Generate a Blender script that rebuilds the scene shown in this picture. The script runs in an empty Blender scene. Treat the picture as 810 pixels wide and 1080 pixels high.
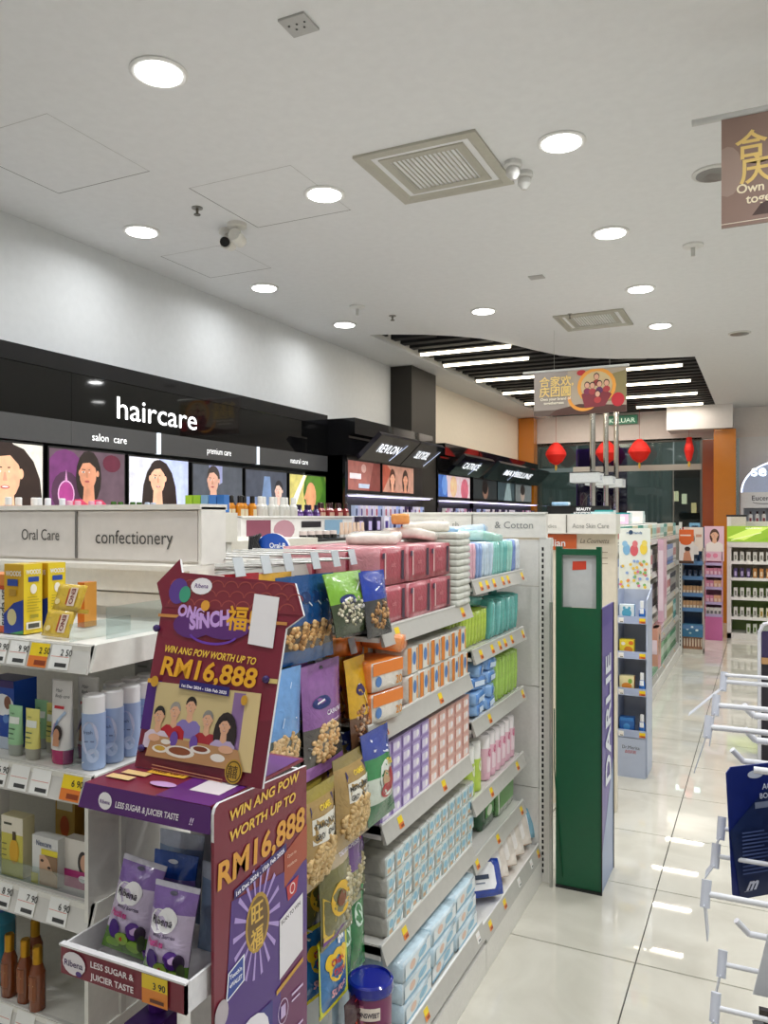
import bpy, math, random
from mathutils import Vector, Matrix
random.seed(7)
R = random.Random(11)
scene = bpy.context.scene
col = scene.collection
EYE = 1.56                                   # eye height of the photographer
PI = math.pi
# ------------------------------------------------------------------ camera
cam = bpy.data.cameras.new('camera'); camo = bpy.data.objects.new('camera', cam); col.objects.link(camo)
camo.location = (0, 0, EYE); camo.rotation_euler = (PI/2, 0, math.radians(25.65))
cam.sensor_fit = 'VERTICAL'; cam.sensor_height = 36; cam.lens = 36*833/1080
cam.shift_y = 5/1080; cam.clip_start = .05; cam.clip_end = 60
scene.camera = camo
# ------------------------------------------------------------------ world, exposure
w = bpy.data.worlds.new('mall_daylight'); scene.world = w; w.use_nodes = True
w.node_tree.nodes['Background'].inputs[0].default_value = (.8, .85, .9, 1)
w.node_tree.nodes['Background'].inputs[1].default_value = .25
vs = scene.view_settings
vs.view_transform = 'Standard'; vs.look = 'None'; vs.gamma = 1; vs.use_curve_mapping = False
vs.exposure = 0.1
# ------------------------------------------------------------------ lamps of the shop ceiling
CEIL = 3.21
LIGHTS = []
for lx, ys in ((-3.235, (1.06, 2.28, 3.504, 4.748, 5.956)), (-2.02, (-.16, 2.278, 3.504, 6.045)),
               (-.80, (.9, 3.468, 4.699, 5.95, 7.166)), (.42, (-.16, 1.06, 2.28, 4.7, 7.16, 9.6)),
               (1.64, (1.06, 3.5, 5.9, 8.4, 10.8)), (-2.02, (-1.4,)), (-.8, (-1.4, )), (-3.235, (-.2, ))):
    for ly in ys: LIGHTS.append((lx, ly))
for i, (lx, ly) in enumerate(LIGHTS):
    l = bpy.data.lights.new('downlight_lamp', 'AREA'); l.shape = 'DISK'; l.size = .15
    l.energy = 4.0 if lx < -3 else (4.0 if ly < 0 else 12.0); l.color = (.97, .985, 1); l.spread = math.radians(165)
    o = bpy.data.objects.new('downlight_lamp', l); col.objects.link(o); o.location = (lx, ly, CEIL-.016)
TUBES = [(-3.13, 7.30), (-3.13, 8.05), (-3.13, 9.07), (-3.13, 10.15), (-3.13, 11.25), (-3.13, 12.2)]
TUBES_R = [(-.78, 8.98), (-.78, 10.05), (-.78, 11.18), (-.78, 12.22)]

# ------------------------------------------------------------------ materials
def lin(h):
    h = h.lstrip('#'); v = [int(h[i:i+2], 16)/255 for i in (0, 2, 4)]
    return [c/12.92 if c <= .04045 else ((c+.055)/1.055)**2.4 for c in v]
_mats = {}
KIND = {  # rough, metallic, coat, bump strength, bump scale, colour variation
    'matte': (.65, 0, 0, .02, 60, .04), 'paint': (.6, 0, 0, .012, 20, .02), 'satin': (.35, 0, .1, .01, 40, .03),
    'gloss': (.12, 0, .5, 0, 10, .02), 'print': (.38, 0, .15, 0, 10, .02), 'film': (.2, 0, .6, .6, 34, .11),
    'softpack': (.3, 0, .4, .5, 55, .08), 'chrome': (.12, 1, 0, 0, 10, .02), 'metal': (.35, .9, 0, .02, 80, .04),
    'card': (.6, 0, 0, .02, 90, .04), 'blackglass': (.04, 0, 0, 0, 10, .0), 'nut': (.5, 0, .1, .3, 90, .22),
    'pic': (.38, 0, .2, 0, 14, .16), 'wet': (.05, 0, 0, 0, 10, 0), 'powder': (.42, 0, .05, .01, 90, .03)}
def M(h, kind='matte', emit=0):
    key = (h, kind, emit)
    if key in _mats: return _mats[key]
    m = bpy.data.materials.new('%s_%s' % (kind, h.lstrip('#'))); m.use_nodes = True
    nt = m.node_tree; b = nt.nodes['Principled BSDF']; L = nt.links
    c = lin(h)
    if kind == 'glass':
        b.inputs['Base Color'].default_value = (*c, 1); b.inputs['Roughness'].default_value = .03
        tr = nt.nodes.new('ShaderNodeBsdfTransparent'); tr.inputs[0].default_value = (*c, 1)
        mx = nt.nodes.new('ShaderNodeMixShader'); fr0 = nt.nodes.new('ShaderNodeLayerWeight'); fr0.inputs[0].default_value = .25; fr = nt.nodes.new('ShaderNodeMapRange'); fr.inputs[3].default_value = .05; fr.inputs[4].default_value = .45; L.new(fr0.outputs['Facing'], fr.inputs[0])
        g = nt.nodes.new('ShaderNodeBsdfGlossy'); g.inputs['Roughness'].default_value = .03
        L.new(fr.outputs[0], mx.inputs[0]); L.new(tr.outputs[0], mx.inputs[1]); L.new(g.outputs[0], mx.inputs[2])
        L.new(mx.outputs[0], nt.nodes['Material Output'].inputs[0]); _mats[key] = m; return m
    r, me, co, bs, sc, var = KIND[kind]
    b.inputs['Roughness'].default_value = r; b.inputs['Metallic'].default_value = me
    b.inputs['Coat Weight'].default_value = co; b.inputs['Coat Roughness'].default_value = .12
    tc = nt.nodes.new('ShaderNodeTexCoord'); n = nt.nodes.new('ShaderNodeTexNoise')
    n.inputs['Scale'].default_value = sc; n.inputs['Detail'].default_value = 3
    L.new(tc.outputs['Object'], n.inputs['Vector'])
    rp = nt.nodes.new('ShaderNodeValToRGB')
    rp.color_ramp.elements[0].position = .3; rp.color_ramp.elements[1].position = .7
    rp.color_ramp.elements[0].color = (*[max(0, x*(1-var)) for x in c], 1)
    rp.color_ramp.elements[1].color = (*[min(1, x*(1+var)) for x in c], 1)
    L.new(n.outputs[0], rp.inputs[0]); L.new(rp.outputs[0], b.inputs['Base Color'])
    if bs:
        bp = nt.nodes.new('ShaderNodeBump'); bp.inputs['Strength'].default_value = bs
        bp.inputs['Distance'].default_value = .004 if kind in ('film', 'softpack', 'nut') else .0015
        n2 = nt.nodes.new('ShaderNodeTexNoise'); n2.inputs['Scale'].default_value = sc; n2.inputs['Detail'].default_value = 2
        n2.inputs['Distortion'].default_value = 1.5 if kind in ('film', 'softpack') else 0
        L.new(tc.outputs['Object'], n2.inputs['Vector'])
        L.new(n2.outputs[0], bp.inputs['Height']); L.new(bp.outputs[0], b.inputs['Normal'])
    if emit:
        L.new(rp.outputs[0], b.inputs['Emission Color']); b.inputs['Emission Strength'].default_value = emit
    _mats[key] = m; return m

# ------------------------------------------------------------------ mesh builder
def V(*a): return Vector(a)
class MB:
    def __init__(s, root=None, world=True):
        s.v = []; s.f = []; s.mi = []; s.ms = []; s.sm = []
        s.root = root; s.world = world
    def slot(s, m):
        if isinstance(m, str): m = M(m)
        if m not in s.ms: s.ms.append(m)
        return s.ms.index(m)
    def add(s, vs_, fs, m, smooth=False):
        k = len(s.v); i = s.slot(m); s.v += [Vector(p) for p in vs_]
        for f in fs: s.f.append([q+k for q in f]); s.mi.append(i); s.sm.append(smooth)
        return s
    def box(s, x0, x1, y0, y1, z0, z1, m, mt=None):
        vs_ = [(x, y, z) for z in (z0, z1) for y in (y0, y1) for x in (x0, x1)]
        return s.add(vs_, [(0, 2, 3, 1), (4, 5, 7, 6), (0, 1, 5, 4), (2, 6, 7, 3), (0, 4, 6, 2), (1, 3, 7, 5)], m)
    def poly(s, pts, m): return s.add(pts, [list(range(len(pts)))], m)
    def prism(s, pts2, fr, d, m, mside=None):        # polygon in a frame, extruded by d along the frame's normal
        n = len(pts2); a = [fr(p[0], p[1], 0) for p in pts2]; b = [fr(p[0], p[1], d) for p in pts2]
        s.add(a+b, [list(range(n))[::-1], list(range(n, 2*n))], m)
        s.add(a+b, [(i, (i+1) % n, n+(i+1) % n, n+i) for i in range(n)], mside or m); return s
    def tube(s, p0, p1, r, m, n=8, r1=None):
        p0, p1 = Vector(p0), Vector(p1); d = (p1-p0).normalized(); a = d.orthogonal().normalized(); b = d.cross(a)
        r1 = r if r1 is None else r1
        ring = lambda p, q: [p+(a*math.cos(2*PI*i/n)+b*math.sin(2*PI*i/n))*q for i in range(n)]
        s.add(ring(p0, r)+ring(p1, r1), [(i, (i+1) % n, n+(i+1) % n, n+i) for i in range(n)], m, True)
        s.add(ring(p0, r)+ring(p1, r1), [list(range(n))[::-1], list(range(n, 2*n))], m); return s
    def path(s, pts, r, m, n=6):
        for a, b in zip(pts, pts[1:]): s.tube(a, b, r, m, n)
        return s
    def lathe(s, c, prof, m, n=14, sx=1, sy=1, rotz=0, ms=None):   # profile [(r, z)] ; ms: material per band
        c = Vector(c); vs_ = []
        for (r, z) in prof:
            for i in range(n):
                a = 2*PI*i/n; x, y = r*sx*math.cos(a), r*sy*math.sin(a)
                vs_.append(c+V(x*math.cos(rotz)-y*math.sin(rotz), x*math.sin(rotz)+y*math.cos(rotz), z))
        for j in range(len(prof)-1):
            k = len(s.v)
            s.add(vs_[j*n:(j+2)*n], [(i, (i+1) % n, n+(i+1) % n, n+i) for i in range(n)], (ms[j] if ms else m), True)
        s.add(vs_[:n], [list(range(n))[::-1]], ms[0] if ms else m); s.add(vs_[-n:], [list(range(n))], ms[-1] if ms else m)
        return s
    def ball(s, c, r, m, n=8, k=5):
        rx, ry, rz = r if isinstance(r, (tuple, list)) else (r, r, r); c = Vector(c)
        vs_ = []
        for j in range(k+1):
            t = PI*j/k
            for i in range(n):
                a = 2*PI*i/n; vs_.append(c+V(rx*math.sin(t)*math.cos(a), ry*math.sin(t)*math.sin(a), -rz*math.cos(t)))
        return s.add(vs_, [(j*n+i, j*n+(i+1) % n, (j+1)*n+(i+1) % n, (j+1)*n+i) for j in range(k) for i in range(n)], m, True)
    def obj(s, name, label=None, cat=None, group=None, kind=None, parent=None, bevel=0):
        parent = parent or s.root
        off = V(0, 0, 0)
        if parent is not None:
            if s.world: off = wloc(parent)
        else:
            xs = [p.x for p in s.v]; ys = [p.y for p in s.v]; zs = [p.z for p in s.v]
            off = V((min(xs)+max(xs))/2, (min(ys)+max(ys))/2, min(zs)) if s.world else V(0, 0, 0)
        me = bpy.data.meshes.new(name)
        me.from_pydata([tuple(p-off) for p in s.v], [], s.f)
        for m in s.ms: me.materials.append(m)
        me.polygons.foreach_set('material_index', s.mi); me.polygons.foreach_set('use_smooth', s.sm)
        me.update()
        o = bpy.data.objects.new(name, me); col.objects.link(o)
        if parent is not None: o.parent = parent
        else: o.location = off
        if bevel:
            md = o.modifiers.new('bevel', 'BEVEL'); md.width = bevel; md.segments = 2; md.limit_method = 'ANGLE'
        return tag(o, label, cat, group, kind)
def wloc(o):
    p = V(0, 0, 0)
    while o is not None: p = p+Vector(o.location); o = o.parent
    return p
def tag(o, label=None, cat=None, group=None, kind=None):
    if label: o['label'] = label
    if cat: o['category'] = cat
    if group: o['group'] = group
    if kind: o['kind'] = kind
    return o
def thing(name, label, cat, loc=(0, 0, 0), rotz=0, group=None, rot=None):
    o = bpy.data.objects.new(name, None); col.objects.link(o); o.location = loc
    o.rotation_euler = rot if rot else (0, 0, rotz); o.empty_display_size = .1
    return tag(o, label, cat, group)
def kids(o): return [c for c in bpy.data.objects if c.parent == o]
_tree = {}
def tree(o):
    if o.name not in _tree: _tree[o.name] = [(c, tree(c)) for c in kids(o)]
    return _tree[o.name]
def dup(root, loc, rotz=None, label=None, group=None, rot=None, scale=None):
    t = tree(root)
    r = root.copy(); col.objects.link(r); r.location = loc
    if rotz is not None: r.rotation_euler = (0, 0, rotz)
    if rot is not None: r.rotation_euler = rot
    if scale: r.scale = scale
    if label: r['label'] = label
    if group: r['group'] = group
    def rec(ch, par):
        for c, sub in ch:
            d = c.copy(); col.objects.link(d); d.parent = par; rec(sub, d)
    rec(t, r); return r
class Stock:                       # one prototype, first use moves it, later uses copy it
    def __init__(s, make): s.make = make; s.p = None
    def put(s, loc, rotz=0, label=None, group=None, rot=None, scale=None):
        if s.p is None:
            s.p = s.make(); o = s.p; tree(o); o.location = loc; o.rotation_euler = rot if rot else (0, 0, rotz)
            if scale: o.scale = scale
            if label: o['label'] = label
            if group: o['group'] = group
            return o
        return dup(s.p, loc, rotz, label, group, rot if rot else (0, 0, rotz), scale or (1, 1, 1))
ORD = ['first', 'second', 'third', 'fourth', 'fifth', 'sixth', 'seventh', 'eighth', 'ninth', 'tenth', 'eleventh', 'twelfth', 'thirteenth', 'fourteenth', 'fifteenth', 'sixteenth', 'seventeenth', 'eighteenth', 'nineteenth', 'twentieth']
ORD += ['twenty-'+q for q in ORD[:9]]+['thirtieth']+['thirty-'+q for q in ORD[:9]]+['fortieth']+['forty-'+q for q in ORD[:9]]+['fiftieth']
def nth(i, n, a='leftmost', b='rightmost', side='left'):
    if n == 1: return 'only'
    if i == 0: return a
    if i == n-1: return b
    return ORD[i]+' from '+side

# ------------------------------------------------------------------ flat print (lettering, pictures) on a surface
_txt = {}
def text_mesh(s, bold=0):
    k = (s, bold)
    if k in _txt: return _txt[k]
    c = bpy.data.curves.new('t', 'FONT'); c.body = s; c.size = 1; c.resolution_u = 3; c.offset = bold; c.fill_mode = 'BOTH'
    o = bpy.data.objects.new('t', c); me = bpy.data.meshes.new_from_object(o)
    vs_ = [(v.co.x, v.co.y) for v in me.vertices]; fs = [list(p.vertices) for p in me.polygons]
    bpy.data.objects.remove(o); bpy.data.meshes.remove(me); bpy.data.curves.remove(c)
    _txt[k] = (vs_, fs); return _txt[k]
def frame(o, u, v, n=None):
    o, u, v = Vector(o), Vector(u).normalized(), Vector(v).normalized(); n = Vector(n).normalized() if n else u.cross(v)
    return lambda a, b, k=0: o+u*a+v*b+n*k
def pprint(parent, fr, shapes, name='print', kind='print', lift=.0006, step=.00025, world=False, label=None, emit=0):
    m = MB(parent, world); k = lift
    if name == 'picture' and kind == 'print': kind = 'pic'
    for sh in shapes:
        t = sh[0]; k += step
        mm = lambda h: h if not isinstance(h, str) else M(h, kind, emit)
        if t == 'rect':
            _, a0, b0, a1, b1, c = sh[:6]
            n = sh[6] if len(sh) > 6 else 1
            vs_ = []; fs = []
            for j in range(n+1):
                a = a0+(a1-a0)*j/n; vs_ += [fr(a, b0, k), fr(a, b1, k)]
            m.add(vs_, [(2*j, 2*j+2, 2*j+3, 2*j+1) for j in range(n)], mm(c))
        elif t == 'poly': m.add([fr(p[0], p[1], k) for p in sh[1]], [list(range(len(sh[1])))], mm(sh[2]))
        elif t == 'ell':
            _, cx, cy, rx, ry, c = sh[:6]; n = 16; a0 = sh[6] if len(sh) > 6 else 0
            pts = []
            for i in range(n):
                q = 2*PI*i/n; x, y = rx*math.cos(q), ry*math.sin(q)
                pts.append(fr(cx+x*math.cos(a0)-y*math.sin(a0), cy+x*math.sin(a0)+y*math.cos(a0), k))
            m.add(pts, [list(range(n))], mm(c))
        elif t == 'ring':
            _, cx, cy, rx, ry, wd, c = sh[:7]; q0, q1 = (sh[7], sh[8]) if len(sh) > 8 else (0, 2*PI); n = 20
            vs_ = []
            for i in range(n+1):
                q = q0+(q1-q0)*i/n
                vs_ += [fr(cx+rx*math.cos(q), cy+ry*math.sin(q), k), fr(cx+(rx-wd)*math.cos(q), cy+(ry-wd)*math.sin(q), k)]
            m.add(vs_, [(2*j, 2*j+2, 2*j+3, 2*j+1) for j in range(n)], mm(c))
        elif t == 'line':
            _, a0, b0, a1, b1, wd, c = sh; d = V(a1-a0, b1-b0); d = V(-d.y, d.x).normalized()*wd/2
            m.add([fr(a0+d.x, b0+d.y, k), fr(a0-d.x, b0-d.y, k), fr(a1-d.x, b1-d.y, k), fr(a1+d.x, b1+d.y, k)], [(0, 1, 2, 3)], mm(c))
        elif t == 'txt':
            _, s_, a, b, size, c = sh[:6]; o_ = sh[6] if len(sh) > 6 else {}
            vs_, fs = text_mesh(s_, o_.get('bold', 0)); xs = [p[0] for p in vs_] or [0]
            wd = (max(xs)-min(xs)); sx = o_['w']/(wd*size) if 'w' in o_ else 1
            al = o_.get('al', 'l'); sh_ = o_.get('shear', 0); ro = o_.get('rot', 0); cr, sr = math.cos(ro), math.sin(ro)
            x0 = min(xs) if al == 'l' else ((min(xs)+max(xs))/2 if al == 'c' else max(xs))
            out = []
            for p in vs_:
                x = ((p[0]-x0)*sx+p[1]*sh_)*size; y = p[1]*size
                out.append(fr(a+x*cr-y*sr, b+x*sr+y*cr, k))
            m.add(out, fs, mm(c))
    o = m.obj(name, parent=parent)
    if label: o['label'] = label
    return o
def T(s, a, b, size, c, **k): return ('txt', s, a, b, size, c, k)
def face(cx, cy, s, skin='#D9A88A', hair='#1E1614', hairlen=1.0, top='#8E7FB0', turn=0, smile=True, beard=False, elder=False):
    """a printed portrait; s = face height"""
    o = []
    if hairlen > .6: o.append(('ell', cx, cy-.15*s*hairlen, .52*s, (.55+.35*hairlen)*s, hair))
    o += [('poly', [(cx-.95*s, cy-1.9*s), (cx-.9*s, cy-1.1*s), (cx-.55*s, cy-.82*s), (cx+.55*s, cy-.82*s), (cx+.9*s, cy-1.1*s), (cx+.95*s, cy-1.9*s)], top),
          ('poly', [(cx-.2*s, cy-.35*s), (cx-.24*s, cy-.85*s), (cx, cy-1.0*s), (cx+.24*s, cy-.85*s), (cx+.2*s, cy-.35*s)], skin),
          ('ell', cx, cy+.12*s, .42*s, .5*s, hair), ('ell', cx-.36*s, cy, .06*s, .1*s, skin), ('ell', cx+.36*s, cy, .06*s, .1*s, skin),
          ('ell', cx+turn*.04*s, cy-.04*s, .345*s, .47*s, skin),
          ('poly', [(cx-.36*s, cy+.12*s), (cx-.3*s, cy+.42*s), (cx, cy+.56*s), (cx+.3*s, cy+.42*s), (cx+.36*s, cy+.12*s), (cx+.12*s+turn*.1*s, cy+.34*s), (cx-.16*s+turn*.1*s, cy+.3*s)], hair)]
    d = turn*.09*s
    for q in (-1, 1):
        o += [('ell', cx+d+q*.14*s, cy+.03*s, .062*s, .028*s, '#F3ECE6'), ('ell', cx+d+q*.14*s, cy+.03*s, .03*s, .03*s, '#20120E'),
              ('line', cx+d+q*.06*s, cy+.105*s, cx+d+q*.21*s, cy+.115*s, .022*s, '#2C1B14')]
    o += [('poly', [(cx+d-.015*s, cy+.02*s), (cx+d-.05*s, cy-.14*s), (cx+d+.05*s, cy-.14*s), (cx+d+.015*s, cy+.02*s)], '#C8957A' if skin > '#D8' else '#B97F62'),
          ('ell', cx+.2*s+d, cy-.06*s, .11*s, .3*s, skin), ('ell', cx+d, cy-.26*s, .1*s, .034*s, '#A5504E')]
    if smile: o.append(('ell', cx+d, cy-.255*s, .07*s, .014*s, '#F4E9E2'))
    return o
# =================================================================== THE SETTING
WX = -3.70; FY = 13.10
white = M('#E9E8E4', 'paint'); ceil_m = M('#E6E7E8', 'paint'); cream = M('#EDE6D8', 'paint')
# floor: dark bed, tiles as pieces
fb = MB(); fb.box(-3.9, 4.4, -3.2, 16, -.06, -.009, M('#3B3936'))
floor = fb.obj('floor', kind='structure')
def tile_mat():
    m = bpy.data.materials.new('polished_tile'); m.use_nodes = True; nt = m.node_tree; b = nt.nodes['Principled BSDF']; L = nt.links
    tc = nt.nodes.new('ShaderNodeTexCoord'); n = nt.nodes.new('ShaderNodeTexNoise'); n.inputs['Scale'].default_value = 3; n.inputs['Detail'].default_value = 8; n.inputs['Distortion'].default_value = 1.5
    oi = nt.nodes.new('ShaderNodeObjectInfo'); ad = nt.nodes.new('ShaderNodeVectorMath'); ad.operation = 'ADD'
    L.new(tc.outputs['Object'], ad.inputs[0]); L.new(oi.outputs['Location'], ad.inputs[1]); L.new(ad.outputs[0], n.inputs['Vector'])
    rp = nt.nodes.new('ShaderNodeValToRGB'); rp.color_ramp.elements[0].position = .3; rp.color_ramp.elements[1].position = .75
    rp.color_ramp.elements[0].color = (*lin('#C9C5B8'), 1); rp.color_ramp.elements[1].color = (*lin('#DBD8CC'), 1)
    L.new(n.outputs[0], rp.inputs[0]); L.new(rp.outputs[0], b.inputs['Base Color'])
    b.inputs['Roughness'].default_value = .022; b.inputs['IOR'].default_value = 1.52; return m
TM = tile_mat()
x0, y0, S = -.403, 2.87, .6
proto = None
for i in range(-6, 5):
    for j in range(-5, 17):
        X, Y = x0+i*S, y0+j*S
        if proto is None:
            m = MB(floor, False); g = .0022; h = S-g
            m.box(g, h, g, h, -.008, -.001, TM); m.box(g+.0015, h-.0015, g+.0015, h-.0015, -.001, 0, TM)
            proto = m.obj('tile')
        else: proto = proto.copy(); col.objects.link(proto)
        proto.location = Vector((X, Y, 0))-Vector(floor.location)
m = MB(floor); 
for i in range(-6, 8):
    for j in range(-10, 22):
        if -6 <= i < 5 and -5 <= j < 17: continue
        X, Y = x0+i*S, y0+j*S; m.box(X+.0022, X+S-.0022, Y+.0022, Y+S-.0022, -.008, 0, TM)
m.obj('tile', kind='stuff')
# ceiling with the slatted recess
curve = [(-.635, 8.72), (-.95, 8.66), (-1.37, 8.50), (-1.65, 8.32), (-1.88, 8.06), (-2.06, 7.66), (-2.19, 7.30), (-2.36, 6.98), (-2.55, 6.78), (-2.76, 6.62), (-3.0, 6.49), (-3.22, 6.40)]
m = MB()
outer = [(-3.75, -3), (4.2, -3), (4.2, FY+.05), (-.635, FY+.05)]+curve+[(-3.22, FY+.05), (-3.75, FY+.05)]
m.prism(outer, frame((0, 0, CEIL), (1, 0, 0), (0, 1, 0)), .02, ceil_m)
c2 = [(-3.22, FY)]+curve[::-1]+[(-.635, FY)]
n = len(c2)
m.add([V(x, y, CEIL+.02) for x, y in c2]+[V(x, y, CEIL+.42) for x, y in c2], [(i, i+1, n+i+1, n+i) for i in range(1, n-1)], M('#101113'))
m.add([V(-3.22, FY, CEIL+.02), V(-3.22, 6.4, CEIL+.02), V(-3.22, 6.4, CEIL+.42), V(-3.22, FY, CEIL+.42)], [(0, 1, 2, 3)], white)
m.poly([V(-3.22, 6.3, CEIL+.42), V(-.6, 6.3, CEIL+.42), V(-.6, FY, CEIL+.42), V(-3.22, FY, CEIL+.42)], M('#101113'))
ceiling = m.obj('ceiling', kind='structure')
def cx1(y):       # right-hand end of a slat at depth y, from the curved edge
    if y >= 8.72: return -.64
    for (xa, ya), (xb, yb) in zip(curve, curve[1:]):
        if yb <= y <= ya: return xa+(xb-xa)*(ya-y)/(ya-yb)-.005
    return -3.1
y = 6.50
while y < 13.0:
    xr = min(cx1(y), cx1(y-.05))
    if xr > -3.15:
        m = MB(ceiling); m.box(-3.13, xr, y-.05, y+.05, CEIL+.005, CEIL+.16, M('#0E0F11', 'matte')); m.obj('slat')
    y += .215
warm = M('#FFF1D6', 'matte', 7.0)
def tube(x0_, x1_, y, where):
    y = 6.5+.215*round((y-6.5)/.215)
    t = thing('tube_light', 'long linear tube light %s' % where, 'ceiling light', ((x0_+x1_)/2, y, CEIL-.03), group='linear tube lights in the slatted recess')
    m = MB(t); m.box(x0_, x1_, y-.02, y+.02, CEIL-.002, CEIL+.03, M('#D8D8D6', 'satin')); m.obj('housing')
    m = MB(t); m.tube((x0_+.01, y, CEIL-.012), (x1_-.01, y, CEIL-.012), .017, warm, 10); m.obj('diffuser')
    l = bpy.data.lights.new('tube_lamp', 'AREA'); l.shape = 'RECTANGLE'; l.size = x1_-x0_; l.size_y = .04; l.energy = 7*(x1_-x0_); l.color = (1, .9, .76)
    o = bpy.data.objects.new('tube_lamp', l); col.objects.link(o); o.location = ((x0_+x1_)/2, y, CEIL-.035)
for i, (x, y) in enumerate(TUBES):
    tube(x, -2.18 if i < 2 else -1.95, y, ['nearest to the shop front, beside the curved edge', 'second along the dark slats on the left', 'third along the dark slats on the left', 'fourth along the dark slats on the left', 'fifth along the dark slats on the left', 'farthest of the left-hand run'][i])
for i, (x, y) in enumerate(TUBES_R):
    tube(-1.72 if i else -1.45, x, y, ['nearest of the right-hand run, behind the hanging banner', 'second of the right-hand run', 'third of the right-hand run', 'farthest of the right-hand run, above the green sign'][i])
# walls
m = MB(); m.box(WX-.1, WX, -3, 8, -.05, CEIL+.02, M('#D6D9DB', 'paint')); m.box(WX-.1, WX, 8, FY+.1, -.05, CEIL+.02, M('#EFE6D6', 'paint')); wl = m.obj('wall_left', kind='structure')  # far stretch coloured cream: warm light put into the wall paint
m = MB(); m.box(4.2, 4.3, -3, FY+.1, -.05, CEIL+.02, white); m.obj('wall_right', kind='structure')
m = MB(); m.box(-3.8, 4.3, -3.1, -3, -.05, CEIL+.02, white); m.obj('wall_back', kind='structure')
# far end: beam above the shopfront, right part of wall
m = MB()
m.box(WX, 4.2, FY, FY+.15, 2.76, CEIL+.45, M('#E4DEDC', 'paint')); m.box(-.33, 4.2, FY, FY+.15, -.05, 2.76, M('#E8E8EA', 'gloss'))
wf = m.obj('wall_far', kind='structure')
m = MB(); m.box(-1.31, -.40, 12.55, FY-.002, 2.86, CEIL, M('#DDD9DA', 'paint')); m.obj('trim_1', kind='structure')
# orange pilasters
m = MB(); m.box(-3.69, -3.43, FY-.22, FY-.004, 0, 3.2, M('#C97A1E', 'gloss')); tag(m.obj('orange_pilaster'), 'glossy orange pilaster in the far left corner beside the shopfront glass', 'pilaster')
m = MB(); m.box(-.66, -.36, 12.62, FY-.004, 0, 2.85, M('#C8791F', 'gloss')); m.box(-.84, -.67, FY-.08, FY-.004, 0, 2.74, M('#9C4A20', 'gloss')); tag(m.obj('orange_pilaster'), 'glossy orange pilaster right of the glass doors', 'pilaster')
# black column
m = MB(); m.box(WX, -3.445, 7.87, 8.57, 0, CEIL-.002, M('#24211D', 'matte')); tag(m.obj('square_column'), 'tall dark brown square column against the left wall', 'column')
# shopfront
wn = thing('window_1', None, None, (-2.2, FY, 0)); wn['kind'] = 'structure'
gl = M('#B4BFBC', 'glass')
for xa, xb, nm in ((-3.43, -2.78, 0), (-2.78, -1.27, 1), (-1.27, -.86, 2)):
    m = MB(wn); m.box(xa+.01, xb-.01, FY+.05, FY+.06, 0, 2.30, gl); m.obj('pane')
    m = MB(wn); m.box(xa+.01, xb-.01, FY+.05, FY+.06, 2.37, 2.76, gl); m.obj('pane')
m = MB(wn)
for x in (-3.43, -.86): m.box(x-.02, x+.02, FY+.02, FY+.09, 0, 2.76, M('#6B6B68', 'metal'))
m.box(-3.43, -.86, FY, FY+.1, 2.735, 2.785, M('#555350', 'metal')); m.obj('window_frame')
m = MB(wn); m.box(-2.83, -.86, FY+.0, FY+.1, 2.29, 2.38, M('#C9C8C2', 'satin')); m.obj('mullion')
m = MB(wn); m.box(-1.28, -1.265, FY+.03, FY+.08, 0, 2.29, M('#8B8D8B', 'metal')); m.obj('mullion')
# what stands beyond the glass: mall walkway and the shop across
m = MB(); m.box(-9, 5, 17.2, 17.3, 0, 4.2, M('#59625F', 'satin')); m.box(-9, 5, 13.3, 17.2, -.05, -.01, M('#8A8780', 'gloss')); m.box(-9, 5, 13.3, 17.2, 3.6, 3.7, M('#8A8986')); m.box(-9, -8.9, 13.3, 17.2, 0, 3.6, M('#6A6A66')); m.box(4.9, 5, 13.3, 17.2, 0, 3.6, M('#6A6A66'))
m.obj('wall_mall', kind='structure')
l = bpy.data.lights.new('mall_fill', 'AREA'); l.size = 1.2; l.energy = 70; l.color = (.95, 1, 1)  # added fill without fittings, brightens what lies behind the glass
for x, y_ in ((-3.5, 15.4), (-1.2, 15.4), (-2.4, 14.0)):
    o = bpy.data.objects.new('mall_fill', l); col.objects.link(o); o.location = (x, y_, 3.55)
t = thing('purple_display_wall', 'purple poster panel with white looping pattern behind the chrome poles', 'poster panel', (-2.42, FY+.3, 0))
m = MB(t); m.box(-2.84, -2.02, FY+.3, FY+.36, 0, 2.70, M('#4A1E78', 'satin')); m.obj('panel')
sh = []
for i, x in enumerate((-.3, -.17, -.04, .09, .2)):
    sh += [('ring', x, 1.9-.06*i % .1, .05, .07, .012, '#C9B4DC'), ('rect', x-.05, .9, x-.038, 1.9, '#C9B4DC'), ('rect', x+.038, .9, x+.05, 1.9, '#C9B4DC')]
sh += [('ring', -.05, 1.62, .3, .38, .014, '#D9CCE6'), T('SIA', -.2, 2.06, .09, '#D8CDE4')]
pprint(t, frame((0, 0, 0), (1, 0, 0), (0, 0, 1)), sh)
t = thing('dark_display_cabinet', 'dark display cabinet with lit pieces on show beyond the glass doors', 'cabinet', (-1.0, 15.2, 0))
m = MB(t); m.box(-1.5, -.5, 15.2, 15.7, 0, 2.4, M('#14191B', 'satin')); m.obj('body')
m = MB(t)
for i, (a, b, c) in enumerate(((-.42, 1.93, '#E8D8B0'), (-.28, 1.88, '#F2E6C4'), (-.12, 1.72, '#E8C78F'), (.03, 1.66, '#E9CDA0'), (.18, 1.68, '#EED9B4'), (.3, 1.62, '#D9B98A'))):
    m.box(-1.0+a-.04, -1.0+a+.04, 15.1, 15.19, b-.09, b+.09, M(c, 'matte', 1.2))
m.obj('lit_niche')
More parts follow.
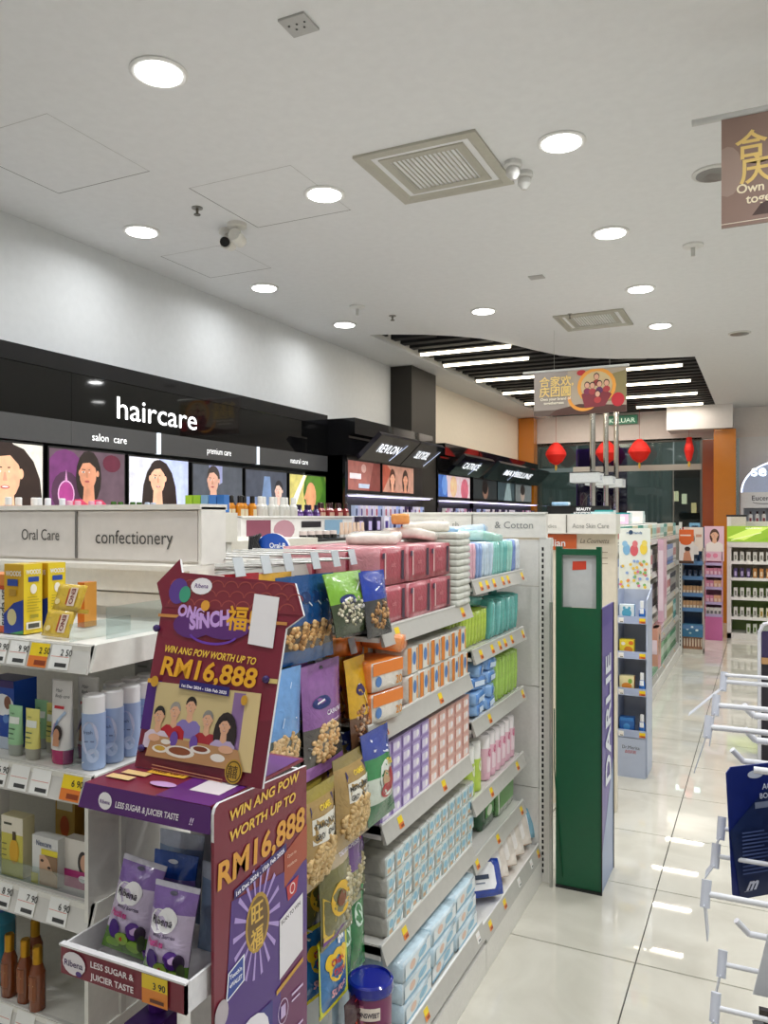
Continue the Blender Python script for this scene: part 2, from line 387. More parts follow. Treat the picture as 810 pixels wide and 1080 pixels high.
pprint(t, frame((0, -.005, 0), (1, 0, 0), (0, 0, 1)), [('rect', -.2, 1.0, -.02, 1.45, '#9FC4E8'), ('rect', -.16, 1.05, -.05, 1.4, '#1E2C44'), ('rect', -.13, 1.1, -.08, 1.32, '#D7E6F5')], name='lit_screen', emit=1.5)
t = thing('green_fascia_sign', 'small green lit sign with pale capitals across the mall', 'sign', (-1.9, FY-.1, 3.0))
m = MB(t); m.box(-2.25, -1.80, FY-.08, FY-.02, 3.04, 3.18, M('#2C8C6C', 'satin')); m.obj('board')
pprint(t, frame((-.32, .015, 0), (1, 0, 0), (0, 0, 1)), [T('KELUAR', -.01, .065, .10, '#CFEFDF', bold=.01, w=.40)], name='lettering', emit=.4)
m = MB(); m.box(-.30, 1.2, 12.9, FY-.002, 2.1, 2.13, white); 
# lanterns
for i, (x, lab) in enumerate(((-3.03, 'red paper lantern hanging left of the purple panel'), (-2.23, 'red paper lantern partly hidden behind the chrome poles'), (-1.73, 'red paper lantern just right of the chrome poles'), (-1.01, 'narrow red lantern in front of the glass doors on the right'))):
    t = thing('paper_lantern', lab, 'lantern', (x, 12.75, 2.4), group='red lanterns in front of the far glass')
    rr = .17 if i < 3 else .07
    m = MB(t, False); m.lathe((0, 0, 0), [(.03, 0), (rr*.62, .05), (rr, .16), (rr*.95, .21), (rr*.6, .30), (.04, .36)], M('#C91F16', 'matte', .25), 16); m.obj('shade')
    m = MB(t, False); m.lathe((0, 0, -.09), [(.012, 0), (.02, .05), (.01, .09)], M('#E8C24A'), 8); m.obj('tassel')
    m = MB(t, False); m.tube((0, 0, .36), (0, 0, CEIL-2.4-.002 if x > -.9 else CEIL+.0-2.4), .0025, M('#B03A2E'), 5); m.obj('cord')

# ------------------------------------------------------------------ ceiling fittings
trim = M('#E8E8E6', 'satin'); glow = M('#FFFDF8', 'matte', 9.0)
def downlight():
    t = thing('recessed_downlight', '', 'ceiling light')
    m = MB(t, False); m.lathe((0, 0, 0), [(.105, 0), (.107, -.006), (.098, -.011), (.086, -.009)], trim, 28); m.obj('trim_ring')
    m = MB(t, False); m.lathe((0, 0, 0), [(.084, -.004), (.084, -.012), (.06, -.0135)], glow, 28); m.obj('diffuser'); return t
DL = Stock(downlight)
names = {(-3.235, 2.28): 'nearest the left wall, above the large dark wall header', (-3.235, 3.504): 'near the left wall beside the dome cameras', (-3.235, 4.748): 'by the wall left of the dark slats', (-3.235, 5.956): 'smallest along the left wall next to the slatted recess'}
NM = [(-2.02, 2.278, 'large round lit downlight at the upper left of the ceiling'), (-2.02, 3.504, 'round lit downlight left of the square air vent'),
      (-3.235, 3.504, 'round lit downlight near the left wall below a faint access panel'), (-3.235, 4.748, 'round lit downlight over the left wall beside the dome cameras'),
      (-3.235, 5.956, 'small round lit downlight in front of the left end of the slats'), (-.80, 3.468, 'large round lit downlight right of the twin smoke sensors'),
      (-.80, 4.699, 'round lit downlight between the near sensor and hanging banner, second in its row'), (-.80, 5.95, 'round lit downlight above the far air vent, third in its row'),
      (-.80, 7.166, 'small round lit downlight farthest in the right row'), (-2.02, 6.045, 'small round lit downlight in front of the curved recess edge')]
for x, y in LIGHTS:
    lab = [l for a, b, l in NM if (a, b) == (x, y)]
    if lab: DL.put((x, y, CEIL), 0, lab[0], 'recessed downlights')
    else:
        rown = {-3.235: 'left wall row', -2.02: 'row above the end cap', -.80: 'row above the aisle', .42: 'row just right of the aisle', 1.64: 'row farthest right'}[x]; same = sorted(q for p_, q in LIGHTS if p_ == x); DL.put((x, y, CEIL), 0, 'downlight outside the picture, %s, %s from the back' % (rown, ORD[same.index(y)]), 'downlights around and behind the viewer')
def vent(x, y, lab, s=.59):
    t = thing('ceiling_vent', lab, 'air vent', (x, y, CEIL), .0)
    fm = M('#B9B6A9', 'satin'); h = s/2
    m = MB(t, False)
    def fr_ring(a, b, z0, z1, mm):
        P = lambda q, z: [V(-q, -q, z), V(q, -q, z), V(q, q, z), V(-q, q, z)]
        m.add(P(a, z0)+P(b, z1), [(i, (i+1) % 4, 4+(i+1) % 4, 4+i) for i in range(4)], mm)
    fr_ring(h, h, 0, -.012, fm); fr_ring(h, h*.86, -.012, -.014, fm); fr_ring(h*.86, h*.72, -.014, .02, fm); fr_ring(h*.72, h*.70, .02, -.006, fm)
    fr_ring(h*.70, h*.56, -.006, -.004, fm); m.obj('frame')
    m = MB(t, False); m.box(-h*.7, h*.7, -h*.7, h*.7, .018, .02, M('#1C1C1C')); m.obj('backing')
    for i in range(15):
        m = MB(t, False); xx = -h*.56+h*1.12*(i+.5)/15
        m.add([V(xx-.004, -h*.56, -.006), V(xx-.001, -h*.56, -.006), V(xx+.003, -h*.56, .015), V(xx, -h*.56, .015), V(xx-.004, h*.56, -.006), V(xx-.001, h*.56, -.006), V(xx+.003, h*.56, .015), V(xx, h*.56, .015)],
              [(0, 1, 5, 4), (1, 2, 6, 5), (2, 3, 7, 6), (3, 0, 4, 7), (0, 3, 2, 1), (4, 5, 6, 7)], fm); m.obj('slat')
    return t
vent(-1.40, 3.49, 'square beige air vent with slats near the middle of the ceiling')
vent(-1.28, 6.73, 'square air vent above the far hanging banner', .56)
def at(u, v, z):
    a = (u-405)/833; s_, c_ = math.sin(math.radians(25.65)), math.cos(math.radians(25.65)); t_ = (z-EYE)*833/(545-v); return ((-s_+c_*a)*t_, (c_+s_*a)*t_, z)
# square blank plate
x, y, z = at(315, 25, CEIL); t = thing('ceiling_plate', 'small square grey perforated plate at the top of the picture', 'ceiling plate', (x, y, CEIL))
m = MB(t, False); m.box(-.05, .05, -.05, .05, -.008, 0, M('#B4B4B2', 'satin')); m.obj('plate')
m = MB(t, False)
for i in range(5):
    m.lathe((-.03+.015*i, .02*((i % 2)*2-1)*.6, -.01), [(.004, 0), (.004, .002)], M('#4A4A4A'), 8)
m.obj('hole')
# smoke sensors, sprinklers, speakers, cameras
def sensor(u, v, lab, sc=1):
    x, y, z = at(u, v, CEIL); t = thing('smoke_sensor', lab, 'smoke detector', (x, y, CEIL))
    m = MB(t, False); m.lathe((0, 0, 0), [(.04*sc, 0), (.042*sc, -.02), (.036*sc, -.028)], M('#DDDDDA', 'satin'), 18); m.obj('base')
    m = MB(t, False); m.lathe((0, 0, -.027), [(.028*sc, 0), (.032*sc, -.012), (.032*sc, -.03), (.02*sc, -.045), (.012*sc, -.055)], M('#D2D2CF', 'satin'), 18); m.obj('head')
sensor(541, 171, 'round white ceiling sensor, left of the pair right of the vent'); sensor(553, 182, 'round white ceiling sensor, right of the pair right of the vent')
def sprinkler(u, v, lab, k=1):
    x, y, z = at(u, v, CEIL); t = thing('sprinkler_head', lab, 'sprinkler', (x, y, CEIL))
    m = MB(t, False); m.lathe((0, 0, 0), [(.03*k, 0), (.03*k, -.005)], M('#9C9A94', 'metal'), 14); m.obj('collar')
    m = MB(t, False); m.lathe((0, 0, -.004), [(.008*k, 0), (.006*k, -.03), (.018*k, -.032), (.018*k, -.036)], M('#6A655C', 'metal'), 10); m.obj('deflector')
sprinkler(208, 219, 'small dark sprinkler head left of the dome cameras'); sprinkler(414, 333, 'dark sprinkler head in front of the slatted recess'); sprinkler(601, 331, 'small sprinkler head above the far vent, right of it', .6)
def speaker(u, v, lab, r=.1):
    x, y, z = at(u, v, CEIL); t = thing('ceiling_speaker', lab, 'ceiling speaker', (x, y, CEIL))
    m = MB(t, False); m.lathe((0, 0, 0), [(r, 0), (r, -.008), (r*.85, -.012)], M('#DAD9D5', 'satin'), 24); m.obj('ring')
    m = MB(t, False); m.lathe((0, 0, -.008), [(r*.82, 0), (r*.82, -.006), (r*.4, -.009)], M('#9A9A99', 'metal'), 24); m.obj('grille')
speaker(753, 182, 'round ceiling speaker partly behind the near banner', .1); speaker(780, 351, 'round ceiling speaker at the right, beyond the near banner', .095)
def dome(u, v, lab, dx, dy):
    x, y, z = at(u, v, CEIL); t = thing('dome_camera', lab, 'security camera', (x, y, CEIL))
    m = MB(t, False); m.lathe((0, 0, 0), [(.055, 0), (.055, -.02), (.03, -.028)], M('#D8D6CF', 'satin'), 18); m.obj('mount')
    m = MB(t, False); m.tube((0, 0, -.02), (dx*.03, dy*.03, -.055), .016, M('#D8D6CF', 'satin'), 10); m.tube((-dx*.04, -dy*.04, -.07), (dx*.05, dy*.05, -.085), .036, M('#E3E1DA', 'satin'), 14); m.obj('body')
    m = MB(t, False); m.tube((dx*.045, dy*.045, -.083), (dx*.062, dy*.062, -.088), .028, M('#08090A', 'blackglass'), 14); m.obj('lens')
dome(241, 243, 'white bullet camera with black lens, left of the pair', .3, -1); dome(250, 236, 'white bullet camera pointing away, right of the pair', -.2, 1)
def small(u, v, lab, name, cat):
    x, y, z = at(u, v, CEIL); t = thing(name, lab, cat, (x, y, CEIL))
    m = MB(t, False); m.lathe((0, 0, 0), [(.06, 0), (.06, -.012), (.03, -.02)], M('#E2E2DF', 'satin'), 20); m.obj('base')
    m = MB(t, False); m.tube((0, 0, -.015), (0, 0, -.07), .012, M('#CFCFCC', 'satin'), 10); m.obj('stem')
small(731, 258, 'white round ceiling fitting with a short stem, left of the near banner', 'motion_sensor', 'sensor')
small(377, 323, 'small white ceiling fitting left of the slatted recess', 'motion_sensor', 'sensor')
x, y, z = at(566, 292, CEIL); m = MB(); m.box(x-.05, x+.05, y-.04, y+.04, CEIL-.006, CEIL, M('#B5B4B2', 'satin')); tag(m.obj('cover_plate'), 'small grey rectangular plate between the vents', 'cover plate')
# access panels
for i, (pts, lab) in enumerate((([at(62, 204, CEIL), at(124, 191, CEIL)], 'faint square access panel at the far left of the ceiling'), ([at(272, 240, CEIL), at(330, 230, CEIL)], 'faint square access panel beside the bullet cameras'), ([at(222, 293, CEIL), at(268, 287, CEIL)], 'faint square access panel just above the left wall'))):
    (xa, ya, _), (xb, yb, _) = pts; s_ = .6 if i != 2 else .5
    t = thing('access_panel', lab, 'access panel', (xa, ya, CEIL), group='ceiling access panels')
    m = MB(t, False); m.box(0, s_, -.004, 0, -.0012, .001, M('#6E6D6B')); m.box(0, .004, -s_, 0, -.0012, .001, M('#6E6D6B')); m.box(s_-.002, s_, -s_, 0, -.001, .001, M('#B9B8B6')); m.box(0, s_, -s_, -s_+.002, -.001, .001, M('#B9B8B6')); m.obj('gap'); m = MB(t, False); m.box(.004, s_-.002, -s_+.002, -.004, -.0008, .0, ceil_m); m.obj('panel')

# ------------------------------------------------------------------ banners
def banner(x, y, z, wd, h, lab, full, rz=0):
    t = thing('hanging_banner', lab, 'banner', (x, y, z), rz)
    m = MB(t, False); m.box(0, wd, -.004, .004, 0, h, M('#8E7F76', 'print')); m.obj('sheet')
    m = MB(t, False); m.tube((-.1, 0, h+.012), (wd+.02, 0, h+.012), .012, M('#C9C9C6', 'satin'), 10); m.obj('rod')
    for q in (.18, wd-.14):
        m = MB(t, False); m.tube((q, 0, h+.02), (q, 0, CEIL-z), .0012, M('#BDBDB8'), 5); m.obj('cord')
    g = '#E9C877'
    if full:
        sh = [('rect', 0, 0, wd, h, '#93887F'), ('rect', .30, .01, wd, h, '#A99A86'), ('rect', 0, 0, .25, .05, '#5A4A40'), ('poly', [(.13, .0), (.8, 0), (.8, .06), (.4, .09), (.2, .05)], '#4C2E24'), ('ell', .42, .36, .04, .025, '#B5222A'),
              ('poly', [(.62, .1), (.8, .1), (.8, .36), (.66, .33)], '#8A7D52'),
              ('ell', .55, .25, .135, .14, '#C9B184'), ('ring', .55, .235, .165, .16, .03, '#E39A3C'), ('ring', .44, .15, .14, .125, .028, '#E0963A', PI*.98, PI*1.95),
              ('poly', [(.42, .17), (.5, .21), (.62, .2), (.68, .16), (.62, .06), (.45, .05)], '#7C2A33'), ('ell', .73, .11, .055, .06, '#B8222E')]
        for fx, fy, fs, tp in ((.55, .32, .05, '#8C2F2F'), (.47, .25, .05, '#7D2A49'), (.515, .245, .05, '#A33338'), (.575, .255, .05, '#5C2C58'), (.635, .26, .05, '#A7373A'), (.56, .17, .05, '#B23A3A')):
            sh += [('ell', fx, fy, fs*.5, fs*.6, '#2A1A16'), ('ell', fx, fy-.004, fs*.4, fs*.48, '#D8A489'), ('ell', fx, fy-.055, fs*.62, fs*.55, tp)]
        sh += [T('合家欢,', .05, .265, .095, g, bold=.018), T('庆团圆', .05, .175, .095, g, bold=.018), T('Own your brand of', .06, .135, .034, '#F1E7CF', bold=.02), T('togetherness', .09, .10, .034, '#F1E7CF', bold=.02)]
    else:
        sh = [('rect', 0, 0, wd, h, '#8F7569'), ('ell', .02, .2, .05, .09, '#A38C80'), ('poly', [(.10, .03), (.13, .07), (.2, .09), (.3, .12), (.8, .12), (.8, .03)], '#46302A'), ('poly', [(.24, .0), (.4, .1), (.8, .1), (.8, 0)], '#C59A86'),
              T('合家欢,', .045, .245, .105, g, bold=.02), T('庆团圆', .06, .155, .105, g, bold=.02), T('Own your brand of', .05, .115, .045, '#F4E6C6', bold=.02), T('togetherness', .08, .075, .045, '#F4E6C6', bold=.02),
              T('*Lorem'[:0], 0, 0, .01, g)]
        sh.pop()
        sh += [('line', .0, .012, .5, .016, .003, '#E8DCC8')]
    f0 = frame((0, -.004, 0), (1, 0, 0), (0, 0, 1))
    pprint(t, lambda a, b, k=0: f0(max(0, min(wd, a)), max(0, min(h, b)), k), sh)
banner(-1.85, 6.96, 2.455, .80, .385, 'banner with an orange ring around a family, hanging above the far chrome poles', True)
banner(-.136, 3.10, 2.60, .80, .39, 'brown banner with golden characters cut off by the right edge of the picture', False)

# ------------------------------------------------------------------ left wall: header, posters
blk = M('#0B0B0C', 'blackglass')
t = thing('wall_header', 'long glossy black header board over the backlit posters', 'sign board', (-3.45, 2.5, 1.9))
m = MB(t); m.box(WX, -3.45, -.6, 6.04, 2.36, 2.45, M('#17171A', 'blackglass')); m.obj('top_cornice')
for ya, yb in ((-.6, 1.3), (1.3, 3.2), (3.2, 6.04)):
    m = MB(t); m.box(WX, -3.46, ya+.001, yb-.001, 2.09, 2.36, blk); m.obj('panel')
for ya, yb in ((-.6, 1.3), (1.3, 3.18), (3.18, 3.86), (3.90, 4.95), (4.98, 6.02)):
    m = MB(t); m.box(WX, -3.44, ya+.001, yb-.001, 1.955, 2.088, M('#4B4B4C', 'satin')); m.obj('panel')
for y in (3.88, 4.965):
    m = MB(t); m.box(-3.46, -3.435, y-.014, y+.014, 1.955, 2.088, M('#DCE6F2', 'matte', 1.0)); m.obj('light_strip')
WF = lambda y, z, x=-3.46: frame((x+3.45, y-2.5, z-1.9), (0, 1, 0), (0, 0, 1), (1, 0, 0))
pprint(t, WF(3.54, 2.145), [T('haircare', 0, 0, .19, '#FFFFFF', bold=.0, w=.73)], name='lettering', lift=.004, emit=2.2)
for s_, y in (('salon  care', 3.33), ('premium care', 4.36), ('natural care', 5.42)):
    pprint(t, WF(y, 1.995, -3.44), [T(s_, 0, 0, .062, '#F4F4F4', bold=.0, w=.27)], name='lettering', emit=1.0)
def poster(ya, yb, z0, z1, lab, sh, x=-3.44, bg='#888888', e=.55, cat='poster'):
    t = thing('backlit_poster', lab, cat, (x, ya, z0))
    w_, h_ = yb-ya, z1-z0
    m = MB(t, False); m.box(-.06, -.002, .004, w_-.004, 0, h_, M('#131313', 'satin')); m.obj('frame')
    fr = frame((-.002, 0, 0), (0, 1, 0), (0, 0, 1), (1, 0, 0))
    def clip(v_, lo, hi): return max(lo, min(hi, v_))
    fr2 = lambda a, b, k=0: fr(clip(a, .012, w_-.012), clip(b, .01, h_-.01), k)
    pprint(t, fr2, [('rect', 0, 0, w_, h_, bg)]+sh, name='picture', emit=e)
f = face
poster(2.3, 3.0, 1.45, 1.945, 'backlit poster of a long-haired smiling woman at the left edge', [('poly', [(0, 0), (.7, 0), (.7, .5), (0, .5)], '#DAD6CC'), ('ell', .50, .2, .185, .28, '#2A1B15'), ('rect', .4, 0, .68, .2, '#2A1B15')]+f(.455, .33, .27, '#E2B08C', '#2A1B15', .2, '#E8E2DA'), bg='#DAD6CC')
poster(3.02, 3.595, 1.45, 1.94, 'backlit purple poster with an oil drop and a dark-haired woman', [('ell', .12, .28, .16, .2, '#6B3268'), ('ell', .125, .245, .1, .115, '#4A2A44'), ('ell', .125, .235, .055, .065, '#A03A80'), ('ring', .125, .235, .058, .075, .008, '#D8A8CC'), ('poly', [(.115, .3), (.125, .37), (.135, .3)], '#C088B4'), ('ell', .46, .42, .07, .05, '#5C1F33'), ('poly', [(.15, 0), (.25, .06), (.48, .1), (.57, .02), (.57, 0)], '#E27C9C')]+f(.285, .355, .18, '#C88A6C', '#241A16', .9, '#C23C5C', -1, False), bg='#5E4A55')
poster(3.61, 4.175, 1.45, 1.935, 'backlit pale poster of a smiling woman with long dark hair', [('rect', .28, 0, .56, .5, '#B9C4E8')]+[('ell', .28, .2, .16, .27, '#2A1E1A')]+f(.26, .35, .19, '#E4B595', '#2A1E1A', .2, '#2C2A30'), bg='#D4D4DC')
poster(4.2, 4.775, 1.45, 1.925, 'backlit grey poster of a woman looking down', [('poly', [(.14, .0), (.14, .2), (.45, .25), (.57, .1), (.57, 0)], '#23262C'), ('poly', [(.18, .48), (.22, .3), (.33, .35), (.33, .48)], '#8F93B8')]+f(.23, .36, .17, '#D3A48E', '#38302E', .3, '#20242C', -1, False), bg='#4B5059')
poster(4.8, 5.375, 1.45, 1.92, 'backlit dark poster with pale lettering and a woman in white', [('poly', [(.19, .12), (.25, .42), (.33, .42), (.37, .12)], '#6D84A8'), ('rect', .02, .2, .16, .26, '#6F80A6'), ('poly', [(0, 0), (0, .13), (.3, .02), (.57, .1), (.57, 0)], '#36394A')]+f(.45, .31, .14, '#D9B8A8', '#26262C', .5, '#D8D6D2', -1), bg='#434855')
poster(5.4, 6.0, 1.45, 1.915, 'backlit green and yellow poster of a profile with leafy green hair', [('rect', 0, 0, .3, .5, '#C9BE6E'), ('poly', [(0, .2), (.22, .48), (.26, .48), (.05, .12)], '#E5EEE2'), ('ell', .42, .32, .2, .2, '#3F6A24'), ('ell', .4, .36, .14, .13, '#557F2C'), ('ell', .34, .28, .085, .12, '#D79A6E'), ('poly', [(.26, .32), (.225, .26), (.27, .25)], '#D79A6E'), ('rect', .25, .0, .5, .15, '#5C1A1A')], bg='#73803A')
# =================================================================== MERCHANDISE BUILDERS (local coordinates, base centre at origin, front faces -y)
def softbox(m, sx, sy, sz, mf, ms=None, n=4, e=.25, z0=0, jit=0):
    """rounded, slightly inflated pack; mf = front/back material, ms = the rest"""
    ms = ms or mf; idx = {}; vs_ = []; rr = random.Random(int(sx*1e4)+int(sz*1e5))
    def vid(i, j, k):
        if (i, j, k) in idx: return idx[i, j, k]
        p = [2*i/n-1, 2*j/n-1, 2*k/n-1]; q = Vector(p); L_ = max(abs(c) for c in p)
        l4 = (sum(abs(c)**4 for c in p))**.25 or 1
        q = q*((1-e)+e*L_/l4*1.0)
        q = V(q.x*sx/2, q.y*sy/2, q.z*sz/2+sz/2+z0)+V(rr.uniform(-jit, jit), rr.uniform(-jit, jit), rr.uniform(-jit, jit)*(0 if k == 0 else 1))
        idx[i, j, k] = len(vs_); vs_.append(q); return idx[i, j, k]
    F = {0: [], 1: []}
    for a in range(n):
        for b in range(n):
            F[1] += [(vid(0, a, b), vid(0, a, b+1), vid(0, a+1, b+1), vid(0, a+1, b)), (vid(n, a, b), vid(n, a+1, b), vid(n, a+1, b+1), vid(n, a, b+1)),
                     (vid(a, b, 0), vid(a, b+1, 0), vid(a+1, b+1, 0), vid(a+1, b, 0)), (vid(a, b, n), vid(a+1, b, n), vid(a+1, b+1, n), vid(a, b+1, n))]
            F[0] += [(vid(a, 0, b), vid(a+1, 0, b), vid(a+1, 0, b+1), vid(a, 0, b+1)), (vid(a, n, b), vid(a, n, b+1), vid(a+1, n, b+1), vid(a+1, n, b))]
    k = len(m.v); m.v += vs_
    for g, mat in ((0, mf), (1, ms)):
        s_ = m.slot(mat)
        for f_ in F[g]: m.f.append([q+k for q in f_]); m.mi.append(s_); m.sm.append(True)
    return m
FR = lambda y, z=0: frame((0, y, z), (1, 0, 0), (0, 0, 1), (0, -1, 0))      # print on the -y face
FX = lambda x, z=0: frame((x, 0, z), (0, 1, 0), (0, 0, 1), (1, 0, 0))       # print on the +x face
def soft(name, cat, sx, sy, sz, cf, cs=None, prints=(), e=.25, kind='softpack', fin=None):
    def mk():
        t = thing(name, '', cat); m = MB(t, False)
        softbox(m, sx, sy, sz, M(cf, kind), M(cs or cf, kind), 4, e, 0, .0012); m.obj('wrapper')
        if prints: pprint(t, FR(-sy/2*(1-e*.0)-.0005), prints(sx, sz) if callable(prints) else prints)
        if fin:
            m = MB(t, False); m.box(-sx/2*.9, sx/2*.9, -sy*.5-.006, -sy*.5+.004, sz*.48, sz*.52, M(fin, kind)); m.obj('seam')
        return t
    return Stock(mk)
def carton(name, cat, sx, sy, sz, cf, cs=None, top=None, prints=(), sideprints=(), topprints=()):
    def mk():
        t = thing(name, '', cat); m = MB(t, False)
        a, b = sx/2, sy/2
        vs_ = [(x, y, z) for z in (0, sz) for y in (-b, b) for x in (-a, a)]
        m.add(vs_, [(0, 1, 5, 4), (2, 6, 7, 3)], M(cf, 'print')); m.add(vs_, [(0, 4, 6, 2), (1, 3, 7, 5)], M(cs or cf, 'print')); m.add(vs_, [(0, 2, 3, 1), (4, 5, 7, 6)], M(top or cf, 'print'))
        m.obj('carton')
        if prints: pprint(t, FR(-b), prints)
        if sideprints: pprint(t, FX(a), sideprints, name='side_print')
        if topprints: pprint(t, frame((0, 0, sz), (1, 0, 0), (0, 1, 0)), topprints, name='top_print')
        return t
    return Stock(mk)
def tub(name, cat, h, r, body, cap, caph=.3, neck=None, prints=None, kind='gloss', flat=False, capm='gloss', caplabel=None, n=16, sub=None):
    """bottle / can / jar ; flat = squeezed tube standing on its cap"""
    def mk():
        t = thing(name, '', cat); ch = h*caph; nk = neck or r
        m = MB(t, False)
        if flat:
            prof = [(r*.98, ch), (r, ch+.004), (r*.97, h*.6), (r*.95, h*.97), (r*.95, h)]
            k = len(m.v); nn = 16; rows = []
            for (q, z) in prof:
                f_ = max(.06, 1-(z-ch)/(h-ch)); rows.append([V(q*math.cos(2*PI*i/nn)*(1+.12*(1-f_)), q*.62*f_*math.sin(2*PI*i/nn), z) for i in range(nn)])
            vs_ = [p for rw in rows for p in rw]
            m.add(vs_, [(j*nn+i, j*nn+(i+1) % nn, (j+1)*nn+(i+1) % nn, (j+1)*nn+i) for j in range(len(prof)-1) for i in range(nn)]+[list(range((len(prof)-1)*nn, len(prof)*nn))], M(body, kind), True); m.obj('body')
            m = MB(t, False); m.lathe((0, 0, 0), [(r*.86, 0), (r*.9, ch*.1), (r*.96, ch)], M(cap, capm), n, 1, .64); o = m.obj('cap')
            fr = lambda a, b, k=0: V(a, -r*.62*max(.05, 1-(b-ch)/(h-ch))*math.sqrt(max(.02, 1-(a/r)**2))-k-.0004, b)
        else:
            m.lathe((0, 0, 0), [(r*.92, 0), (r, r*.12), (r, h-ch-.25*r-(.012 if nk < r else 0)), (nk, h-ch)], M(body, kind), n); m.obj('body')
            m = MB(t, False); m.lathe((0, 0, h-ch), [(nk*.97, 0), (nk*.97, ch*.9), (nk*.8, ch)], M(cap, capm), n); o = m.obj('cap')
            fr = lambda a, b, k=0: V((r+k)*math.sin(a/r), -(r+k)*math.cos(a/r), b)
        if caplabel: o['label'] = caplabel
        if prints: pprint(t, fr, prints)
        return t
    return Stock(mk)
def bag(name, w_, h_, d, zones, prints=(), window=None, nutcol='#C79A5E', nuts=40, cat='snack bag', nutr=.008, kind='film', long=1.0, lab=''):
    """pillow bag hanging from its top edge (origin at top centre). zones: [(t_top_fraction, colour)] from the top"""
    def surf(a, b, k=0):      # a: -w/2..w/2 ; b: 0 (top) .. -h
        s_ = max(-1, min(1, a/(w_/2))); t_ = max(0, min(1, -b/h_))
        g = max(0, math.sin(PI*min(1, max(0, (t_-.05)/.9)))) ** .6; f_ = max(0, 1-abs(s_)**2.4)
        wr = .0022*math.sin(23*t_*2+s_*5)*math.cos(s_*9+t_*7)*g
        return V(a*(1-.05*g), -(d*.5*f_*g)-wr*f_-k-.0008, b)
    def mk():
        t = thing(name, lab, cat); m = MB(t, False); nx, nz = 12, 18
        P = []; 
        for j in range(nz+1):
            for i in range(nx+1):
                P.append(surf(-w_/2+w_*i/nx, -h_*j/nz))
        B = [V(p.x, -p.y*.8+.0006, p.z) for p in P]; K = len(P); W1 = nx+1
        def zc(tt):
            for q, c in zones:
                if tt <= q: return c
            return zones[-1][1]
        for j in range(nz):
            mat = M(zc((j+.5)/nz), kind); s_ = m.slot(mat)
            for i in range(nx):
                k0 = j*W1+i
                m.f.append([k0, k0+W1, k0+W1+1, k0+1]); m.mi.append(s_); m.sm.append(True)
                m.f.append([K+k0, K+k0+1, K+k0+W1+1, K+k0+W1]); m.mi.append(s_); m.sm.append(True)
        m.v += P+B; m.obj('wrapper')
        fr = lambda a, b, k=0: surf(a, b, k)
        if window:
            cx, cz, rx, rz = window; q = MB(t, False); rr = random.Random(5)
            for i in range(nuts):
                an = rr.uniform(0, 2*PI); ra = math.sqrt(rr.random()); a, b = cx+rx*ra*math.cos(an), cz+rz*ra*math.sin(an)
                p = surf(a, b, -.001); c = nutcol if isinstance(nutcol, str) else rr.choice(nutcol)
                l_ = nutr*long*rr.uniform(.8, 1.2); th_ = rr.uniform(0, PI); nd = V(math.cos(th_)*l_, 0, math.sin(th_)*l_)
                if long > 1.3:
                    q.ball(p-nd*.5, (nutr*.8, nutr*.7, nutr*.8), M(c, 'nut'), 7, 4); q.ball(p+nd*.5, (nutr*.7, nutr*.65, nutr*.7), M(c, 'nut'), 7, 4); q.tube(p-nd*.5, p+nd*.5, nutr*.62, M(c, 'nut'), 7)
                else: q.ball(p, (l_, nutr*.7, nutr*.8), M(c, 'nut'), 7, 4)
            q.obj('nuts', kind='stuff')
        if prints: pprint(t, fr, prints, lift=.001)
        return t
    return Stock(mk)
def tagprint(a, b, kind_):
    if kind_ == 'promo': return [('rect', 0, b*.45, a, b, '#F2D31C'), ('rect', 0, 0, a, b*.45, '#E07A2B'), ('rect', a*.35, b*.08, a*.95, b*.28, '#8C3A12')]
    return [('rect', 0, 0, a, b, '#F1F1EE'), ('rect', a*.04, b*.5, a*.94, b*.52, '#D96A4A'), ('rect', a*.3, b*.1, a*.9, b*.26, '#3A3A3A')]
def price_tag(parent, fr, a, b, kind_='promo', num=None):
    """card 0.6 mm thick lying on fr"""
    m = MB(parent, False); m.prism([(0, 0), (a, 0), (a, b), (0, b)], lambda p, q, k=0: fr(p, q, k+.0004), .0006, M('#EFE9DC', 'card')); o = m.obj('price_tag')
    sh = tagprint(a, b, kind_)
    if num: sh += [T(num, a*.5, b*.56, b*.36, '#1E1E1E', bold=.01)]
    pprint(o, fr, sh, lift=.0012, step=.0002); return o
PT = {}
def tag_stock(a, b, kind_, num=None):
    k = (a, b, kind_, num)
    if k not in PT:
        PT[k] = (a, b, kind_, num)
    return PT[k]

# =================================================================== GONDOLA ONE (the long shelf unit along the aisle)
SH = M('#E4E2DB', 'powder'); SH2 = M('#D6D4CD', 'powder'); RAIL = M('#B9B7B0', 'satin')
g1 = thing('shelf_gondola', 'long white double shelf unit along the aisle filled with pads and tissues', 'shelf unit', (-1.3, 2.6, 0))
def G(m_, name, **k): return m_.obj(name, **k)
m = MB(g1); m.box(-1.34, -1.30, 1.32, 3.34, .0, 1.43, SH); G(m, 'back_panel')
m = MB(g1); m.box(-1.50, -1.24, 1.32, 3.34, 1.43, 1.45, SH); m.box(-1.50, -1.49, 1.32, 3.34, 1.38, 1.43, SH); G(m, 'top_cap')
for ya, yb in ((1.30, 2.58), (2.583, 3.34)):
    m = MB(g1); m.box(-1.30, -.852, ya, yb, .0, .10, SH); G(m, 'kick_plate')
m = MB(g1); m.box(-1.30, -1.27, 1.84, 1.87, .0, 1.43, SH2); G(m, 'upright')
m = MB(g1); m.box(-1.30, -1.27, 2.565, 2.59, .0, 1.43, SH2); G(m, 'upright')
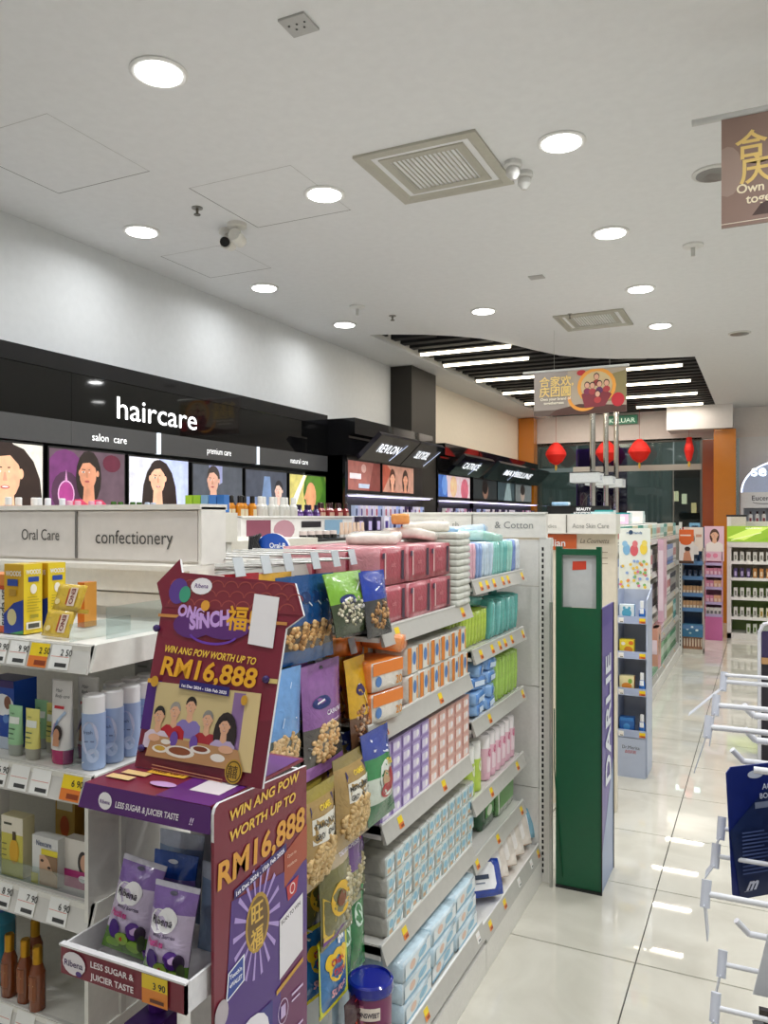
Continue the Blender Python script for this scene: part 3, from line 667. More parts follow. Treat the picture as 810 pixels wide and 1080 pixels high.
def shelf(ya, yb, z, xf=-.90, tags=(), par=None, xb=-1.30, lip=.045, wf=.0):
    par = par or g1
    m = MB(par)
    m.box(xb, xf-.012, ya, yb, z-.022, z-.003, SH); m.box(xb, xf-.012, ya, ya+.006, z-.035, z-.003, SH); m.box(xb, xf-.012, yb-.006, yb, z-.035, z-.003, SH)
    m.box(xb+.01, xf-.02, ya+.008, yb-.008, z-.003, z, SH)
    o = G(m, 'shelf_board')
    # sloping price rail
    pts = [(xf-.016, z+.004), (xf-.012, z+.006), (xf+.006, z-lip), (xf-.004, z-lip-.002)]
    m = MB(o)
    n = 4; A = [V(p[0], ya, p[1]) for p in pts]; B = [V(p[0], yb, p[1]) for p in pts]
    m.add(A+B, [(0, 1, 2, 3), (7, 6, 5, 4)]+[(i, 4+i, 4+(i+1) % 4, (i+1) % 4) for i in range(4)], RAIL); G(m, 'price_rail')
    m = MB(o); m.box(xf-.017, xf-.009, ya-.001, yb+.001, z+.003, z+.008, M('#F2F1EC', 'gloss')); G(m, 'rail_edge')
    d = V(.018, 0, -(lip+.006)).normalized()
    first = None
    for (y_, kd, nm) in tags:
        w0 = wloc(o); fr = (lambda y0: (lambda a, b, k=0: V(xf-.0115, y0+a, z+.004)-w0+d*(.008+(.034-b))+V(.95, 0, .31)*(k+.0004)))(y_)
        m = MB(o, False); a_, b_ = .03, .032
        sh = tagprint(a_, b_, kd)
        m.prism([(0, 0), (a_, 0), (a_, b_), (0, b_)], fr, .0006, M('#EFE9DC', 'card')); tg = m.obj('price_tag')
        # colour blocks join the tag itself
        mm = MB(o, False)
        k = .0008
        for s_ in sh: k += .0002; mm.add([fr(s_[1], s_[2], k), fr(s_[3], s_[2], k), fr(s_[3], s_[4], k), fr(s_[1], s_[4], k)], [(0, 1, 2, 3)], M(s_[5], 'print'))
        mm.obj('tag_print')
    return o
P = 'promo'
shelf(1.87, 2.572, 1.262, tags=[(1.95, P, 0), (2.47, P, 0)])
shelf(1.80, 2.572, 1.018, tags=[(1.87, P, 0), (2.27, P, 0)])
shelf(1.88, 2.572, .738, tags=[(1.97, P, 0), (2.30, P, 0)])
shelf(1.88, 2.60, .418, tags=[(2.0, P, 0)])
shelf(1.88, 2.576, .175, xf=-.855, tags=[(2.05, P, 0), (2.5, 'w', 0)], lip=.05)
shelf(2.60, 3.25, 1.334, tags=[(2.66, P, 0), (2.73, P, 0), (2.81, P, 0), (2.92, P, 0), (2.99, P, 0), (3.19, P, 0)])
shelf(2.60, 3.25, 1.092, tags=[(2.66, P, 0), (2.79, P, 0), (2.88, P, 0), (2.95, P, 0), (3.04, P, 0), (3.2, P, 0)])
shelf(2.60, 3.25, .842, tags=[(2.76, P, 0), (3.2, P, 0)])
shelf(2.60, 3.25, .566, tags=[(2.78, P, 0), (3.12, P, 0)])
shelf(2.60, 3.25, .364, tags=[(2.62, P, 0), (2.86, P, 0), (3.18, P, 0)])
shelf(2.583, 3.335, .155, xf=-.855, tags=[(2.63, P, 0), (2.8, P, 0), (2.99, 'w', 0), (3.17, 'w', 0), (3.28, P, 0)], lip=.05)
# end panel and slotted upright, facing the camera
for z0, z1 in ((.02, .395), (.398, .83), (.833, 1.26), (1.263, 1.46)):
    m = MB(g1); m.box(-1.30, -.866, 3.34, 3.37, z0, z1, M('#E2E0DA', 'powder')); G(m, 'side_panel')
m = MB(g1); m.box(-.864, -.815, 3.335, 3.375, 0, 1.47, SH)
up = G(m, 'slotted_upright')
m = MB(up); 
for i in range(56): z = .04+i*.025; m.box(-.853, -.845, 3.333, 3.3352, z, z+.015, M('#161616'))
m.obj('slot', kind='stuff')
m = MB(g1); m.box(-1.50, -.834, 3.33, 3.36, 1.47, 1.575, M('#EBE7DE', 'satin')); m.box(-1.50, -.834, 3.322, 3.365, 1.572, 1.58, M('#F1EEE6', 'satin')); hd = G(m, 'header_board')
m = MB(hd); m.box(-1.167, -1.162, 3.326, 3.331, 1.475, 1.57, M('#8C887E')); m.obj('divider')
pprint(g1, frame((-1.26+1.3, 3.329-2.6, 1.51), (1, 0, 0), (0, 0, 1)), [T('th', 0, 0, .042, '#A9A7A0'), T('& Cotton', .20, 0, .042, '#8F8E8A', w=.17)], name='lettering')

# ---- top shelf: red soft packs
redp = soft('pad_pack', 'sanitary pads', .172, .098, .106, '#B04A58', '#D08C92', lambda a, b: [('rect', -.06, .02, -.052, .09, '#E9C7C5'), ('rect', .048, .012, .066, .094, '#3E2A40'), ('rect', -.075, .075, -.06, .09, '#4A3350'), T('soft', -.02, .05, .02, '#D98E92')], e=.22)
for k in range(3):
    for r_ in range(2):
        for c_ in range(3):
            if k and r_ == 0 and c_ not in (0,): continue
            redp.put((-.965-k*.106+R.uniform(-.004, .004), 1.975+c_*.176, 1.265+r_*.107), PI/2+R.uniform(-.025, .025), '%s red pack of pads, %s row, %s' % (['near', 'middle', 'far'][c_], ['lower', 'upper'][r_], ['at the shelf front', 'one deep behind the front', 'deepest on the shelf'][k]), 'red packs of pads on the top shelf')
wet = soft('wipe_pack', 'wipes', .14, .2, .0215, '#D9DAD0', '#CDD0C4', (), e=.3)
for i in range(11): wet.put((-1.0, 2.50, 1.264+i*.0222), PI/2, 'grey white flat pack, %s from the bottom of the pile beside the red packs' % ORD[i], 'grey white flat packs piled beside the red packs')
crk = soft('wrapped_pack', 'cotton pack', .16, .12, .034, '#E6DDD2', '#EAE3D8', (), e=.6, kind='film')
for i, (y, z, a, rx, lab) in enumerate(((2.12, 1.48, .2, .1, 'white crinkled wrapper pack lying on the near red packs'), (2.38, 1.485, -.3, -.15, 'white crinkled wrapper pack lying on the far red packs'), (2.52, 1.512, .5, .1, 'cream crinkled pack on top of the grey white pile'))):
    crk.put((-1.05, y, z), a, lab, None, rot=(rx, 0, a))
orp = soft('wrapped_pack', 'cotton pack', .06, .05, .035, '#E9A25A', None, (), e=.5, kind='film'); orp.put((-1.06, 2.33, 1.535), .4, 'small orange wrapper lying on the crinkled white packs')

# ---- second shelf: orange and white pads
def padprint(a, b): return [('rect', -a*.42, .004, -a*.12, b-.004, '#E98A2F'), ('rect', -a*.08, .004, a*.42, b-.004, '#E8E6DE'), ('ell', a*.12, b*.55, a*.15, b*.24, '#4E7FC0'), ('rect', a*.28, b*.1, a*.42, b*.9, '#E9A25A')]
pad = soft('pad_pack', 'sanitary pads', .082, .1, .082, '#E4DFD3', '#DAD7CE', padprint, e=.16)
for r_ in range(2):
    for c_ in range(6):
        pad.put((-.965+R.uniform(-.004, .004), 2.10+c_*.084, 1.021+r_*.083), PI/2+R.uniform(-.04, .04), 'white and orange pad pack in the %s row, %s' % (['lower', 'upper'][r_], nth(c_, 6, 'nearest of six', 'farthest of six', 'near end')), 'white and orange pad packs on the second shelf')
for c_ in range(4):
    pad.put((-1.09, 1.98+c_*.084, 1.149), PI/2, 'orange and white pad pack raised at the back, second shelf, %s' % nth(c_, 4, 'nearest', 'farthest', 'near end'), 'white and orange pad packs on the second shelf')
padl = soft('pad_pack', 'sanitary pads', .082, .09, .125, '#E4DFD3', '#DAD7CE', padprint, e=.16)
for c_ in range(4): padl.put((-1.09, 1.98+c_*.084, 1.021), PI/2, 'tall pad pack under the raised ones at the back, %s' % nth(c_, 4, 'nearest', 'farthest', 'near end'), 'tall pad packs at the back')
ora = soft('pad_pack', 'sanitary pads', .15, .12, .08, '#E9E3D8', '#F08A3A', lambda a, b: [('rect', -.07, .045, .07, .077, '#EE8326'), ('ell', -.045, .028, .014, .014, '#4E7FC0'), T('20', .035, .012, .03, '#D9902F', bold=.02)], e=.25)
for i in range(2): ora.put((-.955, 1.90, 1.021+i*.081), PI/2*.9, ['lower', 'upper'][i]+' large orange wrapped pad pack at the near end of the second shelf', 'large orange pad packs')
orc = soft('pad_pack', 'sanitary pads', .17, .12, .05, '#F0843A', '#F39A55', (), e=.5, kind='film')
orc.put((-.96, 2.0, 1.19), .3, 'crumpled orange wrapper lying on the pad packs', None, rot=(.12, .1, PI/2+.3))
orc.put((-1.04, 1.84, 1.19), 0, 'orange wrapper folded at the back of the near end of the second shelf', None, rot=(0, .1, PI/2))

# ---- third shelf: purple and pink cartons
def boxprint(c1, c2, c3): return [('rect', -.028, .004, .028, .036, c1), ('rect', -.02, .008, .016, .03, c2), ('rect', -.028, .004, -.022, .036, c3), ('ell', .012, .02, .009, .01, '#F5F2F5')]
pur = carton('tissue_carton', 'tissue box', .066, .1, .041, '#9A82BE', '#B7A6C9', '#A090B8', boxprint('#B8A5D6', '#DCD3EA', '#7E5FA8'))
pnk = carton('tissue_carton', 'tissue box', .071, .1, .041, '#D9A79C', '#D8B8B2', '#D2B2AC', boxprint('#E3B8AC', '#F2DDD4', '#D88878'))
for r_ in range(5):
    for c_ in range(5):
        pur.put((-.965, 1.915+c_*.068, .741+r_*.0415), PI/2, 'purple carton, %s row from the bottom, %s in the stack' % (ORD[r_], nth(c_, 5, 'nearest', 'farthest', 'near end')), 'purple cartons on the third shelf')
        pnk.put((-.965, 2.256+c_*.0725-(.0 if c_ < 5 else 0), .741+r_*.0415), PI/2, 'pink carton, %s row from the bottom, %s in the stack' % (ORD[r_], nth(c_, 5, 'nearest', 'farthest', 'near end')), 'pink cartons on the third shelf')
# ---- fourth shelf: pale blue pocket tissues
poc = soft('pocket_tissue', 'tissue pack', .056, .1, .0535, '#DDE4DF', '#B4B2A8', lambda a, b: [('rect', -.024, .004, .024, .05, '#CFE3E4'), ('ell', -.006, .034, .013, .011, '#8FC3DA'), ('rect', -.02, .008, .004, .02, '#D9B48C'), ('rect', .008, .01, .022, .026, '#F4F4F0'), ('line', .0, .012, .024, .044, .005, '#7FB8CF'), ('rect', -.024, .048, .024, .051, '#F3F5F2')], e=.12)
for r_ in range(4):
    for c_ in range(12):
        for k in range(2):
            if k and not (c_ == 0 or r_ == 3): continue
            poc.put((-.965-k*.104+R.uniform(-.003, .003), 1.95+c_*.0585, .421+r_*.0545), PI/2+R.uniform(-.03, .03), 'pale blue tissue pack, %s row up, %s%s' % (ORD[r_], nth(c_, 12, 'nearest', 'farthest', 'near end'), ', behind the front' if k else ''), 'pale blue tissue packs on the fourth shelf')
# ---- base: big tissue packs
big = soft('tissue_pack', 'tissue pack', .2, .15, .058, '#D6E6EC', '#C3DCE8', lambda a, b: [('rect', -.09, .008, .09, .05, '#E6EEF0'), ('rect', -.09, .006, .09, .014, '#8FBFD9'), ('ell', -.04, .032, .02, .012, '#E3C2AE'), ('ell', .03, .034, .03, .012, '#9CCBE2'), ('line', -.02, .012, .06, .048, .004, '#7DB5D6')], e=.28, kind='film')
for c_ in range(3):
    for r_ in range(3):
        big.put((-.95+R.uniform(-.005, .005), 2.04+c_*.205, .178+r_*.058), PI/2+R.uniform(-.04, .04), 'large pale blue tissue pack on the base shelf, %s column, %s' % (['near', 'middle', 'far'][c_], ['at the bottom', 'in the middle', 'on top'][r_]), 'large pale blue tissue packs on the base shelf')
tall = soft('tissue_pack', 'tissue pack', .14, .17, .235, '#E9ECE9', '#A9C6D6', lambda a, b: [('ell', .0, .25, .03, .03, '#E3B9A6'), ('rect', -.06, .02, .06, .2, '#E6EBEA')], e=.15, kind='film')
tall.put((-1.02, 1.77, .176), 0, 'tall pale blue wrapped tissue pack beside the blue lidded tub')

# ---- bay two
def thin(c1, c2, h=.13, w_=.10, d=.022): return soft('pad_pack', 'sanitary pads', w_, d, h, c1, c1, lambda a, b: [('rect', -a*.3, b*.25, a*.28, b*.7, c2), ('rect', -a*.3, b*.78, a*.3, b*.84, '#F4F6F6')], e=.4, kind='film')
cols = [('#E3B4C2', '#F3DCE2', 'pink'), ('#8FA9D9', '#E5ECF5', 'light blue'), ('#C9DCEB', '#7FA5D8', 'white and blue'), ('#C9DCEB', '#7FA5D8', 'white and blue'), ('#8ED0C8', '#D7F0EA', 'mint'), ('#8ED0C8', '#D7F0EA', 'mint'), ('#6FBDB8', '#CDEBE6', 'teal'), ('#A9DDD2', '#EAF7F3', 'pale mint'), ('#7C97D6', '#E7EDF7', 'blue'), ('#DCE5EC', '#A8BFDD', 'white')]
st = {}
def thin_put(c, loc, rot, lab, grp):
    if c not in st: st[c] = thin(c[0], c[1], c[3] if len(c) > 3 else .13)
    st[c].put(loc, 0, lab, grp, rot=rot)
for i in range(20):
    c = cols[i*len(cols)//20]
    thin_put(c, (-.97, 2.635+i*.0315, 1.337), (.0, R.uniform(-.05, .05), R.uniform(-.12, .12)), '%s soft pack standing on the far bay top shelf, %s' % (c[2], nth(i, 20, 'nearest', 'farthest', 'near end')), 'thin soft packs on the top shelf of the far bay')
for i in range(12):
    c = ('#B9D24A', '#DDE98A', 'lime green', .125)
    thin_put(c, (-.99-.0*i, 2.46+i*.034, 1.095), (-.12, 0, R.uniform(-.1, .1)), 'lime green soft pack leaning in its row, %s' % nth(i, 12, 'nearest', 'farthest', 'near end'), 'lime green soft packs')
for i in range(11):
    c = [('#63B5AC', '#B9E2DA', 'teal', .15), ('#7CC4BE', '#DDF1EC', 'pale teal', .14)][i % 2]
    thin_put(c, (-.98, 2.88+i*.033, 1.095), (R.uniform(-.15, .1), R.uniform(-.08, .08), R.uniform(-.2, .2)), '%s soft pack at the far end of the second shelf, %s' % (c[2], nth(i, 11, 'nearest', 'farthest', 'near end')), 'teal soft packs')
tealtop = soft('pad_pack', 'sanitary pads', .17, .1, .035, '#5FA9A4', '#7CC2BC', (), e=.5, kind='film')
tealtop.put((-1.02, 2.84, 1.225), 0, 'dark teal pack lying flat above the near teal packs', None, rot=(.05, .1, PI/2)); tealtop.put((-1.02, 3.06, 1.25), 0, 'teal pack lying flat above the far teal packs', None, rot=(-.1, .15, PI/2+.2))
blp = soft('pad_pack', 'sanitary pads', .12, .12, .045, '#5F93D6', '#8CB6E4', lambda a, b: [('rect', -.04, .012, .03, .03, '#CFE1F4')], e=.5, kind='film')
for i in range(8):
    blp.put((-.97, 2.70+(i % 2)*.13, .845+(i//2)*.05), 0, 'blue pillow pack, %s, %s layer up' % (['nearer pile', 'farther pile'][i % 2], ORD[i//2]), 'blue pillow packs on the third shelf of the far bay', rot=(R.uniform(-.1, .1), R.uniform(-.1, .1), PI/2+R.uniform(-.3, .3)))
for i in range(7):
    c = ('#A9CF5C', '#E3F0C4', 'spotted green', .17)
    thin_put(c, (-.97, 2.93+i*.042, .845), (R.uniform(-.12, .02), 0, R.uniform(-.3, .3)), 'green spotted tall soft pack, %s in its row' % nth(i, 7, 'nearest', 'farthest', 'near end'), 'green spotted soft packs')
pkb = tub('lotion_bottle', 'bottle', .17, .03, '#E9BCCB', '#F4EEF0', .3, None, [('rect', -.02, .03, .02, .09, '#F4DCE4', 4), ('ell', 0, .1, .012, .016, '#D85C8A')], kind='satin')
for i in range(12): pkb.put((-.96-.07*(i//6), 2.86+(i % 6)*.064, .569), PI/2, 'pink bottle in the %s row, %s' % (['front', 'back'][i//6], nth(i % 6, 6, 'nearest', 'farthest', 'near end')), 'pink bottles on the fourth shelf of the far bay')
lmb = tub('lotion_bottle', 'bottle', .18, .032, '#B7D153', '#EFEFEA', .35, None, [('ell', 0, .09, .012, .02, '#F0F4D8')], kind='satin')
for i in range(4): lmb.put((-.955-.07*(i//2), 2.66+(i % 2)*.07, .569), PI/2, 'lime bottle with white cap, %s' % ['near one at the shelf front', 'farther one at the shelf front', 'near one behind', 'farther one behind'][i], 'lime bottles with white caps')
grp_ = soft('wipe_pack', 'wipes', .17, .07, .11, '#1F4A2E', '#2C5E3B', lambda a, b: [('rect', -.05, .04, .05, .09, '#5B9A4F'), ('ell', 0, .06, .03, .02, '#DDE8D0')], e=.4, kind='film')
grp_.put((-.99, 2.93, .367), PI/2, 'dark green wipes pack on the fifth shelf of the far bay')
gwp = soft('wipe_pack', 'wipes', .09, .05, .16, '#DDE6D6', '#6FA060', lambda a, b: [('rect', -.03, .03, .03, .12, '#6FA060')], e=.35, kind='film')
for i in range(3): gwp.put((-.97, 3.06+i*.062, .367), PI/2, 'white and green upright pack, %s on the fifth shelf' % ['nearest', 'middle', 'farthest'][i], 'white and green upright packs')
vio = soft('wipe_pack', 'wipes', .1, .08, .12, '#B9A3CF', '#CDBCE0', (), e=.4, kind='film'); vio.put((-1.05, 2.68, .367), PI/2, 'violet pack at the near end of the fifth shelf')
def wipe(c1, c2, lidc='#EDEEF0'):
    def mk():
        t = thing('wipe_pack', '', 'wipes'); m = MB(t, False); softbox(m, .19, .055, .13, M(c1, 'film'), M(c2, 'film'), 5, .35); m.obj('wrapper')
        m = MB(t, False); m.prism([(-.05, .025), (.05, .025), (.06, .04), (.06, .1), (.05, .115), (-.05, .115), (-.06, .1), (-.06, .04)], FR(-.0265), .006, M(lidc, 'satin')); m.obj('lid')
        pprint(t, FR(-.0335), [('rect', -.03, .06, .03, .075, '#33415A'), ('rect', -.03, .045, .01, .05, '#8B94A3')]); return t
    return Stock(mk)
wb = wipe('#153C9C', '#1F4AB0'); wb.put((-.925, 2.73, .178), 0, 'royal blue wipes pack with white lid leaning on the base shelf', None, rot=(-.45, .1, PI/2-.65)); wb.put((-.99, 2.74, .172), 0, 'royal blue wipes pack behind the one with the lid in front', None, rot=(-.35, 0, PI/2+.2))
ww = wipe('#E6DDD2', '#C99A6E', '#F4F1EC'); 
for i in range(4): ww.put((-.95, 2.88+i*.11, .172), 0, 'white and tan wipes pack leaning on the base shelf, %s' % nth(i, 4, 'nearest', 'farthest', 'near end'), 'white and tan wipes packs', rot=(-.5, 0, PI/2-.75))
ltt = wipe('#7FB7CF', '#8FC4DA', '#F0F4F6'); ltt.put((-.95, 3.27, .175), 0, 'pale blue wipes pack at the far end of the base shelf', None, rot=(-.3, 0, PI/2-.6))
ttop = soft('wrapped_pack', 'cotton pack', .22, .12, .05, '#9FC2E2', '#CFE0EE', (), e=.5, kind='film')
ttop.put((-1.10, 2.86, 1.475), .3, 'light blue plastic pack lying on top of the standing packs, near', None, rot=(.1, .1, 1.2)); ttop.put((-1.06, 3.04, 1.475), .3, 'light blue plastic pack lying on top of the standing packs, far', None, rot=(-.1, .05, 1.8))
mtop = soft('wrapped_pack', 'cotton pack', .22, .14, .04, '#A5D8CB', '#BFE4DA', (), e=.5, kind='film'); mtop.put((-1.0, 2.92, 1.46), 0, 'mint plastic pack lying across the standing packs', None, rot=(0, .1, 1.5))
# display dome on the gondola top
t = thing('brush_display', 'half-round blue display with dark brushes on top of the shelf unit', 'display', (-1.40, 2.12, 1.45))
m = MB(t, False); m.prism([(math.cos(PI*i/12)*.065, math.sin(PI*i/12)*.058) for i in range(13)], FR(-.01), .01, M('#2456B8', 'print'), M('#E4E4E2')); m.box(-.075, .07, -.02, .02, 0, .006, M('#E4E4E2')); m.obj('card')
m = MB(t, False)
for i in range(5): m.path([(-.04-.01*i, -.03, .006), (-.05-.006*i, -.034, .03+.004*i), (-.035-.01*i, -.036, .055-.003*i)], .0055, M('#1C1C20', 'satin'))
m.obj('brushes')
pprint(t, FR(-.021), [T('Oral-B', -.01, .012, .022, '#FFFFFF', bold=.02)])

# =================================================================== GREEN STAND
t = thing('toothpaste_stand', 'tall narrow green cardboard stand with an empty white top window', 'display stand', (-.695, 3.42, 0))
gr = M('#0A5636', 'satin')
m = MB(t); m.box(-.79, -.602, 3.32, 3.33, .0, 1.18, gr); m.box(-.79, -.784, 3.33, 3.60, 0, 1.18, gr); G(m, 'front_panel')
m = MB(t); m.box(-.608, -.602, 3.33, 3.61, .0, 1.18, M('#5A4A9C', 'print')); G(m, 'side_panel')['label'] = 'violet side panel'
m = MB(t); m.box(-.79, -.764, 3.32, 3.345, 1.18, 1.435, gr); m.box(-.622, -.602, 3.32, 3.345, 1.18, 1.435, gr); m.box(-.764, -.622, 3.32, 3.345, 1.40, 1.425, gr); G(m, 'frame')
m = MB(t); m.box(-.764, -.622, 3.342, 3.348, 1.18, 1.40, M('#C9C9C9', 'satin')); G(m, 'back_sheet')
m = MB(t); m.box(-.602, -.598, 3.315, 3.325, 0, 1.18, M('#151B18')); m.box(-.602, -.598, 3.605, 3.612, 0, 1.18, M('#151B18')); m.box(-.79, -.602, 3.315, 3.32, 0, .012, M('#151B18')); G(m, 'edge_trim')
pprint(t, FR(-.0785+.0), [('poly', [(-.03, 1.335), (.028, 1.340), (.028, 1.375), (-.028, 1.372)], '#D8452C')], name='sticker')
fr = frame((.093, .22, 0), (0, 0, 1), (0, -1, 0), (1, 0, 0))
pprint(t, frame((.093, .20, 0), (0, 1, 0), (0, 0, 1), (1, 0, 0)), [('poly', [(-.29, .0), (-.01, .0), (-.01, .5), (-.29, .15)], '#8FA2C6'), ('rect', -.29, 1.1, -.01, 1.18, '#4C3C94')], name='print')
pprint(t, frame((.0938, .05, .42), (0, 0, 1), (0, -1, 0), (1, 0, 0)), [T('DARLIE', 0, -.06, .17, '#E9EEF8', bold=.03, w=.55)], name='lettering', lift=.002)
m = MB(t); m.path([(-.795, 3.316, .75), (-.794, 3.314, .5), (-.76, 3.312, .05)], .0025, M('#0A4A2C')); G(m, 'loose_strap')
m = MB(); m.box(-.812, -.8, 3.30, 3.31, 0, 1.2, M('#B8B8B4', 'metal')); tag(m.obj('steel_strip'), 'thin steel strip standing between slotted upright and green stand', 'metal strip')

# =================================================================== HEADER BOARD / END BOARD BEHIND IT
t = thing('category_board', 'cream end board with category header behind the green stand', 'shelf unit', (-1.0, 4.30, 0))
m = MB(t); m.box(-1.6, -.70, 4.28, 4.34, 0, 1.47, M('#E3D8C4', 'satin')); G(m, 'back_board')
m = MB(t); m.box(-1.6, -.69, 4.22, 4.36, 1.47, 1.575, M('#E9E5DC', 'satin')); G(m, 'header_board')
m = MB(t); m.box(-.948, -.943, 4.214, 4.221, 1.475, 1.57, M('#77746C')); m.obj('divider')
m = MB(t); m.box(-1.1, -.905, 4.27, 4.279, 1.38, 1.465, M('#D9642B', 'print')); G(m, 'orange_sign')
pprint(t, frame((0, -.081, 1.5), (1, 0, 0), (0, 0, 1)), [T('ddies', -.06, 0, .03, '#A5A29A'), T('Acne Skin Care', .085, 0, .035, '#8C8A84', w=.19)], name='lettering')
pprint(t, frame((0, -.031, 1.39), (1, 0, 0), (0, 0, 1)), [T('dian', -.05, .01, .055, '#FFFFFF', bold=.01), T('La Cosmetta', .115, .03, .035, '#6B5B48', shear=.3, w=.15), ('rect', .12, -.02, .26, -.016, '#9A8A74'), ('rect', .15, -.05, .26, -.046, '#9A8A74'), ('rect', .17, -.08, .26, -.076, '#9A8A74')], name='print')
tq = soft('pad_pack', 'cotton pack', .06, .05, .12, '#7FC4BE', '#7FC4BE', (), e=.4, kind='film')
for i, z in enumerate((.9, 1.03, 1.16, 1.29)):
    pass
o = thing('counter_sign', 'black sign with white capitals above the cream header, on a cream plinth', 'sign', (-1.6, 7.02, 0))
m = MB(o); m.box(-1.74, -1.40, 6.96, 7.10, 0, 1.5, M('#DAD6CC', 'satin')); m.obj('plinth')
m = MB(o); m.box(-1.74, -1.19, 6.99, 7.03, 1.5, 1.655, M('#101012', 'satin')); m.obj('board')
pprint(o, frame((.12, -.031, 1.5), (1, 0, 0), (0, 0, 1)), [T('BEAUTY', .0, .115, .035, '#FFFFFF', bold=.03), T('ADDITIONS', -.03, .08, .032, '#FFFFFF', bold=.03)], name='lettering')
bl = soft('cloth_pack', 'pack', .16, .1, .035, '#9CC4E6', '#CFE2F2', (), e=.5, kind='film'); bl.put((-1.62, 7.01, 1.656), 0, 'pale blue plastic pack lying on the black sign')
# =================================================================== END CAP nearest the camera (left)
ec = thing('end_cap_shelf', 'white end cap shelves at the left foreground holding tubes and boxes', 'shelf unit', (-1.35, 1.1, 0))
m = MB(ec); m.box(-1.75, -.99, 1.28, 1.31, 0, 1.44, M('#E6E2D8', 'powder')); m.obj('back_panel')
m = MB(ec); m.box(-.998, -.99, .95, 1.28, 0, 1.09, SH); m.box(-1.0, -.985, 1.018, 1.03, 0, 1.09, SH2); m.obj('side_panel')
m = MB(ec); m.box(-1.75, -1.03, 1.25, 1.33, 1.405, 1.452, M('#ECE7DC', 'powder')); m.box(-1.75, -1.03, 1.22, 1.33, 1.452, 1.462, M('#F0ECE2', 'powder')); m.box(-1.75, -1.0, 1.262, 1.28, 1.37, 1.40, M('#ECE7DC', 'powder')); m.obj('top_rail')
m = MB(ec); m.box(-1.75, -1.03, 1.29, 1.36, 1.462, 1.578, M('#EAE3DA', 'satin')); m.box(-1.75, -1.028, 1.28, 1.37, 1.575, 1.586, M('#F2EEE6', 'satin')); m.box(-1.036, -1.028, 1.285, 1.365, 1.462, 1.58, M('#F2EEE6', 'satin')); hd = m.obj('header_board')
for xa, xb in ((-1.745, -1.375), (-1.369, -1.038)):
    m = MB(hd); m.box(xa, xb, 1.284, 1.29, 1.468, 1.572, M('#DED8D2', 'satin')); m.obj('sign_panel')
m = MB(hd); m.box(-1.375, -1.369, 1.281, 1.29, 1.468, 1.572, M('#6E6B66')); m.obj('divider')
pprint(ec, frame((0, .1835, 1.5), (1, 0, 0), (0, 0, 1)), [T('Oral Care', -.195, .007, .036, '#55534F', w=.12), T('confectionery', .035, .002, .042, '#4A4845', w=.215)], name='lettering')
def ecshelf(z, tags, right=-.99):
    m = MB(ec); m.box(-1.75, right, .955, 1.28, z-.03, z, SH)
    m.add([V(right, .95, z-.042), V(right, 1.28, z-.042), V(right, 1.28, z), V(right, .965, z), V(right+.006, .95, z-.042), V(right+.006, 1.28, z-.042), V(right+.006, 1.28, z+.002), V(right+.006, .965, z+.002)], [(0, 3, 2, 1), (4, 5, 6, 7), (0, 4, 7, 3), (3, 7, 6, 2), (0, 1, 5, 4)], SH); o = m.obj('shelf_board')
    m = MB(o); A = [V(-1.75, .958, z+.002), V(-1.75, .945, z-.044), V(-1.75, .949, z-.046), V(-1.75, .964, z+.002)]; B = [p+V(.76+right+.99, 0, 0) for p in A]
    m.add(A+B, [(0, 1, 2, 3), (7, 6, 5, 4)]+[(i, 4+i, 4+(i+1) % 4, (i+1) % 4) for i in range(4)], M('#D2D0CB', 'satin')); m.obj('price_rail')
    w0 = wloc(o)
    for (x_, kd, num) in tags:
        d = V(0, -.013, -.046).normalized()
        fr = (lambda xx: (lambda a, b, k=0: V(xx+a, .9578, z+.0012)-w0+d*(.003+(.041-b))+V(0, -.962, .27)*(k+.0004)))(x_)
        price_tag(o, fr, .044, .041, kd, num)
ecshelf(1.348, [(-1.225, 'w', '9 90'), (-1.175, 'w', '9 90'), (-1.125, P, '2 50'), (-1.075, 'w', '2 50')])
ecshelf(1.134, [(-1.225, 'w', '6 90'), (-1.172, 'w', None), (-1.121, 'w', None), (-1.05, P, '6 90')])
ecshelf(.924, [(-1.215, 'w', '8 90'), (-1.155, 'w', '7 90'), (-1.08, 'w', '6 90')])
ecshelf(.712, [(-1.215, 'w', None), (-1.16, 'w', None), (-1.09, 'w', None)])
ecshelf(.50, []); 
gls = M('#EEF4F4', 'glass')
def divider(x, z, y0=.975, h=.05, l=.16, lab=''):
    m = MB(); m.box(x-.0012, x+.0012, y0, y0+l, z+.001, z+.001+h, gls); tag(m.obj('shelf_divider'), lab, 'divider')
divider(-1.052, 1.348, .97, .03, .14, 'clear plastic divider right of the yellow sachets'); divider(-1.02, 1.348, 1.02, .055, .15, 'clear plastic divider at the right end of the top shelf')
divider(-1.062, 1.134, .965, .03, .16, 'clear plastic divider in front of the blue spray cans')
m = MB(); m.box(-1.30, -1.0, .968, .970, .925, .955, gls); tag(m.obj('shelf_guard'), 'low clear plastic guard along the third shelf', 'shelf guard')
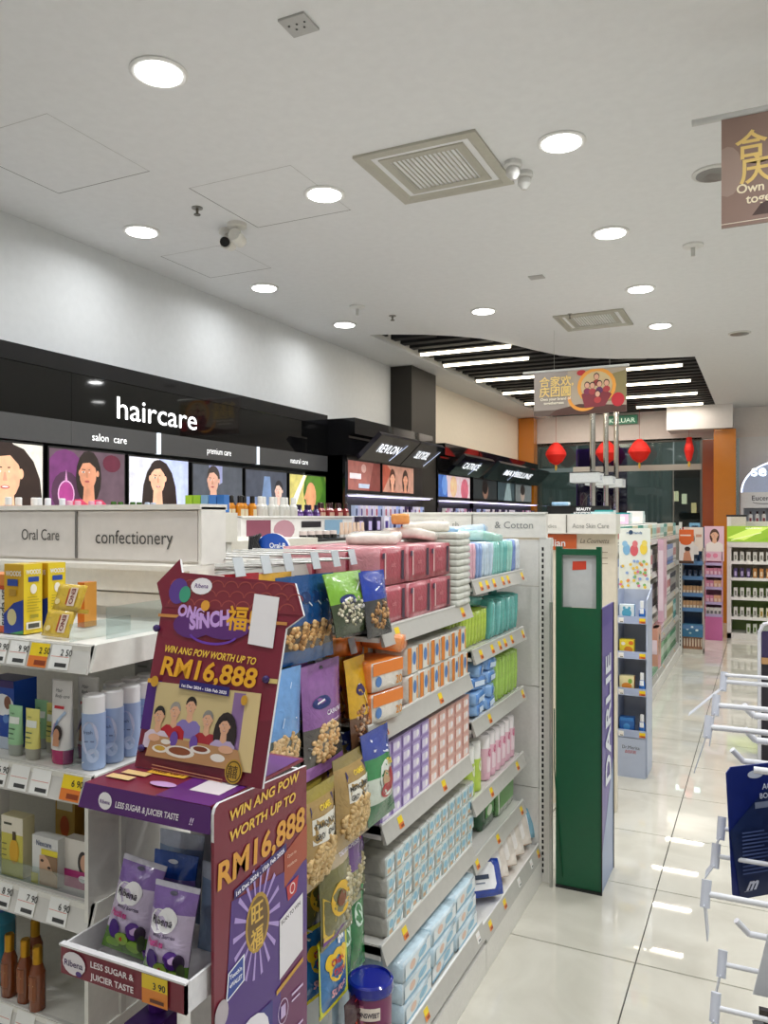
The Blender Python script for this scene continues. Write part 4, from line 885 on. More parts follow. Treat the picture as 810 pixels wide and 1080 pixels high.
# top shelf goods
stp = carton('lozenge_carton', 'medicine box', .10, .05, .105, '#F0EEEA', '#F0EEEA', '#E8873A', [('rect', -.05, .085, .05, .105, '#E58A3C'), ('rect', -.05, .078, .05, .085, '#C9481E'), ('rect', -.05, 0, .05, .012, '#C9592E'), T('Strepsils', .015, .078, .024, '#1E2430', bold=.01, rot=-PI/2, w=.065)])
stp.put((-1.262, 1.02, 1.35), 0, 'white and orange lozenge box at the left edge of the top shelf')
def woods():
    bx = carton('syrup_carton', 'medicine box', .05, .04, .125, '#DFAE1E', '#E8CB22', '#D9B92A',
        [('poly', [(-.025, 0), (.025, 0), (.025, .062), (0, .055), (-.025, .035)], '#1B3A9A'), ('poly', [(-.01, 0), (.025, 0), (.025, .008)], '#3A8A4C'), ('ell', -.004, .03, .012, .015, '#D8CC96'), T('WOODS', -.02, .104, .0125, '#F1EEE2', bold=.03, w=.04), ('rect', -.015, .086, .012, .098, '#24479E'), ('rect', -.01, .068, .008, .08, '#B98F2A')],
        [T('WOODS', -.016, .107, .011, '#F4F1E6', bold=.03, w=.032), ('rect', -.011, .093, .012, .102, '#24479E'), ('ell', 0, .08, .007, .009, '#F0E8D6'), ('rect', -.016, .008, .016, .021, '#EEE9D6'), ('rect', -.012, .010, .012, .018, '#4A4A40'), ('rect', -.008, .028, .01, .034, '#A79A22')]+[('rect', -.015, .04+i*.005, .014-(i % 3)*.004, .0415+i*.005, '#B5A01E') for i in range(6)])
    return bx
wd = woods(); wd.put((-1.212, 1.01, 1.35), 0, 'golden syrup box with a blue corner, front one'); wd.put((-1.205, 1.057, 1.35), 0, 'golden syrup box standing just behind the front one')
brn = carton('syrup_carton', 'medicine box', .018, .03, .085, '#D8772A', '#C98A2E'); brn.put((-1.17, 1.12, 1.35), 0, 'small orange box behind the golden syrup boxes')
t = thing('sachet_pair', 'pair of joined yellow antacid sachets leaning on the top shelf', 'sachet', (-1.105, .985, 1.352), rot=(-.28, 0, -.05))
for k, (dx, z0) in enumerate(((0, 0), (.008, .047))):
    m = MB(t, False); softbox(m, .064, .007, .046, M('#DDBB45', 'film'), M('#D9B43A', 'film'), 6, .12, z0, .0008)
    m.v = [V(p.x+dx+.10*(p.z), p.y, p.z) for p in m.v]; o = m.obj('sachet')
    pprint(o, frame((dx+.012, -.0046, z0), (1, 0, 0), (.1, 0, 1), (0, -1, 0)), [('rect', -.004, .008, .014, .04, '#EBD7C4'), ('rect', -.008, .01, -.005, .038, '#B5281E'), T('ENO', 0, .038, .0135, '#7A1F1A', bold=.02, rot=-PI/2, w=.027), ('ell', -.028, .014, .006, .005, '#F0DDA0')])
m = MB(t, False); m.box(.003, .068, -.001, .001, .044, .051, M('#C9A42E', 'film')); m.obj('seam')
#rs = soft('sachet_pair', 'sachet', .008, .045, .05, '#C24A2A', '#C24A2A', (), e=.5, kind='film'); rs.put((-1.055, 1.03, 1.352), 0, 'orange red edge of sachets behind the yellow pair', None, rot=(-.2, .25, 0))
# second shelf goods
blu = carton('razor_carton', 'box', .08, .05, .125, '#1747A8', '#1A4FB8', '#2A2A6A', [('ell', .01, .08, .03, .02, '#F2F4F8'), ('ell', .024, .085, .009, .012, '#8C5A44'), ('ell', .02, .055, .008, .008, '#5B86CC'), ('rect', -.04, .112, .04, .125, '#3A2468'), ('rect', -.04, 0, .04, .022, '#B8C4D4')])
blu.put((-1.270, 1.03, 1.135), 0, 'blue carton with white oval at the left edge of the second shelf')
def tb(c, cap, cl): return tub('face_wash_tube', 'tube', .088, .0165, c, cap, .22, None, [('rect', -.012, .056, .013, .068, '#EDF2EA', 3), T('garnier'[:0] or 'men', -.009, .072, .006, '#3C5A3C'), ('rect', -.010, .046, .006, .048, '#5E7A5E'), ('rect', -.010, .038, .004, .040, '#5E7A5E'), ('rect', -.010, .03, .008, .031, '#5E7A5E')], kind='satin', flat=True, capm='satin', caplabel='grey translucent cap')
tg = tb('#9FD0A0', '#A5AAA2', 0); ty = tb('#E6DE7C', '#A8A79B', 0)
tg.put((-1.207, .99, 1.1345), 0, 'green face wash tube standing on its cap, front'); ty.put((-1.158, .985, 1.1345), 0, 'yellow face wash tube standing on its cap, front')
tg.put((-1.20, 1.04, 1.1345), 0, 'green face wash tube behind the front green one'); ty.put((-1.158, 1.03, 1.1345), 0, 'yellow face wash tube behind the front yellow one')
tw = tub('cream_tube', 'tube', .143, .0235, '#E4E1E0', '#B01E62', .17, None, [T('Hair', -.012, .122, .009, '#3A3A42', shear=.2), T('Body care', -.012, .113, .008, '#3A3A42', shear=.2), ('rect', -.012, .094, .011, .099, '#C22A34'), ('line', -.013, .05, .0, .075, .005, '#7D9AC4'), ('line', 0, .075, .015, .09, .005, '#A9BCD8'), ('line', -.016, .045, -.006, .07, .003, '#B8A0C8'), ('ell', .002, .053, .010, .014, '#2A1E1C'), ('ell', 0, .05, .007, .011, '#C9906E'), ('rect', -.006, .032, .008, .044, '#C9906E', 2)], kind='satin', flat=True, caplabel='magenta cap')
tw.put((-1.095, .993, 1.1345), 0, 'large white cream tube with magenta cap and a portrait, front'); tw.put((-1.078, 1.035, 1.1345), 0, 'white cream tube with magenta cap, behind the front one')
can = tub('spray_can', 'spray can', .125, .0195, '#9DB2D8', '#EDEDEE', .24, None, [('ell', 0, .055, .015, .028, '#C4CBE6'), T('Dove'[:0] or 'fresh', -.01, .062, .008, '#44507A'), ('rect', -.008, .048, .008, .05, '#6A76A0'), ('ell', .006, .026, .010, .012, '#B9C8E6'), ('line', -.014, .012, .014, .03, .002, '#E3E8F2')], kind='satin')
for i in range(5): can.put((-1.024, .995+i*.042, 1.1345), .4, 'pale blue spray can with white cap, right file, %s from the shelf front' % ORD[i], 'pale blue spray cans on the second shelf')
for i in range(3): can.put((-1.067, 1.085+i*.042, 1.1345), .4, 'pale blue spray can with white cap, left file, %s from the front' % ORD[i], 'pale blue spray cans on the second shelf')
gt = tub('cream_tube', 'tube', .15, .022, '#8F8C88', '#77747A', .1, None, [('rect', -.012, .12, .012, .124, '#6A6864')], kind='satin', flat=True)
for i in range(4): gt.put((-1.135+i*.036, 1.235, 1.1345), 0, 'grey tube at the back of the second shelf, %s of four' % ['leftmost', 'second from left', 'third from left', 'rightmost'][i], 'grey tubes')
# third shelf goods
ln = carton('mask_carton', 'box', .07, .03, .15, '#DCDDE2', '#E6E6E8', None, [('line', 0, .1, .03, .11, .003, '#23303C'), ('ring', .03, .07, .02, .03, .003, '#23303C')]); ln.put((-1.29, 1.0, .925), 0, 'white carton with a black line drawing at the left edge')
ser = thing('serum_blister', 'yellow serum pack with golden bottle picture on the third shelf', 'skincare pack', (-1.195, .985, .9255))
m = MB(ser, False); m.box(-.027, .027, -.012, .012, 0, .105, M('#D9CFA6', 'print')); m.obj('carton')
pprint(ser, FR(-.012), [('rect', -.027, .0, .027, .075, '#C9BF52'), ('rect', -.027, .075, .027, .105, '#E4DDCB'), ('rect', -.02, .09, .0, .094, '#4B4B3A'), ('ell', .006, .045, .012, .022, '#D8A51C'), ('rect', .002, .065, .01, .08, '#4A3A20'), ('rect', -.024, .055, -.012, .057, '#6A6A3A'), ('rect', -.024, .045, -.012, .047, '#6A6A3A'), ('rect', -.024, .035, -.012, .037, '#6A6A3A')])
nx = carton('nose_strip_carton', 'box', .062, .02, .082, '#DADAD8', '#C8C8C4', None, [T('Nexcare', -.02, .066, .013, '#2A3F6E', bold=.01, w=.036), ('rect', -.008, .052, .031, .062, '#E2D02E'), ('poly', [(-.012, .0), (-.012, .05), (.004, .052), (.022, .03), (.031, .02), (.031, 0)], '#CFA384'), ('poly', [(.0, .052), (.031, .052), (.031, .02), (.02, .026), (.01, .045)], '#8A6A4C'), ('ell', -.005, .042, .004, .0025, '#3A2A22'), ('ell', .012, .032, .004, .0025, '#3A2A22'), ('rect', -.031, .0, -.014, .018, '#D8C63A')])
nx.put((-1.117, .985, .925), 0, 'white box with a half face and yellow band on the third shelf')
nx2 = carton('nose_strip_carton', 'box', .062, .02, .082, '#E2DCD4', '#C8C8C4', None, [('ell', .012, .045, .012, .02, '#2A2024'), ('ell', .016, .045, .01, .015, '#D9A689'), ('rect', -.031, 0, .031, .03, '#B92A78'), ('ell', .012, .018, .01, .006, '#F0E8EC')])
nx2.put((-1.055, 1.0, .925), 0, 'white and magenta box with a face beside the yellow banded box')
bk = carton('skincare_carton', 'box', .05, .03, .15, '#C9A24A', '#B98A3A', None, [('rect', -.02, .08, .02, .12, '#E8E0C8'), ('ell', 0, .05, .012, .02, '#C4561E')])
for i, (x, c) in enumerate(((-1.19, 0), (-1.13, 0), (-1.06, 0))): bk.put((x, 1.10+.02*i, .925), 0, 'amber carton at the back of the third shelf, %s' % ['left', 'middle', 'right'][i], 'amber cartons at the back of the third shelf')
dk = carton('skincare_carton', 'box', .06, .03, .15, '#4E4A4C', '#3E3B3E', None, [('rect', -.02, .03, .02, .12, '#8A8478')]); dk.put((-1.04, 1.2, .925), 0, 'dark carton at the back right of the third shelf')
# fourth shelf goods
amb = tub('oil_bottle', 'bottle', .108, .0135, '#7A3A14', '#B98A2A', .27, .0085, [('rect', -.009, .02, .009, .06, '#8C4A1E', 3), ('rect', -.005, .045, .005, .047, '#D9B46A')], kind='gloss', capm='metal', caplabel='brushed gold cap')
for i, (x, y, lab) in enumerate(((-1.205, .975, 'amber oil bottle with gold cap, front left of four'), (-1.165, .975, 'amber oil bottle with gold cap, front middle of four'), (-1.127, .968, 'amber oil bottle with gold cap, front right of four'), (-1.205, 1.03, 'amber oil bottle with gold cap, behind the other three'))): amb.put((x, y, .713), 0, lab, 'amber oil bottles')
tq2 = tub('shampoo_bottle', 'bottle', .16, .03, '#2E7F9A', '#2A5FA8', .2, .02, [('ell', 0, .06, .02, .03, '#5FAF7A')]); tq2.put((-1.265, 1.0, .713), 0, 'blue green bottle at the left edge of the fourth shelf')

# =================================================================== SNACK BAY with hooks
sb = thing('hook_display', 'white back panel with rows of hooks carrying the snack bags', 'display rack', (-1.3, 1.6, 0))
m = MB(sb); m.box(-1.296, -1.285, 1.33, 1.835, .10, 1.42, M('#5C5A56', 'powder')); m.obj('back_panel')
def hook(y, z, x1=-1.0, tg_=True):
    m = MB(sb); m.tube((-1.285, y, z), (x1, y, z+.01), .003, M('#C9C9C6', 'metal'), 6); m.tube((-1.285, y, z+.03), (x1+.004, y, z+.03), .0022, M('#C9C9C6', 'metal'), 6); o = m.obj('hook')
    if tg_:
        m = MB(o); m.add([V(x1+.004, y-.017, z+.035), V(x1+.004, y+.017, z+.035), V(x1+.014, y+.017, z-.005), V(x1+.014, y-.017, z-.005), V(x1+.006, y-.017, z+.035), V(x1+.006, y+.017, z+.035), V(x1+.016, y+.017, z-.005), V(x1+.016, y-.017, z-.005)], [(3, 2, 1, 0), (4, 5, 6, 7), (0, 1, 5, 4), (2, 3, 7, 6), (0, 4, 7, 3), (1, 2, 6, 5)], M('#C7CDD1', 'satin')); q = m.obj('price_holder')
    return o
for y in (1.36, 1.46, 1.55, 1.64, 1.74, 1.83): hook(y, 1.44, -1.0 if y < 1.6 else -.98)
for y in (1.66, 1.84): hook(y, 1.205, -.985)
for z in (1.0, .79, .585):
    for y in (1.55, 1.70, 1.82): hook(y, z, -.93, False)
shelf(1.32, 1.86, 1.43, xf=-1.12, xb=-1.24)
tan = ['#B98E5C', '#C9A06A', '#A87B48']
def campr(w_, h_, c, nm, c2='#F2EDF4'):
    return [('ell', -w_*.15, -h_*.34, w_*.2, h_*.06, '#16286A'), ('line', -w_*.25, -h_*.345, -w_*.1, -h_*.32, .004, c2), T(nm, -w_*.05, -h_*.47, h_*.06, c2, bold=.01, w=w_*.42), ('rect', -w_*.05, -h_*.53, w_*.3, -h_*.525, c2, 3), ('ell', 0, -.012, .008, .004, '#2A2230')]
GB = bag('snack_bag', .19, .15, .035, [(.5, '#7DB23A'), (1, '#39452E')], campr(.19, .2, 0, 'NATURAL')[:3]+[('line', .02, -.05, .06, -.03, .003, '#EAF2DC')], (0.0, -.098, .075, .032), ['#D8D0B8', '#C9C2A6', '#2E2A22', '#B7B092'], 90, nutr=.006)
GB.put((-.925, 1.69, 1.425), 0, 'green snack bag with a window of pale seeds in the top row', None, rot=(-.25, 0, PI/2))
BB = bag('snack_bag', .14, .165, .03, [(.45, '#1E3FA6'), (1, '#3A3A3A')], [('line', -.02, -.05, .03, -.035, .003, '#DCE4F2')], (0, -.115, .05, .035), ['#C99A5E', '#A57742', '#6A4A2C'], 60, nutr=.007)
BB.put((-.90, 1.80, 1.422), 0, 'royal blue snack bag with a nut window behind the green one', None, rot=(-.15, 0, PI/2))
DB = bag('snack_bag', .14, .2, .03, [(.55, '#1F4E86'), (.85, '#4A3A2C'), (1, '#1F4E86')], [('ell', .02, -.05, .02, .014, '#123264'), ('line', .03, -.06, .045, -.07, .003, '#E0E8F2')], (0, -.138, .05, .03), ['#C99A5E', '#A57742', '#E0B87E'], 45, nutr=.008)
for i in range(3): DB.put((-.955, 1.53+.04*i, 1.425), 0, 'dark blue nut bag, %s of three overlapping ones' % ['nearest', 'middle', 'farthest'][i], 'dark blue nut bags', rot=(0, 0, PI/2*.9))
OB = bag('snack_bag', .13, .24, .03, [(.4, '#D9A63A'), (1, '#3E5A38')], [('poly', [(-.04, -.03), (.04, -.03), (.03, -.06), (-.03, -.07)], '#E9C46A')], (0, -.15, .045, .05), ['#C9B58C', '#9A8A62'], 60, nutr=.006)
OB.put((-.985, 1.475, 1.435), 0, 'yellow and green snack bag behind the printed header card', None, rot=(0, 0, PI/2*.9))
PB = bag('snack_bag', .11, .2, .03, [(.3, '#E3A6C4'), (1, '#D98AA8')], [('ell', 0, -.03, .02, .01, '#8A5AA8')]); PB.put((-1.0, 1.42, 1.437), 0, 'pink snack bag just above the header card', None, rot=(0, 0, PI/2*.85))
RB = bag('snack_bag', .13, .2, .03, [(.3, '#A8222E'), (1, '#8A1C26')], [('line', -.03, -.02, .03, -.03, .004, '#E8C4C4')]); RB.put((-1.0, 1.355, 1.44), 0, 'dark red snack bag just above the header card', None, rot=(0, 0, PI/2*.8))
PU = bag('snack_bag', .185, .26, .04, [(.53, '#8B5A9A'), (.9, '#55504A'), (1, '#B07AC0')], campr(.185, .26, 0, 'CASHEWS'), (-.005, -.185, .06, .046), ['#D9B07A', '#C9985E', '#E2C08C'], 90, nutr=.008, long=1.2)
PU.put((-.95, 1.625, 1.215), 0, 'purple nut bag with a window of roasted nuts in the second row', None, rot=(-.05, 0, PI/2)); PU.put((-1.0, 1.56, 1.225), 0, 'purple nut bag tucked behind the front purple one', None, rot=(0, 0, PI/2))
LB = bag('snack_bag', .15, .26, .04, [(.55, '#6C9ED6'), (1, '#4E5A56')], [('line', -.04, -.05, .04, -.11, .003, '#DCE9F6'), ('line', .03, -.03, -.02, -.12, .003, '#BCD4EE')], (0, -.185, .055, .045), ['#D9B98A', '#C49E68'], 80, nutr=.0075, long=1.4)
LB.put((-.95, 1.455, 1.225), 0, 'light blue peanut bag right of the header card in the second row', None, rot=(0, 0, PI/2*.95))
YB = bag('snack_bag', .11, .24, .035, [(.6, '#D9A81E'), (.92, '#6A4A34'), (1, '#D9A81E')], [('ell', -.01, -.08, .02, .015, '#33205C'), ('line', 0, -.09, .02, -.12, .004, '#F2D88A')], (0, -.17, .04, .05), ['#8A5A34', '#B98250', '#C9A88A', '#5E2E22'], 60, nutr=.0065)
YB.put((-.945, 1.79, 1.20), 0, 'mustard yellow nut bag, right one in the second row', None, rot=(-.1, 0, PI/2)); YB.put((-.985, 1.735, 1.19), 0, 'mustard yellow nut bag, left one behind the purple bag', None, rot=(0, 0, PI/2))
pn = ['#CDAE78', '#D8BC8A', '#BD9A62']
PN = bag('snack_bag', .17, .215, .055, [(.12, '#8A7A4A'), (1, '#A88A52')], [('poly', [(-.05, -.035), (.05, -.028), (.055, -.05), (-.05, -.058)], '#33285C'), T('CAMEL', -.02, -.05, .017, '#E8C83A', bold=.03), ('rect', -.05, -.108, .06, -.062, '#E6E2D4', 5), T('MENGLEMBU', -.045, -.082, .016, '#26241E', bold=.02, w=.1), T('GROUNDNUTS', -.045, -.103, .016, '#26241E', bold=.02, w=.1)], (0, -.152, .066, .046), pn, 130, nutr=.0085, long=1.8)
PN.put((-.905, 1.69, .99), 0, 'clear groundnut bag with white label, in the middle of the third row', None, rot=(-.05, .0, PI/2))
PN2 = bag('snack_bag', .15, .225, .05, [(.12, '#9A8A3A'), (1, '#A88A52')], [('poly', [(-.05, -.035), (.05, -.028), (.055, -.05), (-.05, -.058)], '#33285C'), T('CAMEL', -.02, -.05, .017, '#E8C83A', bold=.03), ('rect', -.05, -.118, .06, -.062, '#E6E2D4', 5), T('TANDOONG', -.045, -.085, .017, '#26241E', bold=.02, w=.1), T('GROUNDNUTS', -.045, -.108, .017, '#26241E', bold=.02, w=.1)], (0, -.165, .058, .044), pn, 120, nutr=.0085, long=1.8)
PN2.put((-.90, 1.53, .96), 0, 'clear groundnut bag with white label, lower left beside the printed side panel', None, rot=(0, .0, PI/2))
AL = bag('snack_bag', .155, .225, .05, [(.28, '#3A4A9A'), (.5, '#3E8A52'), (.8, '#C9D2C4'), (1, '#2F6A44')], [('line', -.04, -.02, .04, -.05, .006, '#D9DCEC'), ('line', -.04, -.045, .03, -.06, .006, '#D9DCEC'), ('ell', 0, -.12, .034, .045, '#DDE4DA'), ('ell', -.006, -.12, .018, .02, '#B99A72'), ('ell', -.004, -.15, .03, .018, '#A8242C'), ('ell', .022, -.125, .014, .028, '#A8242C'), T('Tong', .005, -.09, .022, '#E3C93A', bold=.03)])
AL.put((-.90, 1.815, 1.015), 0, 'green and blue nut bag with a red picture, rightmost in the third row', None, rot=(-.1, 0, PI/2))
SF = bag('snack_bag', .15, .22, .045, [(.2, '#B7A68A'), (1, '#6E6A3A')], [('poly', [(.0, -.01), (.07, .0), (.07, -.07), (.02, -.085)], '#5A2A7A'), T('TONG GARDEN', .005, -.035, .014, '#E9E2EE', bold=.02, w=.055), ('ell', -.01, -.12, .04, .04, '#E3B52A'), ('ell', -.01, -.12, .018, .018, '#7A3E14'), ('poly', [(-.07, -.1), (-.03, -.13), (-.03, -.2), (-.07, -.2)], '#D9B73A'), ('poly', [(-.07, -.19), (.02, -.19), (.0, -.21), (-.07, -.21)], '#6A2A8A')], (.04, -.13, .03, .06), ['#C9C0A2', '#B7AC86'], 45, nutr=.007)
SF.put((-.905, 1.61, .80), 0, 'sunflower seed bag with purple corner in the fourth row', None, rot=(-.05, 0, PI/2))
SF2 = bag('snack_bag', .12, .2, .04, [(.15, '#8A7A5A'), (.5, '#5A2A7A'), (1, '#8A8A62')], [T('CHICKEN', -.03, -.04, .014, '#E9E2EE', bold=.02), ('ell', .045, -.03, .012, .012, '#B83A3A')], (0, -.14, .05, .045), ['#C9C0A2', '#B7AC86', '#A89A70'], 55, nutr=.007)
SF2.put((-.925, 1.73, .79), 0, 'purple banded seed bag right of the sunflower bag', None, rot=(0, 0, PI/2))
CH = bag('candy_bag', .13, .17, .03, [(.06, '#D8CF2A'), (.93, '#2A6FA8'), (1, '#D8CF2A')], [('rect', -.065, -.165, -.052, -.005, '#C9D23A'), ('rect', .05, -.165, .065, -.005, '#C9D23A'), ('ell', 0, -.07, .04, .036, '#F0C81E'), ('ell', -.03, -.055, .02, .018, '#F0C81E'), ('ell', .03, -.055, .02, .018, '#F0C81E'), T('Chupa', -.03, -.065, .02, '#B8202A', bold=.03, w=.055), T('Chups', -.025, -.088, .02, '#B8202A', bold=.03, w=.05), T('give', .01, -.025, .018, '#F2F2F2', bold=.04), T('SURF', -.03, -.135, .025, '#D9A0A8', bold=.04, w=.06)], cat='candy bag')
CH.put((-.90, 1.595, .60), 0, 'yellow and blue lollipop bag in the lowest row', None, rot=(-.03, 0, PI/2))
GC = bag('candy_bag', .09, .2, .03, [(1, '#1E7A3E')], [('ell', 0, -.06, .02, .03, '#CFE6D4')], cat='candy bag'); GC.put((-.93, 1.70, .60), 0, 'green candy bag behind the lollipop bag', None, rot=(0, 0, PI/2))
RC = bag('candy_bag', .12, .1, .03, [(1, '#3A1420')], [('poly', [(-.02, -.01), (.05, -.0), (.04, -.05), (-.03, -.06)], '#C22A2E'), T('bar', 0, -.04, .02, '#F4E4E4', bold=.03)], cat='candy bag'); RC.put((-.88, 1.68, .42), 0, 'dark red candy bag below the lollipop bag', None, rot=(0, 0, PI/2))
for s_, loc, lab, rz in ((PU, (-.985, 1.66, 1.205), 'purple nut bag deepest behind the front purple one', 1.45), (YB, (-1.01, 1.80, 1.195), 'mustard yellow nut bag deepest in the second row', 1.5), (GB, (-.975, 1.71, 1.42), 'green seed bag behind the front green one', 1.45), (BB, (-.95, 1.815, 1.418), 'royal blue nut bag behind the front blue one', 1.5),
        (LB, (-.99, 1.47, 1.215), 'light blue peanut bag behind the front light blue one', 1.4), (PN, (-.96, 1.71, .985), 'groundnut bag behind the middle one of the third row', 1.45), (PN2, (-.955, 1.55, .955), 'groundnut bag behind the lower left one', 1.45), (AL, (-.96, 1.80, 1.01), 'green and blue nut bag behind the rightmost one', 1.45),
        (SF, (-.96, 1.63, .79), 'sunflower seed bag behind the front one', 1.45), (CH, (-.95, 1.61, .60), 'lollipop bag behind the front one', 1.45), (SF2, (-.96, 1.80, .79), 'purple banded seed bag rightmost in the fourth row', 1.5), (GC, (-.95, 1.80, .60), 'green candy bag rightmost in the lowest row', 1.5)):
    s_.put(loc, 0, lab, None, rot=(R.uniform(-.08, .02), R.uniform(-.04, .04), rz))
tb_ = thing('snack_tub', 'round tub with dark blue lid on the lower snack shelf', 'tub', (-.865, 1.725, .175))
m = MB(tb_, False); m.lathe((0, 0, 0), [(.05, 0), (.052, .01), (.052, .235), (.05, .24)], M('#7A2E5C', 'print'), 24); m.obj('body')
m = MB(tb_, False); m.lathe((0, 0, .235), [(.056, 0), (.057, .006), (.056, .024), (.05, .028), (.048, .022), (.01, .022)], M('#12208C', 'gloss'), 28); m.obj('lid')
cyl = lambda a, b, k=0: V((.0522+k)*math.sin(a/.052+.15), -(.0522+k)*math.cos(a/.052+.15), b)
pprint(tb_, cyl, [('rect', -.05, .0, .0, .22, '#B86A8A', 6), ('ell', -.03, .13, .02, .03, '#4A1E3A'), ('rect', -.02, .185, .04, .215, '#E9DDD0', 5), T('SUNSWEET', -.018, .193, .016, '#2A1E3A', bold=.03, w=.056), ('rect', .0, .16, .03, .18, '#E0A63A', 3), ('rect', .03, .12, .06, .17, '#24242E', 3)])
m = MB(); m.box(-1.28, -.86, 1.33, 1.87, .17-.016, .174, SH); tag(m.obj('low_shelf'), 'low white shelf board under the snack tub', 'shelf')

# =================================================================== PROMOTION STAND
MAR, PUR = M('#7A1F33', 'print'), M('#55206E', 'print')
ps = thing('promotion_stand', 'maroon and purple cardboard sweets stand with tilted picture card', 'display stand', (-.82, 1.0, 0))
wht = M('#E4E3E4', 'card')
m = MB(ps); m.box(-.703, -.698, .90, 1.15, 0, 1.10, MAR)
pts = [(0, 1.10), (.25, 1.10), (.25, 1.138), (.012, 1.152), (.004, 1.148), (0, 1.14)]
m.prism(pts, lambda a, b, k=0: V(-.703+k, .90+a, b), .005, MAR, wht); sp = m.obj('side_panel')
m = MB(ps); m.box(-.945, -.704, 1.15, 1.156, 0, 1.13, wht); m.obj('back_panel')
m = MB(ps)
m.add([V(-.945, .90, 1.15), V(-.704, .90, 1.15), V(-.704, 1.15, 1.15), V(-.945, 1.15, 1.15), V(-.945, .90, 1.145), V(-.704, .90, 1.145), V(-.704, 1.15, 1.145), V(-.945, 1.15, 1.145)], [(0, 1, 2, 3), (7, 6, 5, 4), (1, 5, 6, 2), (0, 3, 7, 4)], MAR)
m.add([V(-.945, .90, 1.15), V(-.704, .90, 1.15), V(-.704, .896, 1.112), V(-.955, .896, 1.112), V(-.945, .903, 1.15), V(-.704, .903, 1.15), V(-.704, .899, 1.112), V(-.955, .899, 1.112)], [(3, 2, 1, 0), (4, 5, 6, 7), (2, 3, 7, 6), (0, 4, 7, 3), (1, 2, 6, 5)], PUR); m.obj('canopy')
pprint(ps, frame((-.125, -.1015, 1.125), (1, 0, 0), (0, .1, 1), (0, -1, 0)), [('ell', .045, .004, .0135, .013, '#F0ECEF'), T('Ribena', .035, 0, .008, '#5A2A7A', bold=.02, w=.02), T('LESS SUGAR & JUICIER TASTE', .066, -.002, .0125, '#F6F0F4', bold=.02, w=.12, shear=.15), T('!!', .206, -.004, .014, '#E9D8F0', bold=.02, shear=.3)], name='lettering', lift=.002)
pprint(ps, frame((-.125, -.10, 1.1502), (1, 0, 0), (0, 1, 0)), [('rect', .14, .0, .24, .24, '#5E2274'), ('poly', [(.17, .04), (.225, .04), (.225, .09), (.17, .09)], '#E4DCE0'), ('rect', .055, .075, .13, .105, '#E9B43A'), T('FREE GIFT', .06, .082, .015, '#7A2A1E', bold=.03, w=.065), ('rect', .02, .055, .07, .072, '#EDC98A'), ('rect', .012, .03, .06, .047, '#EDC98A'), ('ell', .12, .04, .025, .01, '#C9A0D4')], name='top_print')
# tray
m = MB(ps)
m.box(-.946, -.710, .855, .859, .879, .921, MAR); m.box(-.946, -.942, .859, 1.148, .879, .921, wht); m.box(-.714, -.710, .855, 1.148, .879, .921, wht); m.box(-.942, -.714, .859, 1.148, .876, .880, wht); m.box(-.947, -.709, .852, .862, .921, .924, wht)
tr = m.obj('tray')
pprint(tr, frame((-.126, -.1455, .8805), (1, 0, 0), (0, 0, 1), (0, -1, 0)), [('ell', .028, .019, .023, .017, '#E6E0E6'), T('Ribena', .009, .014, .013, '#3E1E5A', bold=.02, w=.037), ('ell', .038, .006, .006, .004, '#4A2A7A'), T('LESS SUGAR &', .062, .023, .0125, '#EFE6EA', bold=.022, w=.082), T('JUICIER TASTE', .062, .006, .0125, '#EFE6EA', bold=.022, w=.082), ('rect', .16, -.001, .206, .020, '#E2852A'), ('rect', .16, .020, .206, .040, '#EBC81E'), T('3 90', .18, .022, .013, '#1E1E1E', bold=.02), ('rect', .175, .003, .2, .008, '#5E2A12')], lift=.001)
# header card, leaning back
tl = math.radians(13.5); cv, sv = math.cos(tl), math.sin(tl)
HF = lambda a, b, k=0: V(-.10+a-.007, -.012+b*sv-k*cv, 1.152+b*cv+k*sv)
out = [(.002, 0), (.252, 0), (.262, .245), (.29, .262), (.268, .315), (.045, .318), (.03, .342), (-.008, .296), (.004, .285), (.012, .262)]
out = [(0, 0), (.25, 0), (.256, .24), (.285, .262), (.262, .312), (.035, .322), (.026, .345), (-.016, .302), (.004, .262)]
m = MB(ps, False); m.prism(out, HF, -.005, MAR, wht); hc = m.obj('header_card')
gold = '#E9A928'
def ft(cx, cy, s, top, hair, elder=False, turn=0): return face(cx, cy, s, '#DDAA88', hair, .2, top, turn)
sh = [('poly', [(.0, .02), (.06, 0), (.25, 0), (.252, .1), (.1, .08)], '#6E1C2E'), ('poly', [(0, .06), (.03, .06), (.03, .14), (.0, .14)], '#4A1E78'),
      ('poly', [(.035, .316), (.258, .308), (.282, .262), (.01, .262)], '#7E2A36')]
for j in range(3):
    for i in range(9): sh.append(('ring', .03+i*.028+(j % 2)*.014, .268+j*.016, .014, .011, .0018, '#A24A44', 0, PI))
